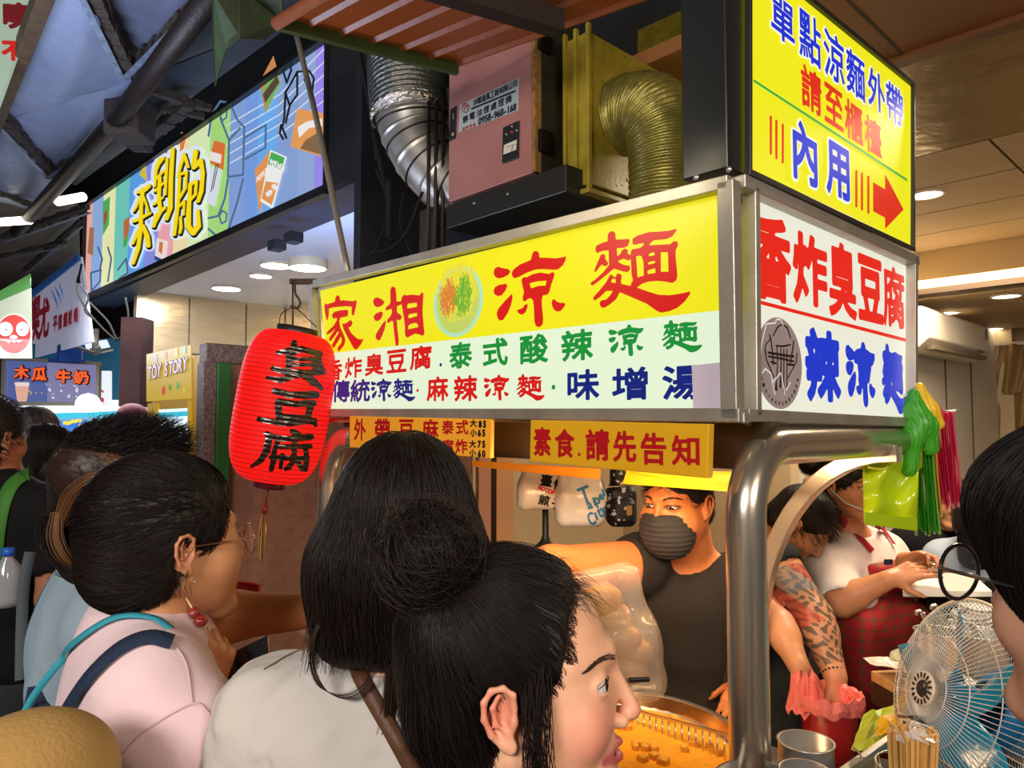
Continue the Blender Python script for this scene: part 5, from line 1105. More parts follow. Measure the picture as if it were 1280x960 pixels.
def glasses(parent, H, wide=.031, rad=.023, mat=None, r=.0011, tmpl=True, drop=-.004, fwd=.104, lens=None):
    m = MB(); mt = mat or pm('gold_wire', 'c98a5a', .25, .9)
    for q in (1, -1):
        m.tube([H.w(q*wide+rad*1.08*math.cos(t), fwd-abs(q*wide+rad*math.cos(t))**2*2.0, drop+rad*.92*math.sin(t)) for t in [k*math.pi/14 for k in range(28)]], r*H.s, 6, closed=True)
        if tmpl: m.tube([H.w(q*(wide+rad*1.08), fwd-.006, drop+.006), H.w(q*.076, .05, drop+.007), H.w(q*.083, .004, drop+.008), H.w(q*.084, -.016, drop-.01)], r*H.s*.9, 6)
    m.tube([H.w(-.008, fwd+.003, drop+.004), H.w(0, fwd+.006, drop+.007), H.w(.008, fwd+.003, drop+.004)], r*H.s, 6); m.obj('glasses', mt, parent, True, label='thin wire framed glasses')
    m = MB()
    for q in (1, -1): 
        V = [H.w(q*wide+rad*1.04*math.cos(t), fwd-abs(q*wide+rad*math.cos(t))**2*2.0, drop+rad*.9*math.sin(t)) for t in [k*math.pi/10 for k in range(20)]]; m.add(V, [tuple(range(20))])
    m.obj('lens', lens or pm('clear_lens', (.9, .9, .9), .03, alpha=.22, coat=1), parent)

# ---- 1. the woman with the bun, in profile, closest to the camera
hM = frame(97, 3); sc1 = .95; nose = A3(at(803, 890, .66)); H1 = Head(nose-sc1*(hM@A3((0, .1135, -.032))), 97, 3, 0, sc1)
p1 = person('person', 'woman in profile with a black top bun and slightly open lips, close in front', (H1.c[0], H1.c[1], 0))
S = Sdf(); H1.add(S, mouth=.0035, open_=1.15)
nb = Vector(H1.w(-.0, -.055, -.21)); nb.z = H1.c[2]-.215
S.rc(H1.w(0, -.022, -.05), nb, .052, .058, k=.03)
hip = Vector((nb.x-.02, nb.y, .92)); sR, sL = torso(S, nb, hip, .37, .19, 80)
arm(S, sR, Vector(sR)+Vector((.03, -.03, -.28)), Vector(sR)+Vector((.14, .02, -.50)), (.045, .038, .034, .025)); arm(S, sL, Vector(sL)+Vector((.02, .05, -.28)), Vector(sL)+Vector((.16, .04, -.47)), (.045, .038, .034, .025))
hand(S, Vector(sR)+Vector((.14, .02, -.50)), (.8, .1, -.4), (.2, -.9, .2), 1, sc=.95); hand(S, Vector(sL)+Vector((.16, .04, -.47)), (.8, -.2, -.2), (.2, .9, .3), -1, sc=.95)
H1.surf = S
V, Q = multi(S, .008, [(box_at(H1.c+A3((0, 0, -.02)), (.16, .13, .165)), .0016)])
base = rgb('eab594'); L = H1.loc(V)
def lipf(V_):
    l = H1.loc(V_); return np.abs(l[:, 0])/.030*.55+np.abs(l[:, 2]+.0635+.002)/.0135*.75+np.where(l[:, 1] < .074, 9, 0)
cols = paint(V, base, [(H1.w(.045, .066, -.035), .045, rgb('e2937a'), 1), (H1.w(0, .110, -.032), .022, rgb('d98f74'), 1), (H1.w(.09, -.01, 0), .04, rgb('de8a70'), .9), (H1.w(.031, .09, -.012), .015, rgb('c88f72'), 1), (H1.w(0, .08, -.09), .03, rgb('e2a68a'), 1), (lipf, 1, rgb('c06464'), .45)])
# dark of the open mouth and lash lines
cols = paint(V, base, [])*0+cols
inm = (np.abs(L[:, 2]+.0642) < .0019) & (np.abs(L[:, 0]) < .016) & (L[:, 1] > .06) & (L[:, 1] < .0875); cols[inm] = rgb('5a1f1e')
mesh_obj('body', V, Q, skin('a', 'e0a883', .42), p1, True, cols)
H1.eyes(p1, look=(.05, .05)); H1.brows(p1, '3a2620', 1.0)
def lashes(H, par, r=.0006, n=14):
    for q in (1, -1):
        up = []; 
        for k in range(n):
            a = math.pi*k/(n-1); x = .032-.0150*math.cos(a); z = .0045+.0050*math.sin(a); y = .0705+.0146*math.sqrt(max(.10, 1-((x-.031)/.0165)**2-((z-.004)/.0145)**2))+.0004; up.append(H.w(q*x, y, z))
        m = MB(); m.tube(up, [r*H.s*(.4+.6*math.sin(math.pi*k/(n-1))) for k in range(n)], 6); m.obj('eyelash_line', pm('lash_black', (.008, .005, .004), .6), par, True)
lashes(H1, p1)
m = MB(); m.box(H1.w(-.012, .081, -.0632), A3(H1.M@A3((.024, 0, 0))), A3(H1.M@A3((0, .0035, 0))), A3(H1.M@A3((0, 0, .0042)))); m.obj('teeth', pm('teeth', 'e8dccb', .3), p1, bevel=.001)
shirt = garment(nb, hip, .37, .19, 80, [(sR, Vector(sR)+Vector((.03, -.03, -.28)), .6, .058, .062), (sL, Vector(sL)+Vector((.02, .05, -.28)), .6, .058, .062)], cutr=.07); V, Q = shirt.mesh(.008); mesh_obj('shirt', V, Q, cloth('black_tee', (.02, .02, .022)), p1, True)
legs(p1, hip, 80, (.03, .035, .05))
# hair: cap pulled to a loose bun
def haircap(H, infl=.010, face=(0, .115, -.035), fr=(.075, .072, .095), nape=.0, kk=.012):
    C = Sdf(); C.keep = lambda P: (np.linalg.norm((H.loc(P)-A3(face))/A3(fr), axis=1) > 1.03); w = H.w; k = H.s; C.el(w(0, -.017, .036), A3((.073+infl, .094+infl, .080+infl*1.3))*k, H.M, .01); C.el(w(0, -.045, -.03), A3((.066+infl*.6, .060+infl, .06+nape))*k, H.M, .03)
    C.el(w(*face), A3(fr)*k, H.M, kk, 's')
    for q in (1, -1): C.el(w(q*.09, .008, -.022), A3((.03, .026, .034))*k, H.M, .01, 's')
    return C
C1 = haircap(H1, .007, (.0, .158, .018), (.14, .118, .140)); V, Q = C1.mesh(.003); mesh_obj('hair_cap', V, Q, HAIRC, p1, True)
bun = A3(at(537, 692, .64)); BN = Sdf(); BN.el(bun, (.040, .038, .036), k=.01)
V, Q = BN.mesh(.004); mesh_obj('hair_bun', V, Q, HAIRC, p1, True)
sd = seeds_on(C1, 5600, (H1.c-.14, H1.c+.15), lambda P: (H1.loc(P)[:, 2] > -.10) & C1.keep(P), .001)
P = flow(C1, sd, toward(bun+A3((.01, 0, -.01))), 11, .011, .0006, .05)
strands_obj(P, .00050, '140e0c', p1, .6)
sd = sd[:260]; P = flow(C1, sd, toward(bun), 12, .011, .003, .22); strands_obj(P, .0003, '241814', p1, .6)
def bunstrands(c, r, n, col, parent, seed, w=.0005, turns=1.3, base=(.55, -.5, .65), mess=.45):
    rs = np.random.RandomState(seed); S_ = 22; out = []
    for i in range(n):
        ax_ = A3(base)+rs.randn(3)*mess*(2.2 if i % 9 == 0 else 1); ax_ /= np.linalg.norm(ax_); a = np.cross(ax_, rs.randn(3)); a /= np.linalg.norm(a); b = np.cross(ax_, a); t = np.linspace(0, turns*rs.uniform(.7, 1.6)*math.pi, S_)+rs.rand()*6; rr = r*(1+.10*rs.randn())*(1+.05*np.sin(t*3+rs.rand()*6)); off = rs.uniform(-.85, .85)*r
        out.append(c+off*ax_+np.sqrt(np.maximum(rr**2-off**2, 1e-6))[:, None]*(np.cos(t)[:, None]*a+np.sin(t)[:, None]*b) if hasattr(rr, '__len__') else c)
    strands_obj(np.array(out), w, col, parent, .6)
bunstrands(bun, .040, 520, '1a110e', p1, 3); bunstrands(bun, .049, 60, '2a1c14', p1, 4, .00035)
hl_n = lambda P: np.linalg.norm((H1.loc(P)-A3((0, .158, .018)))/A3((.14, .118, .140)), axis=1)
CR1 = Sdf(); H1.add(CR1, ears=False, eyes=False)
sd = seeds_on(CR1, 800, (H1.c-.12, H1.c+.14), lambda P: (hl_n(P) > .93) & (hl_n(P) < 1.02) & (H1.loc(P)[:, 2] > .030) & (H1.loc(P)[:, 1] > 0), .0004)
P = flow(CR1, sd, toward(bun+A3((.01, 0, -.01))), 5, .009, .0008, .22); P[:, 3:] = P[:, 3:]+(.006*A3(H1.M[:, 2]))*np.linspace(.3, 1, 2)[None, :, None]; strands_obj(P, .00026, '2a1d16', p1, .6)
# baby hairs along the forehead and sideburn strands in front of the ear
fh = []
for i in range(110):
    y0 = nrs.uniform(.035, .062); z0 = .108-(y0-.035)*1.0+nrs.uniform(-.006, .006); x0 = nrs.uniform(-.03, .06); a = A3((x0, y0, z0)); d = A3((nrs.uniform(-.01, .01), nrs.uniform(.006, .022), nrs.uniform(-.004, .014))); fh.append([H1.w(*(a+d*t+A3((0, 0, -.010*t*t)))) for t in (0, .5, 1, 1.5)])
hairstrands_lines(fh, .00028, '20140f', p1)
sb_ = []
for i in range(120):
    x = .069+nrs.uniform(-.004, .006); y0 = nrs.uniform(.008, .034); y1 = y0*.5+nrs.uniform(.004, .018); pts = []
    for t in np.linspace(0, 1, 9): pts.append(H1.w(x+.010*math.sin(t*2.2)-(.0 if t < .6 else (t-.6)*.02), y0*(1-t)+y1*t+.004*math.sin(t*6+i), .035-.135*t*nrs.uniform(.96, 1.04)))
    sb_.append(pts)
hairstrands_lines(sb_, .00045, '1c1210', p1)

# ---- 2. the woman with long straight hair, seen from behind
H2 = Head(A3(at(507, 664, .96)), 6, 0, 0, 1.0)
p2 = person('person', 'woman seen from behind with long straight dark hair, white shirt and brown shoulder strap', (H2.c[0], H2.c[1], 0))
S = Sdf(); H2.add(S); nb = Vector((H2.c[0]-.005, H2.c[1]-.005, H2.c[2]-.185)); S.rc(H2.w(0, -.02, -.05), nb, .05, .055, k=.03)
hip = Vector((nb.x, nb.y+.01, .95)); sR, sL = torso(S, nb, hip, .42, .20, 6)
elL = Vector(sL)+Vector((-.03, -.0, -.28)); wrL = elL+Vector((.03, .20, .04)); elR = Vector(sR)+Vector((.04, .02, -.27)); wrR = elR+Vector((-.03, .2, .05))
arm(S, sL, elL, wrL); arm(S, sR, elR, wrR); hand(S, wrL, (0, 1, 0), (-.5, 0, .8), 1, sc=.95); hand(S, wrR, (0, 1, 0), (.5, 0, .8), -1, sc=.95)
H2.surf = S
V, Q = multi(S, .009, [(box_at(H2.c+A3((0, 0, -.02)), (.1, .13, .13)), .004)]); mesh_obj('body', V, Q, skin('b', 'd9a27c'), p2, True, paint(V, rgb('d9a27c'), []))
H2.eyes(p2)
G = garment(nb, hip, .42, .20, 6, [(sL, elL, .75, .066, .068), (sR, elR, .75, .066, .068)], fold=.0035, seed=4, frs=(45, 130), grow=.016)
V, Q = G.mesh(.005); mesh_obj('shirt', V, Q, cloth('white_linen', 'd3cdc6', 'c4bdb6', .9), p2, True); B2 = bvh_of(V, Q)
legs(p2, hip, 6, (.10, .09, .08))
C = Sdf(); C.rc(nb+Vector((0, -.0, -.01)), nb+Vector((0, .004, .028)), .066, .060, k=.01); C.rc(nb+Vector((0, .01, .0)), nb+Vector((0, .03, .12)), .058, .056, k=.004, op='s'); V, Q = C.mesh(.004); mesh_obj('collar', V, Q, cloth('white_linen', 'd3cdc6'), p2, True)
ribbon('shoulder_strap', B2, [(404, 778), (440, 828), (470, 880), (498, 928), (528, 985)], .0185, pm('brown_leather', '5e3c28', .5, bump=(70, .2), spec=.4), p2, .004, .003, .96, label='brown leather shoulder strap')
ribbon('yoke_seam', B2, [(330, 838), (380, 812), (440, 814), (520, 826), (560, 828)], .0020, pm('seam_brown', '8a6f60', .8), p2, .001, .0012, .96)
# long hair volume
HS = Sdf(); c = H2.c
HS.el(c+A3((0, -.012, .040)), (.084, .104, .090), k=.02); HS.rc(c+A3((0, -.03, 0)), c+A3((0, -.035, -.05)), .088, .092, k=.03)
HS.bx(c+A3((-.003, -.052, -.075)), (.098, .042, .075), rd=.038, k=.05); HS.bx(c+A3((-.003, -.03, -.04)), (.095, .06, .05), rd=.045, k=.05)
HS.el(c+A3((0, .115, -.03)), (.075, .075, .12), k=.01, op='s')
V, Q = HS.mesh(.005); mesh_obj('hair_mass', V, Q, HAIRC, p2, True)
sd = seeds_on(HS, 5200, (c-A3((.13, .15, .14)), c+A3((.13, .12, .15))), lambda P: P[:, 1] < c[1]+.07, .001)
def down(P): d = np.zeros_like(P); d[:, 2] = -1; q = P-(c+A3((0, -.02, .125))); top_ = np.clip((P[:, 2]-c[2]-.02)/.10, 0, 1)[:, None]; return d*(1-top_*.6)+q/(np.linalg.norm(q, axis=1, keepdims=True)+1e-6)*top_*1.2
P = flow(HS, sd, down, 12, .013, .001, .10); strands_obj(P, .0006, '1e140f', p2, .6)
# straight ends that leave the volume and hang down the back
ends = []
for i in range(900):
    x = c[0]+nrs.uniform(-.100, .098); y = c[1]-.075+nrs.uniform(-.018, .03)-.0; z0 = c[2]-.06; ln_ = nrs.uniform(.05, .075)+(.02 if abs(x-c[0]) > .06 else .012); dx = nrs.uniform(-.012, .012); ends.append([(x+dx*t*t, y-.016*t, z0-ln_*t) for t in np.linspace(0, 1, 8)])
hairstrands_lines(ends, .0006, '231711', p2)
# one thick lock falling over the strap, a curled strand
lock = []
for i in range(220):
    a = nrs.randn()*4.2; q = nrs.uniform(-.006, .006)
    pts = [at(500+a*1.4, 735, .88+q), at(497+a, 790, .868+q), at(489+a*.8, 850, .865+q), at(485+a*1.0, 905, .862+q), at(478+a*1.5, 975+nrs.uniform(-25, 10), .86+q)]; lock.append([tuple(v) for v in smooth_path(pts, 4)])
hairstrands_lines(lock, .0006, '2a1b14', p2)
curl = []
for i in range(34):
    j = nrs.randn(); pts = [at(402+j, 775, .86), at(391+j*1.4, 800, .86), at(391+j*1.6, 835, .86), at(405+j*2, 862+j, .86), at(432+j*2, 871+j*1.6, .86), at(456+j, 858+j*2, .86), at(470+j*3, 830, .86)]; curl.append([tuple(v) for v in smooth_path(pts, 4)])
hairstrands_lines(curl, .0004, '33221a', p2)
wisp = []
for i in range(46):
    x0 = nrs.uniform(400, 500); k = nrs.uniform(-30, 30); pts = [at(x0, 762, .865), at(x0+k*.3, 800, .865), at(x0+k*.8, 830, .865), at(x0+k*1.3, 845+nrs.uniform(-10, 15), .865)]; wisp.append([tuple(v) for v in smooth_path(pts, 4)])
hairstrands_lines(wisp, .0003, '4a342a', p2)

# ---- 3. the woman in glasses and overalls, back to the camera
M_ = frame(47, 2); sc3 = 1.06; ear = A3(at(231, 694, 1.06)); H3 = Head(ear-sc3*(M_@A3((.082, -.008, -.006))), 47, 2, 0, sc3)
p3 = person('person', 'woman in glasses with a brown bun, pink shirt and denim overalls, holding a skewer', (H3.c[0], H3.c[1], 0))
S = Sdf(); H3.add(S, mouth=.001); S.rc(H3.w(.036, .052, -.03), H3.w(.030, .058, -.06), .026*sc3, .020*sc3, k=.03)
nb = Vector(at(178, 762, 1.15)); S.rc(H3.w(0, -.02, -.05), nb, .053, .058, k=.03)
hip = nb+Vector((.02, .03, -.50)); sR, sL = torso(S, nb, hip, .40, .22, 60)
elR = Vector(at(300, 985, 1.02)); wrR = Vector(at(256, 872, 1.10)); elL = Vector(at(265, 900, 1.35)); wrL = Vector(at(272, 880, 1.22))
arm(S, sR, elR, wrR, (.046, .038, .034, .024)); arm(S, sL, elL, wrL, (.046, .036, .032, .024))
hand(S, wrR, (at(266, 830, 1.10)-wrR), (.75, -.6, .1), -1, curls=[(1.25, 1.4, .7)]*4, sc=.88, thumb=(.35, .7, -.6))
hand(S, wrL, (at(325, 845, 1.20)-wrL), (.1, .2, 1), -1, curl=(.35, .3, .2), sc=.9)
H3.surf = S
V, Q = multi(S, .007, [(box_at(H3.c+A3((0, 0, -.02)), .13), .0028), (box_at(Vector(at(268, 840, 1.09)), (.08, .08, .085)), .0028), (box_at(Vector(at(305, 850, 1.20)), (.085, .09, .06)), .0032)])
cols = paint(V, rgb('cf9468'), [(H3.w(.09, -.01, 0), .04, rgb('d08a66'), .9), (wrR, .12, rgb('e09058'), .8)]); mesh_obj('body', V, Q, skin('c', 'cf9468'), p3, True, cols); H3.eyes(p3)
glasses(p3, H3, .034, .024, fwd=.106)
G = garment(nb, hip, .40, .22, 60, [(sR, elR, .45, .068, .078), (sL, elL, .5, .062, .066)], fold=.004, seed=9, cutr=.060, grow=.014, frs=(12, 30))
V, Q = G.mesh(.005); mesh_obj('shirt', V, Q, cloth('pale_pink', 'ecd2d6', 'e2c4ca', .9), p3, True); B3 = bvh_of(V, Q)
legs(p3, hip, 60, (.02, .03, .07))
DEN = pm('dark_denim', '16243c', .85, var=(120, '22344e', 1.4), bump=(200, .3)); TEAL = pm('teal_strap', '2f93a6', .7, bump=(150, .2))
ribbon('overall_strap', B3, [(60, 930), (82, 898), (112, 852), (150, 815), (185, 800), (214, 806)], .026, DEN, p3, .004, .004, 1.1, label='navy denim overall strap')
ribbon('bag_strap', B3, [(24, 905), (42, 870), (75, 828), (110, 796), (150, 775), (190, 778), (212, 792)], .0105, TEAL, p3, .006, .003, 1.1, label='teal bag strap')
# bib of the overalls, a thick patch lying on the back
S4 = Sdf(); S4.it = [list(i) for i in []]
q4 = [(18, 960), (38, 862), (52, 880), (78, 915), (86, 985)]; pts = [px_on(B3, x, y, .004, 1.12)[0] for x, y in [(20, 985), (27, 920), (40, 858), (50, 878), (78, 905), (86, 935), (88, 985)]]
m = MB(); cc = sum(pts, Vector())/len(pts); nn = Vector((-.6, -.75, .1)); m.add([p+nn*.006 for p in pts]+[p-nn*.01 for p in pts], [tuple(range(7)), tuple(range(13, 6, -1))]+[(i, (i+1) % 7, 7+(i+1) % 7, 7+i) for i in range(7)]); m.obj('overall_bib', DEN, p3, label='navy denim back panel')
ribbon('seam', B3, [(212, 800), (232, 830), (240, 880)], .003, cloth('seam_pink', 'd9bcc2'), p3, .001, .0015, 1.0); ribbon('seam', B3, [(140, 962), (180, 915), (240, 880), (262, 893)], .003, cloth('seam_pink', 'c9a8ae'), p3, .001, .0015, 1.0)
m = MB(); e = H3.w(.086, .004, -.042); m.tube([A3(e)+A3((0, .003*math.cos(t), .003*math.sin(t)-.002)) for t in [k*.6 for k in range(10)]], .0008, 6); m.obj('earring', pm('silver', (.8, .8, .8), .2, 1), p3, True)
C3 = haircap(H3, .013, (0, .135, -.01), (.12, .085, .125)); V, Q = C3.mesh(.004); mesh_obj('hair_cap', V, Q, HAIRC, p3, True)
bun = A3(at(112, 668, 1.18)); sd = seeds_on(C3, 3600, (H3.c-.15, H3.c+.15), lambda P: (H3.loc(P)[:, 2] > -.09) & C3.keep(P), .001)
P = flow(C3, sd, toward(bun), 12, .012, .001, .08); strands_obj(P, .0006, '1b110d', p3, .6)
BN = Sdf(); BN.el(bun, (.052, .05, .060), k=.02); BN.el(bun+A3((.035, .0, .0)), (.05, .045, .055), k=.03); BN.el(bun+A3((.0, .0, -.045)), (.04, .04, .035), k=.03); V, Q = BN.mesh(.005); mesh_obj('hair_bun', V, Q, HAIRC, p3, True)
bunstrands(bun, .060, 500, '1d120d', p3, 5, .0007); bunstrands(bun+A3((.03, 0, .012)), .056, 300, '1a100c', p3, 6, .0007)
hl = []
for i in range(420):   # lighter brown sweep around the bun
    j = nrs.randn()*3.2; k = nrs.uniform(-.01, .01); side = i % 2
    pts = [at(148+j, 598+j*.8, 1.12+k), at(118+j, 602+j*1.2, 1.10+k), at(90+j*1.3, 622+j, 1.10+k), at(74+j, 655+j*.5, 1.11+k)] if side else [at(72+j*.8, 640, 1.11+k), at(70+j*1.2, 672, 1.10+k), at(82+j*1.4, 698, 1.10+k), at(104+j*1.5, 716+j*.5, 1.12+k)]
    hl.append([tuple(v) for v in smooth_path(pts, 4)])
hairstrands_lines(hl, .0008, '6e4a2c', p3)
nk = []
for i in range(60):
    x0 = nrs.uniform(190, 235); pts = [at(x0, 712, 1.06), at(x0+nrs.uniform(-4, 6), 730, 1.06), at(x0+nrs.uniform(-8, 14), 748, 1.07)]; nk.append([tuple(v) for v in smooth_path(pts, 4)])
hairstrands_lines(nk, .0004, '2a1a12', p3)
# skewer with two glazed balls
sk = thing('food_skewer', 'wooden skewer with two glazed red brown meat balls held in the fist', 'food', at(250, 772, 1.08))
m = MB(); m.tube([at(232, 747, 1.085), at(263, 796, 1.10)], .0014, 6); m.obj('stick', pm('bamboo', 'd8b888', .5), sk, True)
for x, y, r in ((243, 766, .0088), (251, 776, .0098)):
    m = MB(); c_ = at(x, y, 1.09); m.lathe(c_, ZZ, [(max(.0001, r*math.sin(t)*(1+.05*math.sin(5*t))), -r*math.cos(t)) for t in [math.pi*i/12 for i in range(13)]], 18); m.obj('meat_ball', pm('glazed_meat', '9a2c18', .2, coat=.8, var=(200, '6a1a10', 1.4), bump=(160, .4)), sk, True)

# ---- 4. the short haired man with the outstretched arm
H4 = Head(A3(at(146, 612, 1.48)), 58, 0, 0, 1.06)
p4 = person('person', 'man with short faded black hair in a pale blue tee, arm reaching to the counter', (H4.c[0], H4.c[1], 0))
S = Sdf(); H4.add(S); nb = Vector(at(128, 705, 1.52)); S.rc(H4.w(0, -.02, -.04), nb, .062, .066, k=.03)
hip = nb+Vector((.0, .03, -.52)); sR, sL = torso(S, nb, hip, .46, .25, 55)
elR = Vector(at(228, 775, 1.33)); wrR = Vector(at(408, 762, 1.40)); elL = Vector(sL)+Vector((0, .05, -.28)); wrL = elL+Vector((.2, .05, .03))
arm(S, sR, elR, wrR, (.052, .047, .040, .029)); arm(S, sL, elL, wrL); hand(S, wrR, (1, .1, 0), (0, -.3, 1), 1, sc=1.0, curl=(.3, .3, .2)); hand(S, wrL, (1, 0, 0), (0, .3, 1), -1)
H4.surf = S; V, Q = multi(S, .009, [(box_at(H4.c, .14), .004), (box_at(Vector(at(440, 762, 1.42)), (.13, .07, .07)), .0045)])
cols = paint(V, rgb('d68e58'), [(H4.w(0, -.05, .02), .125, rgb('3a2820'), .35)]); mesh_obj('body', V, Q, skin('d', 'd68e58'), p4, True, cols); H4.eyes(p4)
G = garment(nb, hip, .46, .25, 55, [(sR, elR, .5, .070, .072), (sL, elL, .5, .07, .07)], fold=.006, seed=14, frs=(14, 40)); V, Q = G.mesh(.007); mesh_obj('shirt', V, Q, cloth('pale_blue_tee', '9fb2bf', '8ca1b0', .9), p4, True); B4 = bvh_of(V, Q)
ribbon('shoulder_strap', B4, [(38, 690), (30, 730), (27, 790), (26, 850)], .020, pm('grey_webbing', '4c5458', .8), p4, .004, .003, 1.45, label='dark grey shoulder strap')
legs(p4, hip, 55, (.04, .04, .05))
C4 = haircap(H4, .006, (0, .118, -.03), (.085, .07, .10)); TOP = Sdf(); TOP.el(H4.w(0, .005, .078), A3((.064, .098, .045))*1.06, H4.M); V, Q = TOP.mesh(.005); mesh_obj('hair_cap', V, Q, HAIRC, p4, True)
sd = seeds_on(C4, 6000, (H4.c-.16, H4.c+.16), lambda P: (H4.loc(P)[:, 2] > -.04) & (H4.loc(P)[:, 1] < .05), -.004); f, g = C4.grad(sd)
d = g*.5+A3((0, 0, -.6)); P = np.stack([sd+d*t*.009 for t in (0, .5, 1)], 1); strands_obj(P, .0005, '2a1a12', p4, .5)
sd = seeds_on(TOP, 3600, (H4.c-.16, H4.c+.18), lambda P: (H4.loc(P)[:, 2] > .055), .0); f, g = TOP.grad(sd); fw = A3(H4.M[:, 1]); ln_ = nrs.uniform(.016, .034, (len(sd), 1))
P = np.stack([sd+(g*.55*t+fw*(.5*t+.5*t*t)+nrs.randn(len(sd), 3)*.12*t+A3((0, 0, .35*t)))*ln_ for t in (0, .3, .6, .85, 1)], 1); strands_obj(P, .0009, '0e0a09', p4, .5)

# ---- 5. the cook with the black mask
H5 = Head(A3(at(846, 628, 2.20)), 222, -6, 0, 1.20)
p5 = person('person', 'cook in a black sleeveless tee and black face mask reaching across behind the counter', (H5.c[0], H5.c[1], 0))
S = Sdf(); H5.add(S, chin=1.1, open_=.55); S.rc(H5.w(.04, .04, -.04), H5.w(-.04, .04, -.04), .044, .044, k=.03); nb = Vector(at(858, 700, 2.32)); S.rc(H5.w(0, -.015, -.05), nb, .080, .088, k=.04)
hip = Vector((nb.x+.02, nb.y+.06, .82)); sR, sL = torso(S, nb, hip, .46, .32, 205, belly=.06)
sL = Vector(at(925, 742, 2.44)); sR = Vector(at(800, 706, 2.26)); elR = Vector(at(690, 712, 2.08)); wrR = Vector(at(590, 775, 1.92)); elL = Vector(at(955, 810, 2.45)); wrL = Vector(at(932, 850, 2.15))
arm(S, sR, elR, wrR, (.076, .065, .050, .036)); arm(S, sL, elL, wrL, (.062, .05, .042, .03)); hand(S, wrR, (-.6, -.4, -.6), (-.5, 0, .8), -1, sc=1.05); hand(S, wrL, (-.6, -.6, -.5), (.2, 0, .9), 1, sc=1.05)
H5.surf = S; V, Q = multi(S, .009, [(box_at(H5.c+A3((0, 0, -.02)), .14), .0032)])
L = H5.loc(V); cols = paint(V, rgb('e08a50'), [])
for q in (1, -1):
    l2 = L-A3((q*.031, .088, .0047)); e = (l2[:, 0]/.0165)**2+(l2[:, 2]/.0055)**2; mk = (e < 1.5) & (L[:, 1] > .065); cols[mk] = cols[mk]*.25
mesh_obj('body', V, Q, skin('e', 'e08a50'), p5, True, cols); H5.eyes(p5, look=(0, -.3)); lashes(H5, p5, .0012); H5.brows(p5, '1a100c', 1.1)
MK = Sdf(); w = H5.w; MK.el(w(0, .050, -.058), A3((.073, .064, .074))*1.2, H5.M, .02); MK.el(w(0, .100, -.030), A3((.014, .014, .014)), H5.M, .03); MK.bx(w(0, -.03, -.052), (.12, .084, .1), H5.M, .005, .004, 's'); MK.bx(w(0, .09, .024), (.12, .1, .044), H5.M, .005, .004, 's'); MK.bx(w(0, .05, -.145), (.12, .12, .036), H5.M, .005, .01, 's') if False else None
MK.noise = lambda P: -.0012*np.sin((P-H5.c)@H5.M[:, 2]*420); V, Q = MK.mesh(.003); mesh_obj('face_mask', V, Q, pm('black_mask', (.035, .032, .030), .8), p5, True, label='black pleated face mask')
m = MB(); m.tube([w(-.052, .072, -.020), w(-.070, .03, .0), w(-.086, -.004, .020)], .0013, 5); m.tube([w(-.052, .066, -.085), w(-.070, .03, -.05), w(-.086, -.004, -.030)], .0013, 5); m.obj('mask_loop', BLACK, p5, True)
C5 = haircap(H5, .007, (0, .118, -.03), (.085, .074, .098)); V, Q = C5.mesh(.004); mesh_obj('hair_cap', V, Q, HAIRC, p5, True)
sd = seeds_on(C5, 1800, (H5.c-.16, H5.c+.16), lambda P: (H5.loc(P)[:, 2] > -.06), .0); f, g = C5.grad(sd); P = np.stack([sd+(g*.5+A3(H5.M[:, 1])*.5*t)*t*.018 for t in (0, .5, 1)], 1); strands_obj(P, .0008, '120c0a', p5, .5)
G = garment(nb, hip, .46, .32, 205, [(sR, elR, .06, .098, .094), (sL, elL, .3, .08, .08)], fold=.005, seed=21, cutr=.100, grow=.018, belly=.06); V, Q = G.mesh(.007); mesh_obj('shirt', V, Q, cloth('black_tank', (.022, .018, .014)), p5, True)
A_ = Sdf(); X = Vector(frame(205)[:, 0]); Yf = Vector(frame(205)[:, 1]); cc = hip+Yf*.12; A_.bx(cc+ZZ*.14, (.17, .035, .27), frame(205), .03, .03); A_.noise = sines(.006, seed=5); V, Q = A_.mesh(.009); mesh_obj('apron', V, Q, cloth('black_apron', (.030, .024, .018)), p5, True, label='dark apron')
legs(p5, hip, 205, (.02, .02, .025))

# ---- 6. the tattooed cook bending down
H6 = Head(A3(at(1001, 655, 2.42)), 115, -48, 0, 1.0)
p6 = person('person', 'cook bending down with a tattooed forearm over a red bucket', (1.0, 2.3, 0))
S = Sdf(); H6.add(S); nb = Vector(at(948, 690, 2.50)); S.rc(H6.w(0, -.03, -.04), nb, .060, .064, k=.03); hip = Vector(at(950, 850, 2.56)); sR, sL = torso(S, nb, hip, .34, .22, 150)
sT = Vector(at(974, 700, 2.30)); elT = Vector(at(1018, 772, 2.18)); wrT = Vector(at(1044, 846, 2.06)); sU = Vector(at(928, 722, 2.42)); elU = Vector(at(974, 782, 2.14)); wrU = Vector(at(1000, 836, 2.02))
arm(S, sT, elT, wrT, (.056, .050, .045, .031)); arm(S, sU, elU, wrU, (.052, .042, .037, .027))
hand(S, wrT, at(1056, 890, 2.04)-wrT, (.55, -.8, .1), 1, curls=[(.25, .3, .2), (.2, .25, .2), (.2, .3, .2), (.35, .4, .3)], sc=1.0, thumb=(.55, .8, -.3), spread=.09)
hand(S, wrU, at(1012, 862, 2.00)-wrU, (.4, -.9, .2), -1, curls=[(.9, 1.0, .6)]*4, sc=.95)
H6.surf = S; V, Q = multi(S, .008, [((A3(wrT)-A3((.13, .09, .17)), A3(wrT)+A3((.10, .22, .42))), .0034), (box_at(wrU+Vector((.02, 0, -.04)), (.07, .08, .09)), .004)])
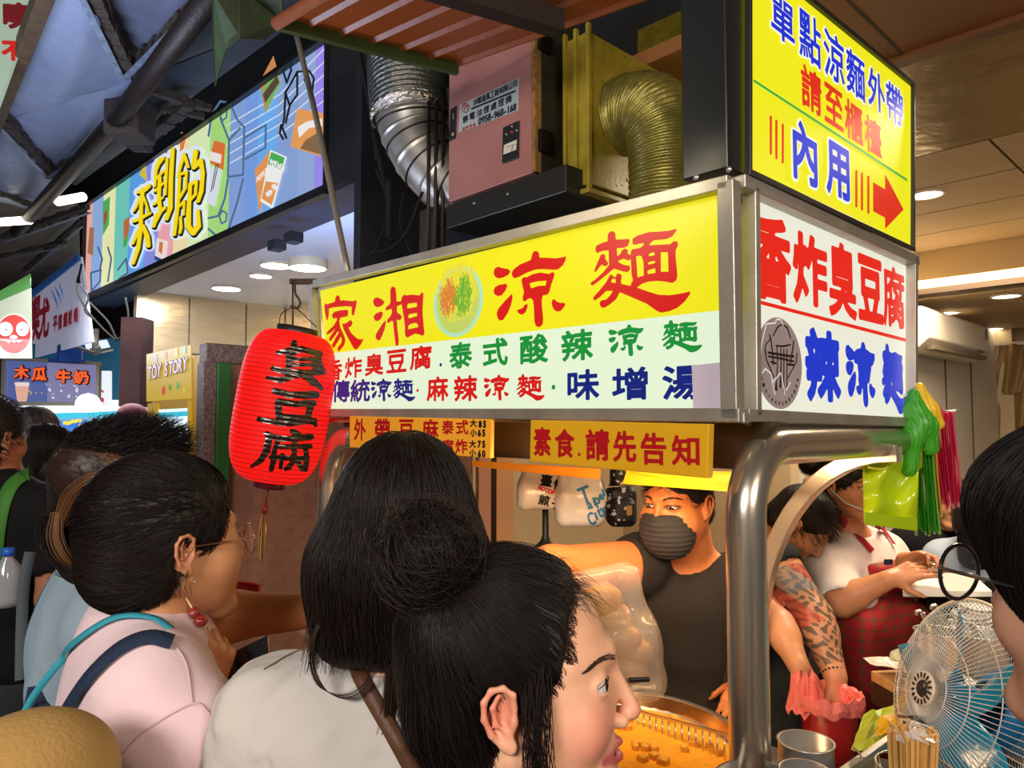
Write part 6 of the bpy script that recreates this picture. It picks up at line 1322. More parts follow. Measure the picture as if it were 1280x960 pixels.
cols = paint(V, rgb('c98e66'), []); ax_ = A3(wrT-sT); Lx = np.linalg.norm(ax_); t = ((V-A3(sT))@ax_)/Lx**2; dist = np.linalg.norm(V-A3(sT)-t[:, None]*ax_, axis=1)
u = t*Lx; n1 = np.sin(V[:, 0]*190+3*np.sin(V[:, 2]*120))+np.sin(V[:, 2]*230+2.5*np.sin(V[:, 0]*150+V[:, 1]*90)); n2 = np.sin(V[:, 2]*38+V[:, 0]*25)
mk = (t > .12) & (t < .93) & (dist < .085); ink = mk & (n1 > .15); cols[mk] = cols[mk]*A3((.82, .86, .88)); cols[ink] = rgb('5a4a3e')
red = mk & (t < .62) & (n2 > .1); cols[red] = cols[red]*.4+A3(rgb('b03a30'))*.6; gr = mk & (t < .35) & (n2 <= .0); cols[gr] = cols[gr]*.45+A3(rgb('6d7f84'))*.55
mesh_obj('body', V, Q, skin('f', 'c98e66'), p6, True, cols)
C6 = haircap(H6, .008, (0, .118, -.03), (.085, .074, .098)); V, Q = C6.mesh(.005); mesh_obj('hair_cap', V, Q, HAIRC, p6, True)
sd = seeds_on(C6, 1500, (H6.c-.16, H6.c+.16), None, .0); f, g = C6.grad(sd); P = np.stack([sd+(g*.5+A3(H6.M[:, 1])*.8*t+A3((0, 0, -.3))*t)*t*.022 for t in (0, .5, 1)], 1); strands_obj(P, .0009, '1a120e', p6, .5)
G = garment(nb, hip, .34, .22, 150, [(sT, elT, .02, .066, .068), (sU, elU, .2, .070, .07)], fold=.005, seed=31, cutr=.075, grow=.014); V, Q = G.mesh(.008); mesh_obj('shirt', V, Q, cloth('black_tee2', (.016, .016, .017)), p6, True)
A_ = Sdf(); A_.chain([at(952, 790, 2.30), at(964, 860, 2.22), at(960, 960, 2.16)], [.095, .125, .15], k=.04); A_.noise = sines(.008, seed=8, anis=(1, 1, .15)); V, Q = A_.mesh(.008); mesh_obj('apron', V, Q, cloth('slate_apron', '1d2424', '141a1a'), p6, True, label='dark slate apron')
m = MB(); ax_ = (wrT-elT).normalized(); x = ax_.orthogonal().normalized(); y = ax_.cross(x); cb = wrT-ax_*.012
for k in range(18): 
    a = k*math.pi/9; pp = cb+x*.036*math.cos(a)+y*.031*math.sin(a); m = MB(); m.lathe(pp, ax_, [(.0001, -.004), (.0042, 0), (.0001, .004)], 8); m.obj('bracelet_bead', pm('gold_bead', 'c08a28', .3, .8) if k in (11, 12, 13, 14) else BLACK, p6, True)
legs(p6, hip, 150, (.02, .02, .02))

# ---- 7. the woman in the red checked apron
H7 = Head(A3(at(1059, 608, 2.52)), 146, -3, 0, .98)
p7 = person('person', 'woman in a white tee and red checked apron holding out a plate', (H7.c[0], H7.c[1], 0))
S = Sdf(); H7.add(S); nb = Vector(at(1064, 672, 2.56)); S.rc(H7.w(0, -.02, -.05), nb, .052, .056, k=.03); hip = Vector((nb.x+.03, nb.y+.05, .84)); sR, sL = torso(S, nb, hip, .42, .24, 150, bust=1)
sR = Vector(at(1036, 702, 2.50)); elR = Vector(at(1050, 752, 2.36)); wrR = Vector(at(1112, 724, 2.28)); elL = Vector(at(1128, 745, 2.55)); wrL = Vector(at(1132, 700, 2.36))
arm(S, sR, elR, wrR, (.050, .045, .040, .027)); arm(S, sL, elL, wrL, (.05, .042, .036, .026)); hand(S, wrR, at(1150, 711, 2.26)-wrR, (-.2, -.7, .7), 1, curls=[(.3, .3, .2), (.5, .5, .3), (.6, .6, .3), (.7, .6, .3)], sc=.95); hand(S, wrL, (.3, -.5, .2), (0, .8, .5), -1, sc=.9)
H7.surf = S; V, Q = multi(S, .009, [(box_at(H7.c, .13), .0036), (box_at(Vector(at(1130, 716, 2.27)), (.10, .08, .06)), .0036)]); L = H7.loc(V); cols = paint(V, rgb('c98a62'), [(lambda P: np.abs(H7.loc(P)[:, 0])/.025*.6+np.abs(H7.loc(P)[:, 2]+.064)/.012*.7+np.where(H7.loc(P)[:, 1] < .07, 9, 0), 1, rgb('a85048'), .4)])
for q in (1, -1):
    l2 = L-A3((q*.031, .088, .0047)); e = (l2[:, 0]/.0165)**2+(l2[:, 2]/.006)**2; mk = (np.abs(e-1) < .6) & (L[:, 1] > .065) & (l2[:, 2] > -.002); cols[mk] = cols[mk]*.2
mesh_obj('body', V, Q, skin('g', 'c98a62'), p7, True, cols); H7.eyes(p7); lashes(H7, p7, .0012); H7.brows(p7, '20140f')
G = garment(nb, hip, .42, .24, 150, [(sR, elR, .85, .072, .078), (sL, elL, .6, .07, .072)], fold=.006, seed=41, cutr=.062, grow=.016, bust=1, frs=(20, 60)); V, Q = G.mesh(.007); mesh_obj('shirt', V, Q, cloth('white_tee', 'e4d8ce', 'd6c8bc'), p7, True); B7 = bvh_of(V, Q)
# checked cloth: woven red with green brown lines
ck = pm('red_check', 'a81f22', .8, bump=(100, .2)); nt = ck.node_tree; N = nt.nodes; b = N['Principled BSDF']; tc = N.new('ShaderNodeTexCoord'); sp = N.new('ShaderNodeSeparateXYZ'); nt.links.new(tc.outputs['Object'], sp.inputs[0]); fac = None
for axn, fq in (('X', 26.0), ('Z', 30.0)):
    mu = N.new('ShaderNodeMath'); mu.operation = 'MULTIPLY'; mu.inputs[1].default_value = fq; nt.links.new(sp.outputs[axn], mu.inputs[0]); fr_ = N.new('ShaderNodeMath'); fr_.operation = 'FRACT'; nt.links.new(mu.outputs[0], fr_.inputs[0]); lt = N.new('ShaderNodeMath'); lt.operation = 'LESS_THAN'; lt.inputs[1].default_value = .28; nt.links.new(fr_.outputs[0], lt.inputs[0])
    if fac is None: fac = lt
    else: ad = N.new('ShaderNodeMath'); ad.operation = 'ADD'; nt.links.new(fac.outputs[0], ad.inputs[0]); nt.links.new(lt.outputs[0], ad.inputs[1]); ml = N.new('ShaderNodeMath'); ml.operation = 'MULTIPLY'; ml.inputs[1].default_value = .42; nt.links.new(ad.outputs[0], ml.inputs[0]); fac = ml
mx = N.new('ShaderNodeMix'); mx.data_type = 'RGBA'; mx.inputs['A'].default_value = (*rgb('a81f22'), 1); mx.inputs['B'].default_value = (*rgb('55461e'), 1); nt.links.new(fac.outputs[0], mx.inputs['Factor']); nt.links.new(mx.outputs['Result'], b.inputs['Base Color'])
M7 = frame(150); AP = Sdf(); c_ = hip+(nb-hip)*.42; Y7 = Vector(M7[:, 1]); X7 = Vector(M7[:, 0])
AP.bx(hip+(nb-hip)*.60+Y7*.135, (.095, .030, .12), M7, .02, .03); AP.bx(hip+(nb-hip)*.25+Y7*.10, (.19, .085, .14), M7, .05, .05); AP.noise = sines(.004, seed=6); V, Q = AP.mesh(.007); o = mesh_obj('apron_bib', V, Q, ck, p7, True, label='red and green checked bib')
AP = Sdf(); AP.bx(hip-ZZ*.16+Y7*.07, (.20, .10, .22), M7, .06, .03); AP.bx(hip-ZZ*.12+Y7*.165+X7*-.05, (.10, .012, .09), M7, .01, .01); AP.noise = sines(.006, seed=7, anis=(1, 1, .15)); V, Q = AP.mesh(.008); mesh_obj('apron_skirt', V, Q, cloth('maroon', '8c1226', '6e0c1c'), p7, True, label='plain maroon apron skirt with a pocket')
MR = cloth('red_strap', '9c1624'); ribbon('apron_strap', B7, [(1036, 642), (1052, 650), (1068, 668), (1088, 690)], .026, MR, p7, .008, .004, 2.45); ribbon('apron_strap', B7, [(1096, 656), (1105, 668), (1115, 682)], .018, MR, p7, .008, .004, 2.5)
p_, n_ = px_on(B7, 1110, 702, .03, 2.4); m = MB(); P7 = Panel(at(1110, 702, 2.395), (-.1, -1, 0)); m.slab(P7.q([(1105, 699), (1115, 699), (1115, 706), (1105, 706)]), (0, -.004, 0)); m.obj('name_patch', pm('navy_patch', '1a2140', .7), p7)
C7 = haircap(H7, .010, (0, .122, -.025), (.090, .074, .098)); V, Q = C7.mesh(.005); mesh_obj('hair_cap', V, Q, HAIRC, p7, True)
bun = A3(at(1012, 581, 2.60)); sd = seeds_on(C7, 1800, (H7.c-.15, H7.c+.15), lambda P: H7.loc(P)[:, 2] > -.09, .001); P = flow(C7, sd, toward(bun), 10, .014, .001, .15); strands_obj(P, .001, '150e0c', p7, .5)
bunstrands(bun, .034, 160, '120c0a', p7, 8, .001); BN = Sdf(); BN.el(bun, (.03, .03, .028), k=.01); BN.rc(bun, A3(at(1030, 580, 2.58)), .028, .04, k=.02); V, Q = BN.mesh(.006); mesh_obj('hair_bun', V, Q, HAIRC, p7, True)
w = H7.w; m = MB(); m.tube([w(.086, -.005, -.01), w(.07, .04, -.05), w(.03, .108, -.075), w(-.03, .108, -.075), w(-.07, .04, -.05)], .003, 6); m.obj('mouth_shield', pm('clear_white_plastic', 'e8e8ea', .2, trans=.2), p7, True, label='clear plastic mouth shield')
legs(p7, hip, 150, (.03, .03, .04), h=.014)

# ================================================================ CART FRAME, COUNTER
ct = thing('food_cart', 'stainless steel food cart with thick bent tube posts and a curved square bar', 'cart', AB(.75, .4, 0))
rT = .0375; zt = 1.655
pth = [AB(.0, .035, 0), AB(.0, .035, .5), AB(.0, .035, 1.0), AB(.0, .035, 1.45)]+[AB(.0, .035+.13*(1-math.cos(t)), 1.52+.135*math.sin(t)) for t in [math.pi/2*i/10 for i in range(11)]]+[AB(0, .5, zt), AB(0, .90, zt)]
m = MB(); m.tube(pth, rT, 28); m.obj('corner_post', POLISH, ct, True)
pth = [AB(1.56, .035, 0), AB(1.56, .035, 1.0), AB(1.56, .035, 1.42)]+[AB(1.56-.14*(1-math.cos(t)), .035, 1.50+.155*math.sin(t)) for t in [math.pi/2*i/10 for i in range(11)]]+[AB(1.34, .035, zt)]
m = MB(); m.tube(pth, rT, 24); m.obj('corner_post', POLISH, ct, True)
arc = [AB(-.04, .72, 1.625)]+[AB(-.03+.38*math.sin(t), .72, 1.05+.575*math.cos(t)) for t in [math.pi/2*i/14 for i in range(15)]]+[AB(.35, .72, .6)]
m = MB()
for i, (a, b) in enumerate(zip(arc[:-1], arc[1:])): pass
V = []; 
for i, p in enumerate(arc):
    t = (arc[min(i+1, len(arc)-1)]-arc[max(i-1, 0)]).normalized(); n_ = E2.cross(t).normalized(); w = .021
    V += [p-E2*.020-n_*w, p+E2*.020-n_*w, p+E2*.020+n_*w, p-E2*.020+n_*w]
m.add(V, [(i*4+k, i*4+(k+1) % 4, i*4+4+(k+1) % 4, i*4+4+k) for i in range(len(arc)-1) for k in range(4)]); m.obj('curved_bar', pm('brushed_square_bar', (.75, .68, .56), .28, .8, bump=(20, .08)), ct, bevel=.003)
m = MB(); abbox(m, .0, 1.56, .14, .62, .1, .80); m.obj('cart_body', STEEL2, ct)
m = MB(); abbox(m, -.02, 1.58, .10, .68, .80, .825); m.obj('counter_top', STEEL, ct, bevel=.003)
for a in (.05, 1.5):
    for b in (.2, .56): m = MB(); m.lathe(AB(a, b, .05), E1, [(.05, -.015), (.05, .015)], 16, cap=True); m.obj('wheel', BLACK, ct)

# big steel frying basin with oil and the wire rack
vc = at(768, 922, 1.74); R = .30
vt = thing('frying_basin', 'large round steel frying basin of bubbling golden oil in front of the masked cook', 'basin', vc-ZZ*.12)
m = MB(); m.lathe(vc, ZZ, [(.02, -.12), (R*.7, -.12), (R*.97, -.04), (R, 0), (R+.012, .003), (R+.012, -.003), (R*1.0, -.012), (R*.72, -.13), (.02, -.13)], 60); m.obj('bowl', pm('dull_pan_steel', (.50, .48, .42), .34, .9, bump=(20, .1)), vt, True)
OIL = pm('hot_oil', 'ffc23a', .28, var=(28, 'e8981c', 1.6), bump=(45, .6, .006))
m = MB(); m.lathe(vc-ZZ*.035, ZZ, [(R*.955, 0), (.001, 0)], 48); m.obj('oil', OIL, vt)
m = MB(); m.lathe(vc, ZZ, [(R*.99, .001), (R*.955, -.034)], 48); m.obj('tinted_rim', pm('orange_reflection', (.8, .45, .16), .25, 1), vt, True)  # orange reflection on the inner rim, put into the steel colour
for k in range(46):
    r = rnd.uniform(.02, R*.88); a = rnd.uniform(0, 6.28); c = vc+Vector((r*math.cos(a), r*math.sin(a), -.030)); s = rnd.uniform(.015, .028)
    m = MB(); ang = rnd.uniform(0, 3); X_ = Vector((math.cos(ang), math.sin(ang), 0)); Y_ = ZZ.cross(X_); m.box(c-X_*s/2-Y_*s/2-ZZ*.008, X_*s, Y_*s, ZZ*.016); tag(m.obj('fried_tofu', pm('fried_tofu', 'f4c04a', .5, var=(90, 'd88e24', 1.4), bump=(120, .5)), None, bevel=.003), 'golden tofu cube frying in the steel basin of oil', 'food', 'tofu cubes frying in the basin')
rk = thing('wire_rack', 'leaning wire draining rack of thin bars across the frying basin', 'rack', at(865, 930, 1.8))
A0, A1 = at(797, 889, 1.90), at(934, 925, 1.66); dn = ZZ*-.085
for a, b in ((A0, A1), (A0+dn, A1+dn)): m = MB(); m.bar(a, b, .006); m.obj('rail', POLISH, rk)
for k in range(17): 
    p = A0.lerp(A1, k/16); m = MB(); m.tube([p, p+dn], .0022, 6); m.obj('bar', POLISH, rk, True)
# clear bag of buns hanging before the cook
bc = at(772, 800, 1.62); bb = thing('bread_bag', 'clear plastic bag of bread buns hanging in front of the masked cook', 'bag', bc-ZZ*.15)
S = Sdf(); S.bx(at(752, 762, 1.66), (.10, .05, .09), frame(5, 0, 12), .03, .02); S.bx(at(785, 822, 1.62), (.075, .05, .085), frame(5, 0, 8), .03, .03); S.noise = sines(.004, seed=3, fr=(40, 120)); V, Q = S.mesh(.006)
for x, y, r in [(775, 800, .045), (795, 815, .035), (785, 838, .04), (765, 770, .04), (748, 750, .05)]:
    T = Sdf(); T.el(at(x, y, 1.63), (r*1.1, r*.7, r*.8), k=.01); v, q = T.mesh(.006); mesh_obj('bun', v, q, pm('bread_crust', 'd08a48', .4, var=(30, 'f0c890', 1.2)), bb, True)
mesh_obj('plastic_film', V, Q, pm('clear_film', 'f6e6cc', .12, alpha=.34, coat=1, bump=(30, .5)), bb, True)
m = MB(); m.bar(at(786, 850, 1.56), at(812, 849, 1.56), .012, .008); m.obj('black_clip', BLACK, bb, bevel=.002)

# bags and backpack hanging on the back wall
def plasticbag(name, label, px, Y, hw, col, seed, group=None, top=None, alpha=1, tr_=0, depth=.07, cat='bag'):
    """px = (x0,y0,x1,y1) body box"""
    x0, y0, x1, y1 = px; a = at(x0, y0, Y); b = at(x1, y1, Y); c = (a+b)/2; w = abs(b.x-a.x)/2; h = abs(a.z-b.z)/2
    t = thing(name, label, cat, Vector((c.x, c.y, b.z)), group); S = Sdf(); S.bx(c-ZZ*h*.25, (w*.93, depth, h*.66), np.eye(3), min(w, h)*.38, .03); S.bx(c+ZZ*h*.55, (w*.8, depth*.35, h*.5), np.eye(3), .02, .06)
    S.noise = sines(.006, seed=seed, fr=(25, 80)); V, Q = S.mesh(.008); mesh_obj('bag_body', V, Q, pm(name+'_film_'+str(seed), col, .28, alpha=alpha, trans=tr_, bump=(14, .6, .02), coat=.4), t, True); 
    return t, c, w, h, bvh_of(V, Q)
def print_on(B, name, shapes, mat, par, step=.7, lift=.003, fb=2.6):
    V, Fs = shape_mesh(shapes, 0, step, 3); W = [px_on(B, x, y, lift, fb)[0] for x, y in V]; return mesh_obj(name, W, Fs, mat, par)
def gl_px(ch, cx, cy, w, h, rot=0, bold=0):
    seg, (lo, hi) = glyph(ch); q = (seg-(lo+hi)/2)/(hi-lo)*np.array([w, -h]); c_, s_ = math.cos(rot), math.sin(rot); q = np.stack([q[..., 0]*c_-q[..., 1]*s_, q[..., 0]*s_+q[..., 1]*c_], -1); return ('poly', q+np.array([cx, cy]))
t, c, w, h, B = plasticbag('shopping_bag', 'white plastic bag printed with blue brush script, hanging behind the counter', (692, 588, 757, 660), 2.62, 0, 'f0e4d8', 3)
for k, (ch, x, y, ww, hh) in enumerate([('T', 731, 619, 14, 20), ('a', 737, 632, 6, 8), ('i', 743, 627, 2.5, 10), ('p', 747, 628, 6, 12), ('e', 751, 621, 5, 7), ('i', 754, 616, 2, 8), ('C', 739, 648, 8, 15), ('i', 745, 645, 2.5, 9), ('t', 749, 641, 4, 11), ('y', 754, 640, 5, 12)]):
    V, Fs = shape_mesh([gl_px(ch, x, y, ww, hh, -.35)], .55, .6, 3); W = [px_on(B, a, b, .003, 2.55)[0] for a, b in V]; mesh_obj('lettering', W, Fs, pm('blue_print', '2a86b8', .5), t)
t, c, w, h, B = plasticbag('takeaway_bag', 'small white plastic bag with black and red printed characters, beside the blue script bag', (647, 586, 701, 638), 2.66, 0, 'ecd9c8', 7)
V, Fs = shape_mesh([gl_px('臺', 683, 601, 14, 14, .15), ], .5, .6, 3); mesh_obj('lettering', [px_on(B, a, b, .003, 2.6)[0] for a, b in V], Fs, BK, t)
for ch, x, y, ww, hh, mt in [('件', 698, 606, 12, 13, BK), ('煎', 680, 625, 13, 12, BK), ('子', 696, 630, 12, 12, BK)]:
    V, Fs = shape_mesh([gl_px(ch, x, y, ww, hh, .2)], .6, .6, 3); mesh_obj('lettering', [px_on(B, a, b, .003, 2.6)[0] for a, b in V], Fs, mt, t)
for i, ch in enumerate('NOODPAN'):
    V, Fs = shape_mesh([gl_px(ch, 675+i*4.2, 610+i*1.4, 3.6, 5.5, .3)], .4, .5, 3); mesh_obj('lettering', [px_on(B, a, b, .003, 2.6)[0] for a, b in V], Fs, pm('red_print', 'd0392c', .5), t)
bp = thing('backpack', 'small black backpack with white flower print and a tan patch, hanging behind the cook', 'backpack', at(776, 660, 2.7))
S = Sdf(); a = at(776, 632, 2.7); S.bx(a, (.055, .05, .075), np.eye(3), .03, .03); S.bx(at(777, 596, 2.72), (.042, .045, .045), np.eye(3), .025, .02); S.bx(at(779, 640, 2.64), (.042, .03, .045), np.eye(3), .02, .01); V, Q = S.mesh(.006); B = bvh_of(V, Q); mesh_obj('bag_body', V, Q, pm('black_nylon', '15151c', .5, bump=(80, .2)), bp, True)
for k in range(46):
    x, y = rnd.uniform(758, 796), rnd.uniform(588, 658); r_ = rnd.uniform(.9, 2.4); sh = [('stroke', [(x, y, r_*.35), (x+r_*math.cos(q), y+r_*math.sin(q), r_*.25)]) for q in [rnd.random()+j*1.2566 for j in range(5)]]
    if B.ray_cast(C0, ray(x, y).normalized())[0] is not None and B.ray_cast(C0, ray(x+r_*1.3, y).normalized())[0] is not None and B.ray_cast(C0, ray(x-r_*1.3, y).normalized())[0] is not None: print_on(B, 'flower_print', sh, pm('flower_white', 'cfd0dc', .6), bp, .5, .002)
print_on(B, 'tan_patch', [('poly', poly_segs([(783, 632), (790, 632), (790, 644), (783, 644)]))], pm('tan_patch', 'b08a50', .6), bp, 1, .003)
m = MB(); m.bar(at(758, 609, 2.63), at(794, 606, 2.63), .004); m.obj('zip', POLISH, bp)
m = MB(); hb = fplane(2.57); m.bar(hb.q([(640, 586)])[0], hb.q([(800, 588)])[0], .02); tag(m.obj('wall_rail', STEEL2), 'steel rail on the back wall from which the bags hang', 'rail')
pk = thing('dark_stand', 'black pole with a flared foot standing behind the counter under the hanging bags', 'stand', at(682, 690, 2.7)); m = MB(); c_ = at(682, 690, 2.7); m.lathe(c_, ZZ, [(.055, 0), (.05, .012), (.02, .04), (.012, .06), (.012, .30)], 20, cap=True); m.obj('foot', BLACK, pk, True)
m = MB(); m.lathe(c_-ZZ*.02, ZZ, [(.06, -.9), (.06, .02)], 20, cap=True); m.obj('column', pm('cream_base', 'c8b08a', .5), pk, True)
# pinkish pillar strips beside the hair of the long haired woman
for x0, x1, bpl, col, nm in [(597, 612, 1.30, 'c98d72', 'trim_2'), (612, 619, 1.31, '2a1710', 'trim_3'), (619, 640, 1.33, 'd9a070', 'trim_4')]:
    P = rplane(2.29); q = P.q([(x0, 560), (x1, 560), (x1, 760), (x0, 760)]); m = MB(); m.slab([Vector((q[0].x, q[0].y, .0)), Vector((q[1].x, q[1].y, .0)), Vector((q[1].x, q[1].y, 2.02)), Vector((q[0].x, q[0].y, 2.02))], E1*-.012); struct(m.obj(nm, pm('trim_'+col, col, .5)))
# coloured plastic bag bundles at the right end of the cart
def bagbundle(name, label, quad, Y, n, col, dx, dz, seed):
    """pleated stack of bag sheets hanging from one point; quad = px corners TL TR BR BL"""
    (xl0, y0), (xr0, y0b), (xr1, y1), (xl1, y1b) = quad; t = thing(name, label, 'plastic bag', at((xl1+xr1)/2, y1, Y)); r = random.Random(seed); mt = pm('bag_'+col, col, .35, coat=.15, spec=.3, var=(30, tuple(min(1, c*1.7+.02) for c in rgb(col)), 1.5), stretch=(1, 1, .05))
    for k in range(n):   # every fold of the stack: a narrow V pleat running down
        V = []; nz = 9; w0 = (xr0-xl0)/n; w1 = (xr1-xl1)/n; yt = y0+(y0b-y0)*k/n+r.uniform(-3, 3); yb = y1b+(y1-y1b)*k/n+r.uniform(-5, 5); dY = r.uniform(-.012, .012)
        for j in range(nz+1):
            u = j/nz; xa = xl0+w0*k+(xl1+w1*k-xl0-w0*k)*u+1.0*math.sin(u*5+k*2.1); w = w0+(w1-w0)*u; yy = yt+(yb-yt)*u
            V += [at(xa, yy, Y+.035), at(xa+w*.5, yy+1.5, Y+dY), at(xa+w*1.1, yy, Y+.035)]
        o = mesh_obj('sheet', V, [(j*3+i, j*3+i+1, (j+1)*3+i+1, (j+1)*3+i) for j in range(nz) for i in range(2)], mt, t, False); md = o.modifiers.new('thick', 'SOLIDIFY'); md.thickness = .0012
    return t
YB = 1.92
tk = bagbundle('pink_bag_bundle', 'bundle of pink plastic bags hanging at the right end of the cart', [(1160, 514), (1193, 512), (1202, 630), (1176, 634)], YB+.18, 9, 'e03c6c', 11, 0, 4)
tk = bagbundle('yellow_bag_bundle', 'narrow bundle of yellow plastic bags between the green and the pink bags', [(1152, 505), (1167, 505), (1177, 646), (1164, 646)], YB+.08, 5, 'd8a820', 7, 0, 6)
g_ = bagbundle('green_bag_bundle', 'bundle of green plastic bags folded over a hook at the cart corner', [(1136, 525), (1164, 522), (1175, 666), (1145, 664)], YB, 11, '56b032', 7, 0, 8)
m = MB(); S = Sdf(); S.chain([at(1142, 492, YB), at(1143, 512, YB), at(1150, 528, YB)], [.012, .022, .034], k=.02); S.rc(at(1138, 545, YB-.01), at(1136, 585, YB-.01), .024, .020, k=.02); S.rc(at(1150, 530, YB-.01), at(1138, 550, YB-.01), .03, .024, k=.02); S.rc(at(1160, 535, YB), at(1162, 560, YB), .022, .02, k=.02)
S.noise = lambda P: -.0022*np.sin(P[:, 0]*520+P[:, 1]*260+6*P[:, 2])-.001*np.sin(P[:, 0]*900); V, Q = S.mesh(.003); mesh_obj('folded_top', V, Q, pm('bag_3f9a24', '3f9a24', .35), g_, True)
S = Sdf(); S.chain([at(1149, 484, YB+.05), at(1158, 515, YB+.06), at(1172, 530, YB+.06)], [.012, .028, .016], k=.02); S.noise = lambda P: -.002*np.sin(P[:, 0]*420+P[:, 1]*260+60*P[:, 2]); V, Q = S.mesh(.0035); mesh_obj('folded_top', V, Q, pm('bag_d8a820', 'd8a820', .25), MATS and bpy.data.objects['yellow_bag_bundle'], True)
m = MB(); m.tube(smooth_path([at(1128, 498, YB+.06), at(1146, 486, YB+.05), at(1165, 500, YB+.12), at(1180, 514, YB+.22), at(1196, 514, YB+.22)], 6), .005, 8); tag(m.obj('hook_rail', STEEL, None, True), 'bent steel hook rail carrying the coloured bag bundles', 'hook')
# big lime bag sheet hanging flat to the left of the bundles
lb = thing('lime_bag', 'large yellow green plastic bag hanging flat like a flag before the apron woman', 'plastic bag', at(1115, 658, YB-.04)); n = 26; V = []
TLc, TRc, BRc, BLc = (1078, 578), (1150, 545), (1146, 664), (1080, 655)
for j in range(n+1):
    for i in range(n+1):
        s, u = i/n, j/n; x = (TLc[0]*(1-s)+TRc[0]*s)*(1-u)+(BLc[0]*(1-s)+BRc[0]*s)*u; y = (TLc[1]*(1-s)+TRc[1]*s)*(1-u)+(BLc[1]*(1-s)+BRc[1]*s)*u
        V.append(at(x, y, YB-.03+.012*math.sin(s*9+u*4)+.008*math.sin(u*13+s*3)+.02*s))
o = mesh_obj('bag_sheet', V, [(j*(n+1)+i, j*(n+1)+i+1, (j+1)*(n+1)+i+1, (j+1)*(n+1)+i) for j in range(n) for i in range(n)], pm('lime_film', 'b4c410', .22, emit=.10, coat=.6, bump=(16, .5, .01), var=(7, '8fb010', 1.4)), lb, True); md = o.modifiers.new('thick', 'SOLIDIFY'); md.thickness = .0015
m = MB(); m.slab([at(1081, 640, YB-.052), at(1146, 648, YB-.03), at(1146, 663, YB-.03), at(1081, 655, YB-.052)], (0, -.003, 0)); m.obj('bottom_seam', pm('lime_seam', '93ae12', .3), lb)
m = MB(); m.tube(smooth_path([at(1085, 584, YB-.05), at(1105, 586, YB-.05), at(1115, 576, YB-.05), at(1113, 562, YB-.05)], 6), .004, 6); m.obj('handle_fold', pm('lime_edge', 'd6dc3a', .3), lb, True)
S = Sdf(); S.bx(at(1112, 566, YB-.0), (.085, .01, .045), np.eye(3), .008, .02); V, Q = S.mesh(.006); mesh_obj('bag_top', V, Q, pm('olive_film', '87921c', .3), lb, True)

def crumple(name, q4, n, amp, seed, mat, par=None, layers=2):
    r = np.random.RandomState(seed); V = []; Fs = []
    for l in range(layers):
        base = len(V)
        for j in range(n+1):
            for i in range(n+1):
                u, v = i/n, j/n; p = q4[0].lerp(q4[1], u).lerp(q4[3].lerp(q4[2], u), v); e = 1 if 0 < i < n and 0 < j < n else .5; d = Vector(r.uniform(-1, 1, 3))*amp*e; V.append(p+d+Vector((0, -1, .4))*amp*1.4*l)
        for j in range(n):
            for i in range(n):
                a_ = base+j*(n+1)+i; Fs += [(a_, a_+1, a_+n+2), (a_, a_+n+2, a_+n+1)] if r.rand() < .5 else [(a_, a_+1, a_+n+1), (a_+1, a_+n+2, a_+n+1)]
    o = mesh_obj(name, V, Fs, mat, par); md = o.modifiers.new('t', 'SOLIDIFY'); md.thickness = .001; return o
# ---- right-hand work table
TZ = 1.06
def pot(name, label, cx, cy, Y, r, h, mat=STEEL, group=None, cont=None, wall=.003):
    c = at(cx, cy, Y); t = thing(name, label, 'pot', c-ZZ*h, group); m = MB(); m.lathe(c, ZZ, [(.001, -h), (r*.98, -h), (r, -h+.006), (r, -.003), (r+.003, 0), (r-wall, 0), (r-wall, -h+.006), (.001, -h+.006)], 40); m.obj('body', mat, t, True)
    if cont: m = MB(); m.lathe(c-ZZ*h*.35, ZZ, [(r-wall, 0), (.001, .004)], 30); m.obj('contents', cont, t)
    return t, c
tb = thing('work_table', 'wooden cutting board on a brown work table beside the apron woman', 'table', at(1150, 900, 2.0))
c1 = at(1088, 838, 2.02); c2_ = at(1165, 868, 1.78); d_ = (c2_-c1); d_.z = 0; zt_ = c1.z; d_.normalize(); nrm = Vector((d_.y*-1, d_.x, 0)); L_ = .62
q = [c1, c1+d_*L_, c1+d_*L_+nrm*.42, c1+nrm*.42]; m = MB(); m.slab([p-ZZ*.028 for p in q], ZZ*.028); m.obj('cutting_board', pm('pale_wood', 'cfa468', .5, var=(12, 'a87a40', 1.3), stretch=(1, 6, 1)), tb, bevel=.004)
m = MB(); m.slab([p-ZZ*.085-nrm*.0 for p in q], ZZ*.055); m.obj('table_edge', pm('dark_wood_edge', '4a2f16', .5, var=(14, '2c1a0a', 1.2)), tb)
for u, v in ((.03, .03), (.55, .03), (.03, .36), (.55, .36)): 
    p = c1+d_*u+nrm*v; m = MB(); m.box(Vector((p.x, p.y, 0)), d_*.045, nrm*.045, ZZ*(zt_-.085)); m.obj('leg', pm('orange_wood_leg', 'a86a34', .6), tb)
_, pc = pot('sauce_pot', 'steel pot of red sauce with a hooked ladle handle on the work table', 1172, 788, 1.92, .055, .105, POLISH, cont=pm('red_sauce', '9a2a14', .3, bump=(90, .6)))
pot('sauce_pot', 'steel pot with a tall ladle behind the red sauce pot', 1190, 781, 2.05, .062, .10, POLISH, cont=pm('green_sauce', '4a4a1c', .3, bump=(90, .6)))
pot('sauce_pot', 'dark rimmed pot partly hidden behind the fan guard', 1222, 790, 2.0, .07, .10, STEEL)
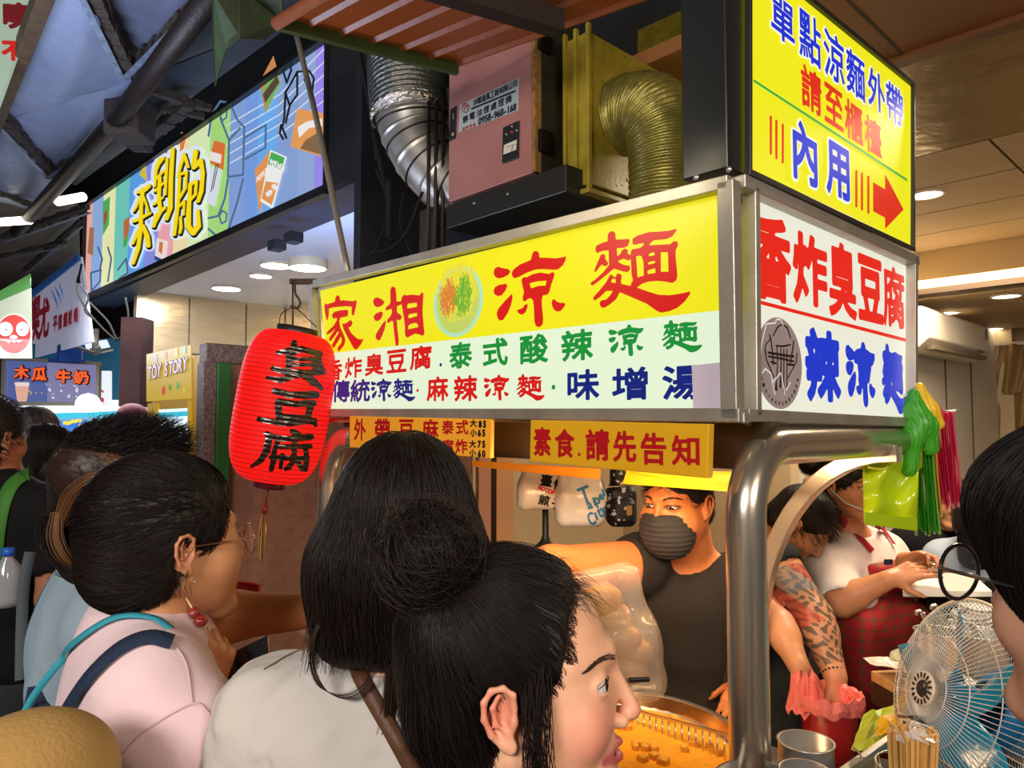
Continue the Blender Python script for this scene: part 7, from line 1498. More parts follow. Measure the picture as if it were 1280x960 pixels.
for (a, b, lb_) in [((1165, 792), (1153, 766), 'steel ladle handle hooked out of the red sauce pot'), ((1186, 782), (1172, 759), 'taller steel ladle handle in the rear sauce pot')]:
    A = at(*a, 1.93); B_ = at(*b, 1.93); m = MB(); m.bar(A, B_, .014, .004, up=(0, -1, 0)); m.tube([B_, B_+Vector((-.006, 0, .006)), B_+Vector((-.016, 0, .002)), B_+Vector((-.016, 0, -.006))], .005, 8); tag(m.obj('ladle', POLISH, None, bevel=.001), lb_, 'ladle')
for k in range(3): m = MB(); m.tube([at(1188+k*8, 800, 1.9), at(1183+k*9, 778, 1.9)], .002, 6); tag(m.obj('skewer_rod', POLISH, None, True), ['first', 'second', 'third'][k]+' thin steel rod, counted from the red sauce pot, among the sauce pots', 'rod', 'thin rods among the sauce pots')
m = MB(); c = at(1163, 838, 1.84); m.box(c-Vector((.04, 0, .03)), d_*.13, nrm*.09, ZZ*.035); tag(m.obj('steel_tray', STEEL2, None, bevel=.002), 'dark steel tray on the work table in front of the sauce pot', 'tray')
s_q = [at(1080, 828, 2.02), at(1140, 826, 2.02), at(1150, 848, 1.88), at(1088, 836, 1.98)]
SHEET_Q = s_q
S = Sdf(); S.rc(at(1120, 820, 2.0), at(1144, 812, 1.98), .016, .016, k=.01); S.rc(at(1128, 826, 1.99), at(1146, 822, 1.97), .013, .013, k=.01); V, Q = S.mesh(.004); tag(mesh_obj('cucumber_pack', V, Q, pm('cucumber_wrap', '7f8a4c', .2, coat=1, var=(60, 'd8dcc0', 1.4)), None, True), 'small pack of wrapped cucumbers behind the plastic sheet', 'food')
m = MB(); m.slab([at(1134, 828, 1.93), at(1150, 832, 1.90), at(1146, 836, 1.89), at(1136, 832, 1.92)], ZZ*.006); tag(m.obj('pink_cloth', pm('pink_cloth', 'd23a5a', .7)), 'small folded pink cloth by the sauce pot', 'cloth')
PLT = pm('white_plate', 'e9e2d4', .25, coat=.5)
for k, (x, y) in enumerate([(1214, 782), (1216, 776), (1214, 771), (1222, 766), (1220, 761)]):
    c = at(x, y, 2.15+.02*k); m = MB(); m.lathe(c, Vector((rnd.uniform(-.1, .1), -.05, 1)), [(.001, 0), (.03, 0), (.052, .009), (.053, .011), (.03, .003), (.001, .003)], 28); tag(m.obj('plate', PLT, None, True), ['bottom', 'second lowest', 'middle', 'second highest', 'topmost'][k]+' small white plate of the loose stack behind the fan', 'plate', 'white plates stacked behind the fan')
# serving table with the plate of noodles
m = MB(); q = [at(1128, 716, 2.55), at(1215, 716, 2.55), at(1240, 726, 2.28), at(1128, 727, 2.28)]; z_ = q[0].z; q = [Vector((p.x, p.y, z_)) for p in q]
tr_ = thing('serving_tray', 'white rectangular tray counter beyond the apron woman', 'tray', sum(q, Vector())/4); m.slab(q, ZZ*-.02); m.obj('tray_top', pm('white_tray', 'e6e0d2', .3), tr_, bevel=.004)
m = MB(); m.box(Vector((q[0].x+.05, q[0].y-.05, 0)), (.3, 0, 0), (0, .05, 0), (0, 0, z_-.02)); m.obj('tray_base', pm('dark_base', '14100e', .6), tr_)
pc = at(1160, 711, 2.32); pl_ = thing('noodle_plate', 'white plate of brown noodles held out by the apron woman', 'plate', pc); m = MB(); m.lathe(pc, ZZ, [(.001, 0), (.03, 0), (.05, .009), (.051, .011), (.03, .004), (.001, .004)], 32); m.obj('plate', PLT, pl_, True)
m = MB(); r_ = random.Random(3)
for k in range(60):
    a = r_.uniform(0, 6.28); q_ = r_.uniform(0, .026); p = pc+Vector((q_*math.cos(a), q_*math.sin(a), .008+r_.uniform(0, .016)*(1-q_/.03))); pts = [p+Vector((r_.uniform(-.012, .012), r_.uniform(-.012, .012), r_.uniform(-.003, .003))) for _ in range(4)]; m.tube(smooth_path(pts, 3), .0014, 4)
m.obj('noodles', pm('brown_noodles', 'b07a30', .4), pl_, True, kind='stuff')
# ---- red bucket with pink liner
bc = at(1036, 872, 1.98); bk = thing('red_bucket', 'red plastic bucket lined with a pink plastic bag under the tattooed hand', 'bucket', bc-ZZ*.26)
m = MB(); m.lathe(bc, ZZ, [(.001, -.24), (.055, -.24), (.075, -.01), (.080, 0), (.082, -.006), (.079, -.012), (.074, -.012), (.054, -.234), (.001, -.234)], 36); m.obj('shell', pm('red_plastic', 'b81418', .3, coat=.3), bk, True)
PKF = pm('pink_film', 'f07c70', .25, coat=.4, alpha=.92, bump=(60, .5))
def lathe_crumple(c, prof, amp, seed, n=90):
    r = np.random.RandomState(seed); ph = r.rand(12)*6.28; V = []
    for i, (rad, z) in enumerate(prof):
        for k in range(n):
            a = 2*math.pi*k/n; w_ = sum(math.sin(a*(3+q*2.3)+ph[q]+i*.9*(q % 3))/(1+q*.35) for q in range(10)); V.append(c+Vector(((rad+amp*w_*.5)*math.cos(a), (rad+amp*w_*.5)*math.sin(a), z+amp*math.sin(a*7+ph[3]+i)*.8+amp*math.sin(a*13+ph[5]))))
    return V, [(i*n+k, i*n+(k+1) % n, (i+1)*n+(k+1) % n, (i+1)*n+k) for i in range(len(prof)-1) for k in range(n)]
V, Fs = lathe_crumple(bc, [(.058, -.10), (.064, -.06), (.069, -.02), (.074, .012), (.083, .016), (.088, -.004), (.087, -.022)], .0035, 5); o = mesh_obj('liner', V, Fs, PKF, bk, False); md = o.modifiers.new('t', 'SOLIDIFY'); md.thickness = .0012
V, Fs = lathe_crumple(at(1008, 864, 1.99), [(.018, .05), (.030, .03), (.036, .0), (.042, -.03), (.05, -.05)], .006, 8); o = mesh_obj('liner', V, Fs, PKF, bk, False); md = o.modifiers.new('t', 'SOLIDIFY'); md.thickness = .0012
m = MB(); m.lathe(bc-ZZ*.06, ZZ, [(.001, .02), (.03, .012), (.06, 0)], 24); m.obj('contents', pm('pink_contents', 'e89a8c', .5, var=(60, 'c85a4c', 1.5), bump=(70, .8)), bk)
m = MB(); m.tube([at(1062, 872, 1.94), at(1068, 885, 1.92), at(1064, 900, 1.92)], .004, 6); m.obj('handle', pm('red_plastic', 'b81418', .3), bk, True)
# ---- steel pots in front, at the lower edge
pot('steel_pot', 'deep steel pot standing in front of the red bucket', 1007, 926, 1.42, .0505, .13, STEEL)
pot('steel_pot', 'wide shallow steel pan at the bottom beside the tube post', 950, 975, 1.28, .075, .06, STEEL, cont=pm('brown_sauce', '4a2a12', .2, var=(80, '8a5a2a', 1.4), bump=(80, .6)))
pot('steel_pot', 'small steel pot rim barely showing at the bottom edge', 1005, 962, 1.30, .042, .05, STEEL)
# side rail with wire basket and bundles of sticks
rl = thing('side_rail', 'square steel rail slanting up to a black joint under the fan', 'rail', at(1100, 940, 1.3)); m = MB(); A0, A1 = at(1020, 990, 1.24), at(1147, 900, 1.50); m.bar(A0, A1, .014, .014); m.obj('rail', pm('pale_aluminium', (.72, .70, .66), .3, 1), rl, bevel=.002)
m = MB(); m.bar(at(1125, 893, 1.50), at(1152, 899, 1.46), .02, .006); m.obj('end_bracket', pm('pale_aluminium', (.72, .70, .66), .3, 1), rl); m = MB(); m.lathe(at(1148, 912, 1.45), Vector((0, -1, 0)), [(.001, .02), (.018, .018), (.020, -.02)], 18); m.obj('joint', BLACK, rl, True)
wb_ = thing('wire_basket', 'round wire basket holding the bundle of wooden sticks', 'basket', at(1140, 990, 1.08)); c = at(1143, 958, 1.06)
for k, (r, z) in enumerate([(.050, .0), (.046, -.03), (.042, -.06)]): m = MB(); m.tube([c+Vector((r*math.cos(a), r*math.sin(a), z)) for a in [i*math.pi/14 for i in range(28)]], .0018, 6, closed=True); m.obj('ring', POLISH, wb_, True)
for k in range(14): a = k*math.pi/7; m = MB(); m.tube([c+Vector((.05*math.cos(a), .05*math.sin(a), 0)), c+Vector((.042*math.cos(a), .042*math.sin(a), -.06))], .0014, 5); m.obj('wire', POLISH, wb_, True)
c = at(1100, 962, 1.10); m = MB(); m.lathe(c, ZZ, [(.001, -.05), (.036, -.05), (.042, 0), (.0405, 0), (.035, -.046), (.001, -.046)], 32); tag(m.obj('glass_bowl', pm('smoky_glass', '8a8468', .08, alpha=.45, coat=1), None, True), 'clear glass jar beside the sticks', 'jar')
m = MB(); m.tube(smooth_path([at(1068, 935, 1.28), at(1076, 945, 1.2), at(1078, 965, 1.2)], 6), .002, 6); tag(m.obj('wire_hook', POLISH, None, True), 'bent wire hook on the slanting rail', 'hook')
WOOD = pm('bamboo_stick', 'd8a860', .5, var=(40, 'b88440', 1.2)); base_c = at(1141, 990, 1.05)
for k in range(64):
    a = rnd.uniform(0, 6.28); q_ = .030*math.sqrt(rnd.random()); off = Vector((q_*math.cos(a), q_*math.sin(a), 0)); tp_ = at(1141, 915, 1.05)+off*1.12+ZZ*rnd.uniform(-.008, .008); b0_ = base_c+off*.95; m = MB(); m.bar(b0_, tp_, .0048, .0042); tag(m.obj('chopstick', WOOD), 'pale wooden chopstick in the dense bundle at the lower right', 'chopstick', 'chopsticks in the wire basket')
wr_ = thing('plastic_wrap', 'crinkled clear plastic wrap over the tops of the chopsticks', 'plastic wrap', at(1141, 918, 1.05)); WR = pm('clear_wrap', 'f4ece0', .12, alpha=.30, coat=.6)
for k in range(9):
    c = at(1141, 916, 1.05)+Vector((rnd.uniform(-.03, .03), rnd.uniform(-.03, .03), rnd.uniform(-.004, .01))); a_ = rnd.uniform(0, 3); X_ = Vector((math.cos(a_), math.sin(a_), .2))*.012; Y_ = Vector((-math.sin(a_), math.cos(a_), .3))*.010; crumple('film_scrap', [c-X_-Y_, c+X_-Y_, c+X_+Y_, c-X_+Y_], 3, .003, k, WR, wr_, 1)
# lime and yellow bags under the table: creased sheets
tag(crumple('plastic_sheet', [p+ZZ*.012 for p in SHEET_Q], 7, .005, 12, pm('crumpled_film', 'e6d2c4', .25, coat=.5, alpha=.9), None, 1), 'crumpled translucent plastic sheet on the cutting board', 'plastic sheet')
tag(crumple('folded_bag', [at(1080, 893, 1.72), at(1132, 876, 1.78), at(1118, 925, 1.60), at(1062, 940, 1.58)], 5, .009, 3, pm('bagc_lime', 'a8b828', .35, coat=.3)), 'folded lime green plastic bag under the work table', 'plastic bag')
tag(crumple('folded_bag', [at(1100, 897, 1.66), at(1132, 888, 1.66), at(1128, 912, 1.58), at(1092, 920, 1.58)], 5, .008, 4, pm('bagc_yellow', 'e8b818', .35, coat=.3)), 'crumpled bright yellow bag lying on the lime bag', 'plastic bag')
S = Sdf(); S.chain([at(1134, 884, 1.60), at(1141, 876, 1.60), at(1140, 868, 1.60)], [.020, .012, .004], k=.01); S.noise = sines(.004, seed=5, fr=(150, 300)); V, Q = S.mesh(.003); tag(mesh_obj('tied_bag', V, Q, pm('bagc_gold', 'd8a418', .4), None, True), 'small tied yellow bag beside the black joint', 'plastic bag')

# ================================================================ STANDING FAN at the lower right
fc_ = at(1172, 866, 1.50); fx = (Vector((-.95, -.04, .28))).normalized(); fu_ = fx.orthogonal().normalized(); fu_ = (ZZ-fx*ZZ.dot(fx)).normalized(); fv_ = fx.cross(fu_); RF = .200
fn = thing('electric_fan', 'electric fan with a white wire guard and translucent blue blades', 'fan', fc_-ZZ*.5)
GW = pm('white_wire', (.62, .60, .56), .35, .2)
ctr = fc_-fx*.045
def fp(r, a, d): return ctr+fu_*(r*math.cos(a))+fv_*(r*math.sin(a))+fx*d
def dome(r): return .075*(1-(r/RF)**2.6)
def domeb(r): return -.085*(1-(r/RF)**3.2)
NSP = 96
for k in range(NSP):
    a = 2*math.pi*k/NSP; m = MB(); m.tube([fp(r, a+.10*(r/RF), dome(r)-.0) for r in [.034, .06, .09, .12, .15, .18, .198, RF]], .0010, 5); m.obj('guard_wire', GW, fn, True)
for k in range(NSP):
    a = 2*math.pi*k/NSP; m = MB(); m.tube([fp(r, a, domeb(r)-.004) for r in [.06, .12, .17, .195, RF]], .0010, 4); m.obj('rear_guard_wire', GW, fn, True)
for r, d, w_ in ((RF, -.002, .004), (RF*.80, dome(RF*.80), .0013), (RF*.55, dome(RF*.55), .0013), (.062, dome(.062), .0013)): m = MB(); m.tube([fp(r, i*math.pi/30, d) for i in range(60)], w_, 8, closed=True); m.obj('guard_ring', pm('fan_rim', 'd8c4a8', .4) if w_ > .002 else GW, fn, True)
m = MB(); m.lathe(ctr+fx*.070, fx, [(.036, .0), (.034, .008), (.020, .010), (.019, .006), (.001, .006)], 36); m.obj('badge_ring', pm('fan_white', 'cfc6b6', .4), fn, True)
m = MB(); m.lathe(ctr+fx*.078, fx, [(.017, .0), (.015, .003), (.001, .004)], 28); m.obj('badge', pm('fan_badge', '2a2a2a', .3), fn, True)
for k in range(16): 
    a = k*math.pi/8; p = ctr+fx*.0795+fu_*.026*math.cos(a)+fv_*.026*math.sin(a); rr = (fu_*math.cos(a)+fv_*math.sin(a)); m = MB(); m.bar(p-rr*.005, p+rr*.005, .004, .002, up=fx); m.obj('badge_slot', BLACK, fn)
BL_ = pm('blue_blade', '1f9ac0', .2, coat=.5, alpha=.92)
for k in range(5):
    a0 = 2*math.pi*k/5; V = []; nr_, na = 9, 12
    for i in range(nr_+1):
        r = .03+(.175-.03)*i/nr_; sw = .95*(.45+.55*math.sin(math.pi*min(1, .25+i/nr_*.75)))
        for j in range(na+1):
            s = j/na-.5; V.append(fp(r, a0+s*sw+.25*(i/nr_), .012-s*.055))
    o = mesh_obj('blade', V, [(i*(na+1)+j, i*(na+1)+j+1, (i+1)*(na+1)+j+1, (i+1)*(na+1)+j) for i in range(nr_) for j in range(na)], BL_, fn, True); md = o.modifiers.new('t', 'SOLIDIFY'); md.thickness = .002
m = MB(); m.lathe(ctr-fx*.01, fx, [(.032, -.02), (.032, .03), (.02, .045), (.001, .048)], 28); m.obj('hub', BL_, fn, True)
m = MB(); m.lathe(ctr-fx*.06, -fx, [(.05, 0), (.075, .02), (.078, .09), (.06, .14), (.03, .16), (.001, .163)], 32); m.obj('motor_housing', pm('fan_blue', '1c7ab4', .35), fn, True)
m = MB(); m.tube([ctr-fx*.14, ctr-fx*.16-ZZ*.1, Vector((ctr.x, ctr.y, .05))-fx*.16], .016, 16); m.obj('pole', pm('fan_white', 'cfc6b6', .4), fn, True); c = ctr-fx*.16; m = MB(); m.lathe(Vector((c.x, c.y, 0)), ZZ, [(.001, 0), (.19, 0), (.19, .02), (.03, .05)], 36); m.obj('base', pm('fan_white', 'cfc6b6', .4), fn, True)

# ================================================================ REMAINING PEOPLE
def simple_person(label, hpx, Y, yaw, sc, nbpx, wsh, depth, tyaw, shirtcol, skincol, haircol, arms=None, pitch=0, h=.012, hair='short', name_mat='x', cutr=.062, hipz=.85, fold=.006, Yn=None, keepface=True):
    Hh = Head(A3(at(hpx[0], hpx[1], Y)), yaw, pitch, 0, sc); p = person('person', label, (Hh.c[0], Hh.c[1], 0)); S = Sdf(); Hh.add(S); nb = Vector(at(nbpx[0], nbpx[1], Yn or Y+.03)); S.rc(Hh.w(0, -.02, -.05), nb, .052, .056, k=.03)
    hip = Vector((nb.x, nb.y+.03, hipz)); sR, sL = torso(S, nb, hip, wsh, depth, tyaw); M = frame(tyaw); X = Vector(M[:, 0]); Yf = Vector(M[:, 1])
    if arms is None: arms = [(sR+X*.03-ZZ*.27, sR+X*.02-ZZ*.30+Yf*.22), (sL-X*.03-ZZ*.27, sL-X*.02-ZZ*.30+Yf*.22)]
    for (e, w_), s_, sd_ in zip(arms, (sR, sL), (1, -1)): arm(S, s_, e, w_, (.046, .04, .034, .026)); hand(S, w_, (Vector(w_)-Vector(e)), X*sd_, sd_, sc=.95)
    V, Q = multi(S, h, [(box_at(Hh.c, .13*sc), h*.45)]); mesh_obj('body', V, Q, skin(name_mat, skincol), p, True, paint(V, rgb(skincol), [])); Hh.eyes(p)
    G = garment(nb, hip, wsh, depth, tyaw, [(sR, arms[0][0], .6, .064, .064), (sL, arms[1][0], .6, .064, .064)], fold=fold, seed=len(label), cutr=cutr, grow=.014); V, Q = G.mesh(h*.8); mesh_obj('shirt', V, Q, cloth('g_'+shirtcol, shirtcol), p, True); B = bvh_of(V, Q)
    C = haircap(Hh, .010, (0, .130, -.015), (.105, .08, .115)); V, Q = C.mesh(h*.55); mesh_obj('hair_cap', V, Q, HAIRC, p, True); legs(p, hip, tyaw, (.03, .03, .04), h=.02)
    return p, Hh, nb, hip, C, B
def capstrands(C, Hh, p, n, col, target=None, S_=8, step=.016, r=.0012, zmin=-.09, jit=.1):
    sd = seeds_on(C, n, (Hh.c-.17*Hh.s, Hh.c+.17*Hh.s), lambda P: (Hh.loc(P)[:, 2] > zmin) & C.keep(P), .001)
    if target is None: f, g = C.grad(sd); P = np.stack([sd+(g*.6+A3((0, 0, -.3))*t+A3(Hh.M[:, 1])*.4)*t*.022 for t in (0, .5, 1)], 1)
    else: P = flow(C, sd, target, S_, step, .001, jit)
    strands_obj(P, r, col, p, .5)
dn_ = lambda P: np.tile(A3((0, 0, -1.)), (len(P), 1))
# man with the green strap, far left
p, Hh, nb, hip, C, B = simple_person('man at the left edge in a black tee with a green bag strap', (-12, 548), 2.25, 20, 1.05, (-5, 600), .46, .25, 15, '101012', 'b87a58', '1a1210', name_mat='h', hipz=.95)
capstrands(C, Hh, p, 1600, '1a120f'); ribbon('bag_strap', B, [(36, 592), (14, 610), (0, 650), (-8, 700)], .045, pm('green_strap', '3f7a2a', .7), p, .006, .004, 2.2, label='green bag strap')
m = MB(); c = at(10, 700, 1.95); m.lathe(c-ZZ*.12, ZZ, [(.001, 0), (.030, .0), (.032, .02), (.032, .10), (.014, .125), (.014, .135)], 20); bt = thing('water_bottle', 'clear water bottle with a blue cap at the left edge', 'bottle', c-ZZ*.12); m.obj('bottle_body', pm('clear_pet', 'c8ccd4', .08, alpha=.45, coat=1), bt, True); m = MB(); m.lathe(c+ZZ*.012, ZZ, [(.001, .022), (.016, .020), (.017, 0), (.001, 0)], 20); m.obj('cap', pm('blue_cap', '2a62c8', .35), bt, True)
# woman with long brown hair, woman with the plaited bun, person in the red cap
p, Hh, nb, hip, C, B = simple_person('woman with straight grey brown hair and bare shoulders, back turned', (45, 545), 3.1, 10, 1.0, (40, 592), .40, .22, 5, 'e6c0a8', 'd9a07a', '4a3c34', name_mat='i', cutr=.10, hipz=.9)
HSb = Sdf(); c = Hh.c; HSb.el(c+A3((0, -.01, .035)), (.085, .10, .09), k=.02); HSb.bx(c+A3((0, -.04, -.05)), (.088, .055, .09), rd=.045, k=.05); V, Q = HSb.mesh(.009); mesh_obj('hair_mass', V, Q, pm('brown_hair_mass', '2e2520', .5, bump=(60, .4)), p, True)
sd = seeds_on(HSb, 1300, (c-.16, c+.15), lambda P: P[:, 1] < c[1]+.05, .001); strands_obj(flow(HSb, sd, dn_, 9, .018, .001, .08), .0014, '4a3b32', p, .5)
p, Hh, nb, hip, C, B = simple_person('woman with dark hair plaited into a low bun, back turned', (62, 572), 2.75, 35, 1.0, (70, 625), .38, .22, 30, 'dde4ee', 'dba88c', '1c1412', name_mat='j', hipz=.9)
bun = A3(at(54, 600, 2.70)); capstrands(C, Hh, p, 1500, '1c1310', toward(bun), 9, .016, .0012); BN = Sdf(); BN.el(bun, (.04, .04, .045), k=.01); BN.el(bun+A3((.01, 0, .05)), (.045, .04, .045), k=.03); V, Q = BN.mesh(.008); mesh_obj('hair_bun', V, Q, HAIRC, p, True); bunstrands(bun, .046, 140, '1c1310', p, 12, .0014)
p, Hh, nb, hip, C, B = simple_person('distant person wearing a dark red cap near the lit counter', (166, 528), 5.2, 120, 1.05, (166, 545), .42, .24, 120, '20222a', 'b88460', '1a1210', name_mat='k', h=.02, hipz=.95)
S = Sdf(); S.el(Hh.w(0, -.01, .05), (.10, .115, .085), Hh.M, k=.01); S.bx(Hh.w(0, .0, -.03), (.2, .2, .055), Hh.M, .01, .01, 's'); S.bx(Hh.w(0, .13, .035), (.06, .06, .008), Hh.M, .006, .01); V, Q = S.mesh(.01); mesh_obj('cap', V, Q, pm('red_cap', '5c0a1e', .8), p, True, label='dark red cap')
# diners on the right
p, Hh, nb, hip, C, B = simple_person('diner in a black tee behind the hanging coloured bags', (1186, 628), 3.4, 200, 1.0, (1184, 662), .44, .24, 192, '0c0c0e', 'c08a62', '1a1210', name_mat='l', hipz=.75)
capstrands(C, Hh, p, 900, '140e0c', None, r=.0014)
for i, ch in enumerate('dkdkdk'):
    V, Fs = shape_mesh([gl_px(ch, 1185+i*2.2, 685+i*.3, 1.9, 3, .1)], .15, .35, 3); mesh_obj('lettering', [px_on(B, a, b, .004, 3.2)[0] for a, b in V], Fs, pm('white_print', 'd8d8d8', .5), p)
p, Hh, nb, hip, C, B = simple_person('diner with long dark hair in a pale blue shirt, seated at the right', (1222, 648), 3.1, 60, 1.0, (1228, 684), .40, .22, 50, 'aebccc', 'b88664', '1a1210', name_mat='m', hipz=.75)
HSb = Sdf(); c = Hh.c; HSb.el(c+A3((0, -.01, .035)), (.085, .10, .09), k=.02); HSb.bx(c+A3((-.02, -.045, -.08)), (.08, .055, .12), rd=.045, k=.05); V, Q = HSb.mesh(.009); mesh_obj('hair_mass', V, Q, HAIRC, p, True)
sd = seeds_on(HSb, 1300, (c-.2, c+.15), lambda P: P[:, 1] < c[1]+.05, .001); strands_obj(flow(HSb, sd, dn_, 9, .02, .001, .08), .0014, '1d1512', p, .5)
# person in the beige cap behind the bending cook
p, Hh, nb, hip, C, B = simple_person('person behind the bending cook leaning forward in a beige cap', (1036, 622), 3.3, 150, 1.0, (1020, 668), .42, .24, 150, '8e8478', 'b07850', '1a1210', name_mat='n', hipz=.85)
S = Sdf(); S.el(Hh.w(0, -.01, .05), (.09, .11, .08), Hh.M, k=.01); S.bx(Hh.w(0, .0, -.03), (.2, .2, .06), Hh.M, .01, .01, 's'); S.bx(Hh.w(0, .12, .035), (.06, .05, .006), Hh.M, .006, .01); V, Q = S.mesh(.009); mesh_obj('cap', V, Q, pm('beige_cap', 'c8a888', .7), p, True, label='beige cap')

# the close head at the right edge with black glasses
HR = Head(A3(at(1424, 742, .54)), -20, 0, 0, 1.0); pr = person('person', 'person at the right edge close to the camera with dark hair and black framed glasses', (HR.c[0], HR.c[1], 0))
S = Sdf(); HR.add(S); nb = Vector((HR.c[0], HR.c[1], HR.c[2]-.20)); S.rc(HR.w(0, -.02, -.05), nb, .055, .06, k=.03); hip = Vector((nb.x, nb.y, .95)); sR, sL = torso(S, nb, hip, .42, .22, -40)
eR, eL = sR-ZZ*.28, sL-ZZ*.28; arm(S, sR, eR, eR+Vector((-.05, .2, .0))); arm(S, sL, eL, eL+Vector((-.05, .2, 0))); hand(S, eR+Vector((-.05, .2, .0)), (0, 1, 0), (1, 0, .5), 1); hand(S, eL+Vector((-.05, .2, 0)), (0, 1, 0), (-1, 0, .5), -1)
V, Q = multi(S, .010, [(box_at(HR.c+A3((0, 0, -.03)), .15), .003)]); mesh_obj('body', V, Q, skin('o', 'c89478'), pr, True, paint(V, rgb('c89478'), [])); HR.eyes(pr)
G = garment(nb, hip, .42, .22, -40, [(sR, eR, .6, .064, .064), (sL, eL, .6, .064, .064)], seed=77); V, Q = G.mesh(.009); mesh_obj('shirt', V, Q, cloth('dark_navy', '161a26'), pr, True); legs(pr, hip, -40, (.02, .02, .03), h=.018)
glasses(pr, HR, .034, .025, pm('black_frame', (.01, .01, .012), .25, coat=.6), .0019, fwd=.120, lens=pm('dark_lens', (.25, .26, .28), .03, alpha=.35, coat=1))
CR = haircap(HR, .020, (0, .135, -.045), (.115, .085, .092)); CR.el(HR.w(0, .045, .062), (.080, .062, .055), HR.M, k=.03); V, Q = CR.mesh(.005); mesh_obj('hair_cap', V, Q, HAIRC, pr, True)
sd = seeds_on(CR, 3200, (HR.c-.19, HR.c+.19), lambda P: CR.keep(P) & (HR.loc(P)[:, 2] > -.09), .001); top_ = A3(HR.w(0, -.03, .13)); 
def fall(P): d = P-top_; d = d/(np.linalg.norm(d, axis=1, keepdims=True)+1e-6); return d*.8+A3((0, 0, -.7))
strands_obj(flow(CR, sd, fall, 9, .013, .001, .07), .0007, '140e0c', pr, .6)
# round tan hat at the lower left
hc = at(36, 1008, .80); ht = person('person', 'person whose rounded tan hat just shows at the lower left corner', (hc.x, hc.y, 0)); HT = Head(A3(hc)-A3((0, 0, .02)), 20, 0, 0, .92); S = Sdf(); HT.add(S); nb = Vector(HT.c)-ZZ*.18; S.rc(HT.w(0, -.02, -.05), nb, .045, .05, k=.03); hip = Vector((nb.x, nb.y, .72)); sR, sL = torso(S, nb, hip, .34, .19, 20); 
for s_, q_ in ((sR, 1), (sL, -1)): arm(S, s_, s_-ZZ*.24, s_-ZZ*.25+Vector((0, .18, 0)), (.04, .034, .03, .022)); hand(S, s_-ZZ*.25+Vector((0, .18, 0)), (0, 1, 0), (q_, 0, .5), q_, sc=.85)
V, Q = multi(S, .012, [(box_at(HT.c, .12), .006)]); mesh_obj('body', V, Q, skin('p', 'd0a07c'), ht, True, paint(V, rgb('d0a07c'), []))
G = garment(nb, hip, .34, .19, 20, [(sR, sR-ZZ*.24, .6, .056, .056), (sL, sL-ZZ*.24, .6, .056, .056)], seed=78); V, Q = G.mesh(.011); mesh_obj('shirt', V, Q, cloth('olive_tee', '5a5a3a'), ht, True); legs(ht, hip, 20, (.03, .03, .03), h=.02)
S = Sdf(); S.el(HT.w(0, -.008, .045), (.082, .100, .078), HT.M, k=.01); V, Q = S.mesh(.004); mesh_obj('hat', V, Q, pm('tan_felt', 'c09a5c', .85, bump=(180, .2), var=(20, 'ad8748', 1)), ht, True, label='rounded tan hat')
# things in hands
ph = MB(); ph.box(at(270, 878, 1.13), Vector((.075, .02, .035)), Vector((-.012, .03, .05))*1.0, Vector((0, -.006, .004))*1.2); tag(ph.obj('phone', pm('black_phone', (.01, .01, .012), .15, coat=1), None, bevel=.002), 'black phone held in the second hand of the woman in glasses', 'phone')
m = MB(); m.bar(at(276, 727, 1.55), at(326, 735, 1.55), .020, .016); rw = thing('red_holder', 'slim red holder with a small metal clip behind the woman in glasses', 'holder', at(300, 735, 1.55)); m.obj('holder_body', pm('red_gloss', 'b8182a', .3, coat=.4), rw, bevel=.004)
m = MB(); m.tube([at(272, 722, 1.54), at(280, 720, 1.54), at(281, 732, 1.54), at(273, 734, 1.54)], .0022, 6, closed=True); m.obj('clip', POLISH, rw, True)

# ================================================================ LANE AND STALLS FAR LEFT
PQ = fplane(0)
tm = thing('claw_machine', 'yellow claw machine with a cartoon balloon header beside the stone wall', 'machine', AB(3.05, .3, 0)); A_, B_ = 2.66, 3.42
m = MB(); abbox(m, A_, B_, .02, .65, 0, 2.02); m.obj('cabinet', pm('machine_yellow', 'd8a418', .4, var=(5, 'b88410', 1.2)), tm, bevel=.01)
def fq(pts, P, th, nm, mat, par, o=.004): m = MB(); m.slab(P.q(pts, o), -P.N*th); return m.obj(nm, mat, par)
PM = fplane(.02); fq([(184, 443), (240, 431), (240, 498), (184, 502)], PM, .004, 'header_sign', lit('dcb428', .75), tm)
for k, (x, y, r_, c_) in enumerate([(196, 448, 6, 'b8a8e0'), (208, 444, 5, 'e07a9a'), (222, 440, 6, 'e8d050'), (232, 437, 5, '9ad0c0'), (206, 488, 6, 'd83a2a'), (214, 484, 4, '3a9a4a'), (196, 490, 5, 'c8b040'), (224, 482, 5, '58b060'), (232, 488, 4, 'e0c850')]): PM.shapes_obj('balloon_print', [PM.stroke([(x, y, r_), (x+.5, y+1, r_*.8)])], lit(c_, .8), tm, 0, .006+.0002*k, .01)
for i, ch in enumerate('TOYSTORY'):
    x = 190+i*5.9+(3 if i > 2 else 0); y = 466-i*1.6; g = PM.glyphs(ch, (x, y), (x, y), 5, 21, .8); k_ = PM.scale(x, y)[1]; 
    if ch: PM.shapes_obj('lettering_outline', g, lit('3a2030', .4), tm, 1.7*k_, .009, .006); PM.shapes_obj('lettering', g, lit('f0c8d8', .95), tm, .5*k_, .012, .006)
m = MB(); fq([(199, 512), (236, 510), (236, 560), (199, 566)], PM, .004, 'window_pane', lit('d8ecf8', 1.3), tm, .002)
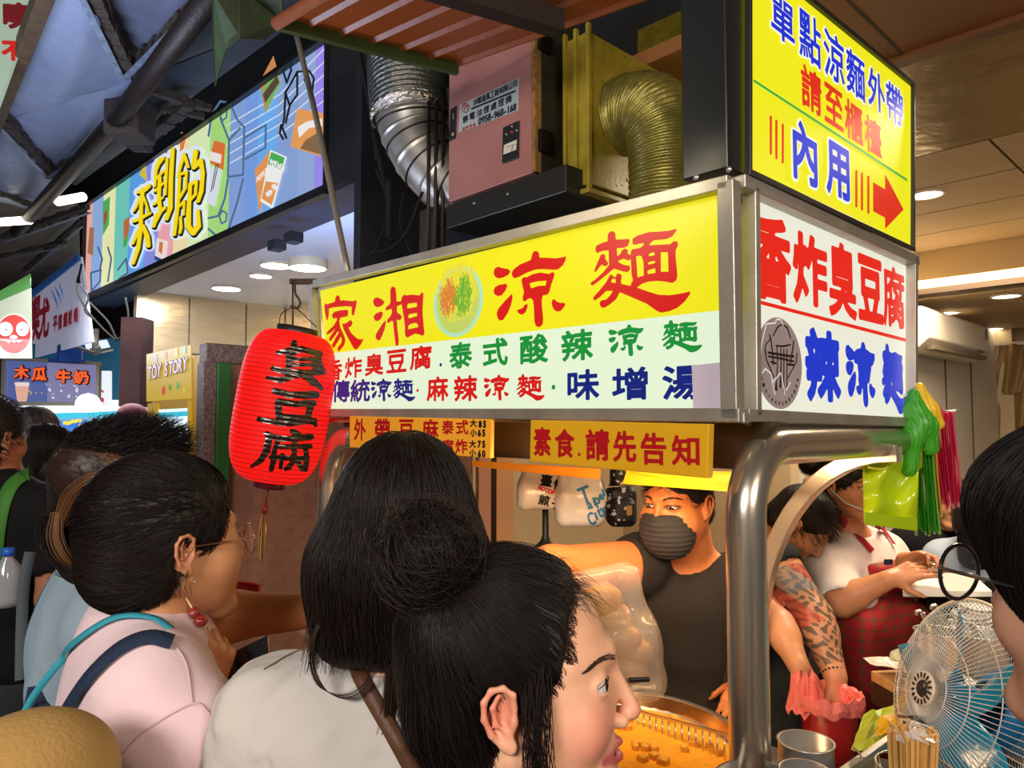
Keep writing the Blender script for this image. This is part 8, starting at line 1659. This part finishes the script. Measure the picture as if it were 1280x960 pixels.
for k in range(22): x, y = rnd.uniform(201, 234), rnd.uniform(524, 560); PM.shapes_obj('prize', [PM.stroke([(x, y, rnd.uniform(1, 2.4)), (x+rnd.uniform(-2, 2), y+rnd.uniform(-1, 1), 1.5)])], lit(rnd.choice(['7a6ae0', '5ab0e8', 'b8a0e8', 'e8f0ff', '4a58c8']), .9), tm, 0, .006, .01)
for pts in ([(199, 516), (236, 514), (236, 520), (199, 522)],): fq(pts, PM, .003, 'inner_header', lit('38c0d8', 1), tm, .008)
for pts in ([(186, 504), (199, 504), (199, 575), (186, 575)], [(236, 502), (240, 502), (240, 575), (236, 575)]): fq(pts, PM, .006, 'door_frame', pm('machine_yellow2', 'e8b820', .4), tm, .006)
# papaya milk stall sign
PP = Panel(at(65, 478, 7.6), (.05, -1, 0)); ps = thing('milk_stall_sign', 'framed blue and violet lit drinks sign with red orange characters', 'sign', at(65, 505, 7.6))
fq([(8, 449), (124, 456), (122, 504), (6, 503)], PP, .05, 'sign_face', lit('5a6aa8', .8), ps, 0)
fq([(60, 452), (124, 456), (122, 504), (60, 504)], PP, .01, 'sign_band', lit('8a86b0', .8), ps, .012)
for pts in ([(4, 446), (128, 453), (128, 457), (4, 450)], [(2, 502), (124, 503), (124, 507), (2, 507)], [(4, 447), (8, 448), (7, 506), (3, 506)], [(122, 454), (126, 455), (125, 507), (121, 507)]): fq(pts, PP, .05, 'frame_bar', pm('steel_frame_far', '8e8478', .4, .5), ps, .03)
for ch, x, y in [('木', 30, 466), ('瓜', 52, 468), ('牛', 82, 471), ('奶', 104, 472)]:
    g = PP.glyphs(ch, (x, y), (x, y), 18, 16); k_ = PP.scale(x, y)[1]; PP.shapes_obj('lettering_outline', g, lit('401020', .4), ps, 1.9*k_, .03, .012); PP.shapes_obj('lettering', g, lit('f4622c', 1), ps, .7*k_, .045, .012)
for s, x0, x1, y, h_, c_ in [('500cc', 24, 54, 492, 7, 'e8c828'), ('A cup of $0', 64, 102, 487, 6, 'd8d4e8'), ('Avocado milk', 60, 108, 481, 5, 'b8b0d8'), ('Q 5/ 40元', 68, 96, 495, 6, 'd8d4e8')]: PP.text('lettering', s, (x0, y), (x1, y), 5, h_, lit(c_, .95), ps, .06, .03, .02)
PP.shapes_obj('cup_print', [PP.poly([(20, 481), (38, 481), (35, 502), (23, 502)])], lit('e8b0a0', .9), ps, 0, .02, .02); PP.shapes_obj('cup_print', [PP.poly([(20, 478), (39, 478), (38, 483), (20, 483)])], lit('f4dcd8', .9), ps, 0, .024, .02)
# hanging banner
PW = Panel(at(114, 428, 6.6), -E2); bn = thing('white_banner', 'tilted white banner with maroon characters and blue scratch marks', 'banner', PW.q([(75, 440)])[0])
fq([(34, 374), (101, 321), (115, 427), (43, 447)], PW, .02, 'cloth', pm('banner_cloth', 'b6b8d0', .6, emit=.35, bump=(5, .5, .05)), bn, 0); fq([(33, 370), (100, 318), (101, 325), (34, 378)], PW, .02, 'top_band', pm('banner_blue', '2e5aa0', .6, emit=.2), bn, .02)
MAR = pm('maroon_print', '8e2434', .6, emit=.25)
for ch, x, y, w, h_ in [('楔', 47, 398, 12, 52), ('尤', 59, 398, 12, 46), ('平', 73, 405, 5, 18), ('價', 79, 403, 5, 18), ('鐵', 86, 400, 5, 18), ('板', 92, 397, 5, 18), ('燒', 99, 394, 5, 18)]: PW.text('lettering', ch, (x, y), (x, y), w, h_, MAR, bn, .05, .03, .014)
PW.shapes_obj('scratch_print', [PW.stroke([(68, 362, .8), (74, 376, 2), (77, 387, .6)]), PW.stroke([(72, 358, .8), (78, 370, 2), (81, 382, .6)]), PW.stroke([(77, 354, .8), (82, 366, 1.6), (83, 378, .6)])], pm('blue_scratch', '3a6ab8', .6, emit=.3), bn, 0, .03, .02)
# green and white board with a round red face emblem
PG = Panel(at(38, 400, 6.0), (.45, -.89, 0)); gb = thing('emblem_board', 'green and white board with a round red laughing face emblem with jagged teeth', 'sign', at(20, 445, 6.0))
fq([(-8, 368), (38, 342), (39, 392), (-8, 392)], PG, .03, 'green_panel', lit('3f9a2c', .55), gb, 0); fq([(-8, 380), (39, 360), (40, 448), (-8, 448)], PG, .03, 'white_panel', lit('dfe8cc', .5), gb, .01)
def disc(nm, x, y, r_, ry, c_, o, n=40, e=.9): u, v = PG.uv(x, y); k_ = PG.scale(x, y); m = MB(); m.add(ellipse(PG, u, v, r_*k_[0], ry*k_[1], o, n), [tuple(range(n))]); m.obj(nm, lit(c_, e), gb)
disc('emblem', 18, 418, 23, 26, 'f4f0e8', .02); disc('emblem', 18, 418, 21, 24, 'e0281c', .03); disc('emblem_eye', 8, 412, 9, 9, 'f8f4ec', .04); disc('emblem_eye', 29, 412, 8, 9, 'f8f4ec', .04); disc('emblem_pupil', 9, 413, 1, 1, '202020', .05, 8); disc('emblem_pupil', 28, 413, 1, 1, '202020', .05, 8); disc('emblem_nose', 18, 422, 5, 2.6, 'f8f4ec', .04)
PG.shapes_obj('emblem_teeth', [PG.stroke([(-2, 425, .5), (18, 427, .5), (38, 426, .5)])]+[PG.poly([(8+i*3.4, 426), (11+i*3.4, 426), (9.5+i*3.4, 431)]) for i in range(6)], lit('f8f4ec', .9), gb, 0, .05, .012)
# greenish sign with red characters in the top left corner
PX = Panel(atz(20, 100, 3.05), (.2, -.95, -.25)); gs = thing('corner_sign', 'pale green lit sign with dark red characters behind the awning beam, top left', 'sign', atz(15, 110, 3.0)); PX2 = Panel(at(15, 60, 2.9), (.1, -1, -.1))
fq([(-60, -60), (62, -60), (30, 20), (-2, 118), (-60, 118)], PX2, .02, 'sign_face', lit('a8c0a0', .75), gs, 0) if False else None
m = MB(); q5 = PX2.q([(-60, -60), (66, -60), (-4, 135), (-60, 150)]); m.slab(q5, PX2.N*-.02); m.obj('sign_face', lit('b4c8ae', .7), gs)
PX2.text('lettering', '噢', (21, 20), (21, 20), 30, 30, lit('7a1218', .7), gs, .06, .003, .004); PX2.text('lettering', '不', (17, 64), (17, 64), 26, 22, lit('d02018', .8), gs, .07, .003, .004)
# lit counter of the drinks stall and what stands on it
lc = thing('lit_counter', 'bright cyan and white lit drinks counter far down the lane', 'counter', at(140, 640, 7.0)); PL = Panel(at(130, 600, 6.6), (.1, -1, 0))
fq([(58, 518), (172, 514), (172, 640), (58, 640)], PL, .5, 'counter_front', lit('8fc4e8', .9), lc, 0)
for pts, c_, e_ in [([(58, 517), (172, 513), (172, 519), (58, 524)], '2fb4cc', 1), ([(62, 526), (108, 524), (108, 548), (62, 550)], '3a7ad0', 1), ([(100, 530), (172, 526), (172, 536), (100, 540)], 'f0f4ff', 1.3), ([(62, 552), (172, 548), (172, 556), (62, 560)], 'c0b0e8', 1), ([(62, 566), (172, 562), (172, 576), (62, 580)], '98d8f0', 1.2), ([(70, 584), (120, 584), (120, 640), (70, 640)], '30a8d8', 1)]: fq(pts, PL, .02, 'light_panel', lit(c_, e_), lc, .03)
PL.text('lettering', 'HAPPY', (86, 529), (104, 527), 4, 6, lit('f0d020', 1), lc, .1, .06, .015)
for k in range(40): x, y = rnd.uniform(66, 170), rnd.uniform(532, 600); PL.shapes_obj('goods', [PL.stroke([(x, y, rnd.uniform(1, 2)), (x+rnd.uniform(-3, 3), y, 1.2)])], lit(rnd.choice(['e84848', '5068d8', 'ffffff', '8a60d0', '30b0a0', 'f0a040']), .9), lc, 0, .07, .03)
m = MB(); c = at(110, 506, 6.8); m.lathe(c, ZZ, [(max(.001, .105*math.sin(t)), -.105*math.cos(t)) for t in [math.pi*i/16 for i in range(17)]], 28); tag(m.obj('globe_lamp', pm('globe_glow', (1, .98, .92), .4, emit=5), None, True), 'glowing white globe lamp above the drinks counter', 'lamp')
lw = thing('light_wall', 'bright white backlit wall panel behind the drinks stall', 'panel', at(150, 520, 7.6)); PK = Panel(at(130, 500, 7.9), (0, -1, 0)); fq([(20, 500), (172, 500), (172, 560), (20, 560)], PK, .05, 'panel', lit('f4f6ff', 1.6), lw, 0); fq([(126, 464), (140, 464), (140, 508), (126, 508)], PK, .05, 'poster', lit('e8eef4', 1.1), lw, .05)
PK.text('lettering', '珍奶', (133, 490), (133, 500), 7, 8, lit('d0402c', 1), lw, .05, .1, .03)
m = MB(); PZ2 = Panel(at(90, 430, 8.0), (0, -1, 0)); 
st_ = thing('blue_awning_stall', 'dark teal stall back wall and roof behind the drinks sign', 'stall', at(100, 450, 8.2)); PZ3 = Panel(at(90, 430, 8.4), (0, -1, 0)); fq([(40, 430), (175, 420), (175, 520), (40, 520)], PZ3, .1, 'back_panel', pm('teal_panel', '1d5f78', .5, emit=.12), st_, 0)
m = MB(); m.slab(PZ2.q([(100, 430), (134, 425), (138, 434), (104, 440)]), (0, -.03, 0)); m.obj('lit_edge', lit('dfeaf0', 1.2), st_)
ch_ = thing('blue_chair', 'blue plastic chair back standing on top of the drinks stall', 'chair', at(90, 452, 7.5)); S = Sdf(); S.bx(at(89, 442, 7.5), (.145, .03, .10), np.eye(3), .03, .02); V, Q = S.mesh(.014); mesh_obj('backrest', V, Q, pm('blue_plastic', '1c3a7a', .4), ch_, True); S = Sdf(); S.bx(at(89, 452, 7.65), (.15, .17, .02), np.eye(3), .015, .02); V, Q = S.mesh(.016); mesh_obj('seat', V, Q, pm('blue_plastic', '1c3a7a', .4), ch_, True)
cl_ = thing('ceiling_fan', 'small dark wall fan on a stem above the drinks stall', 'fan', at(120, 448, 7.2)); c = at(119, 436, 7.2)
for k in range(4): a = k*1.57+.5; m = MB(); m.box(c+Vector((0, 0, -.06)), Vector((.16*math.cos(a), .16*math.sin(a), .05)), Vector((-.05*math.sin(a), .05*math.cos(a), .02)), ZZ*.012); m.obj('blade', pm('fan_brown', '5a5148', .5), cl_)
m = MB(); m.tube([c+ZZ*.2, c-ZZ*.06], .03, 12); m.obj('stem', pm('fan_brown', '5a5148', .5), cl_, True)
# lane end wall, closing the view
m = MB(); m.box((-12, 10.5, 0), (7, 0, 0), (0, .2, 0), (0, 0, 4.5)); struct(m.obj('wall_lane_end', pm('lane_end', '2a2426', .8, var=(1.2, '4a3a30', 1.2))))
m = MB(); m.box((-12, -3, 0), (.2, 0, 0), (0, 13.6, 0), (0, 0, 4.5)); struct(m.obj('wall_lane_left', pm('lane_end', '2a2426', .8)))
m = MB(); m.box((-12, -3.9, 4.4), (20, 0, 0), (0, 14.5, 0), (0, 0, .1)); struct(m.obj('ceiling_lane', pm('lane_roof', '14161c', .9)))
pp = thing('hanging_board', 'dark worn board with loops of black cable left of the steel wall', 'board', at(160, 560, 6.9)); m = MB(); a = at(140, 395, 7.0); b = at(174, 395, 7.0); a = at(148, 508, 6.3); b = at(174, 508, 6.3); m.box(a, Vector((b.x-a.x, 0, 0)), (0, .22, 0), (0, 0, .78)); m.obj('board', pm('dark_pillar', '120c0c', .9, spec=.1, var=(4, '2c1818', 1.4), bump=(12, .4)), pp)
for k, pts in enumerate([[(102, 330), (99, 352), (110, 372), (106, 388), (118, 400)], [(112, 378), (135, 402), (148, 424), (160, 398), (157, 372)], [(98, 345), (96, 362), (104, 380), (112, 392), (130, 412), (146, 426)]]): m = MB(); m.tube(smooth_path([at(x, y, 6.4) for x, y in pts], 6), .009, 6); m.obj('cable_loop', CB, pp, True)
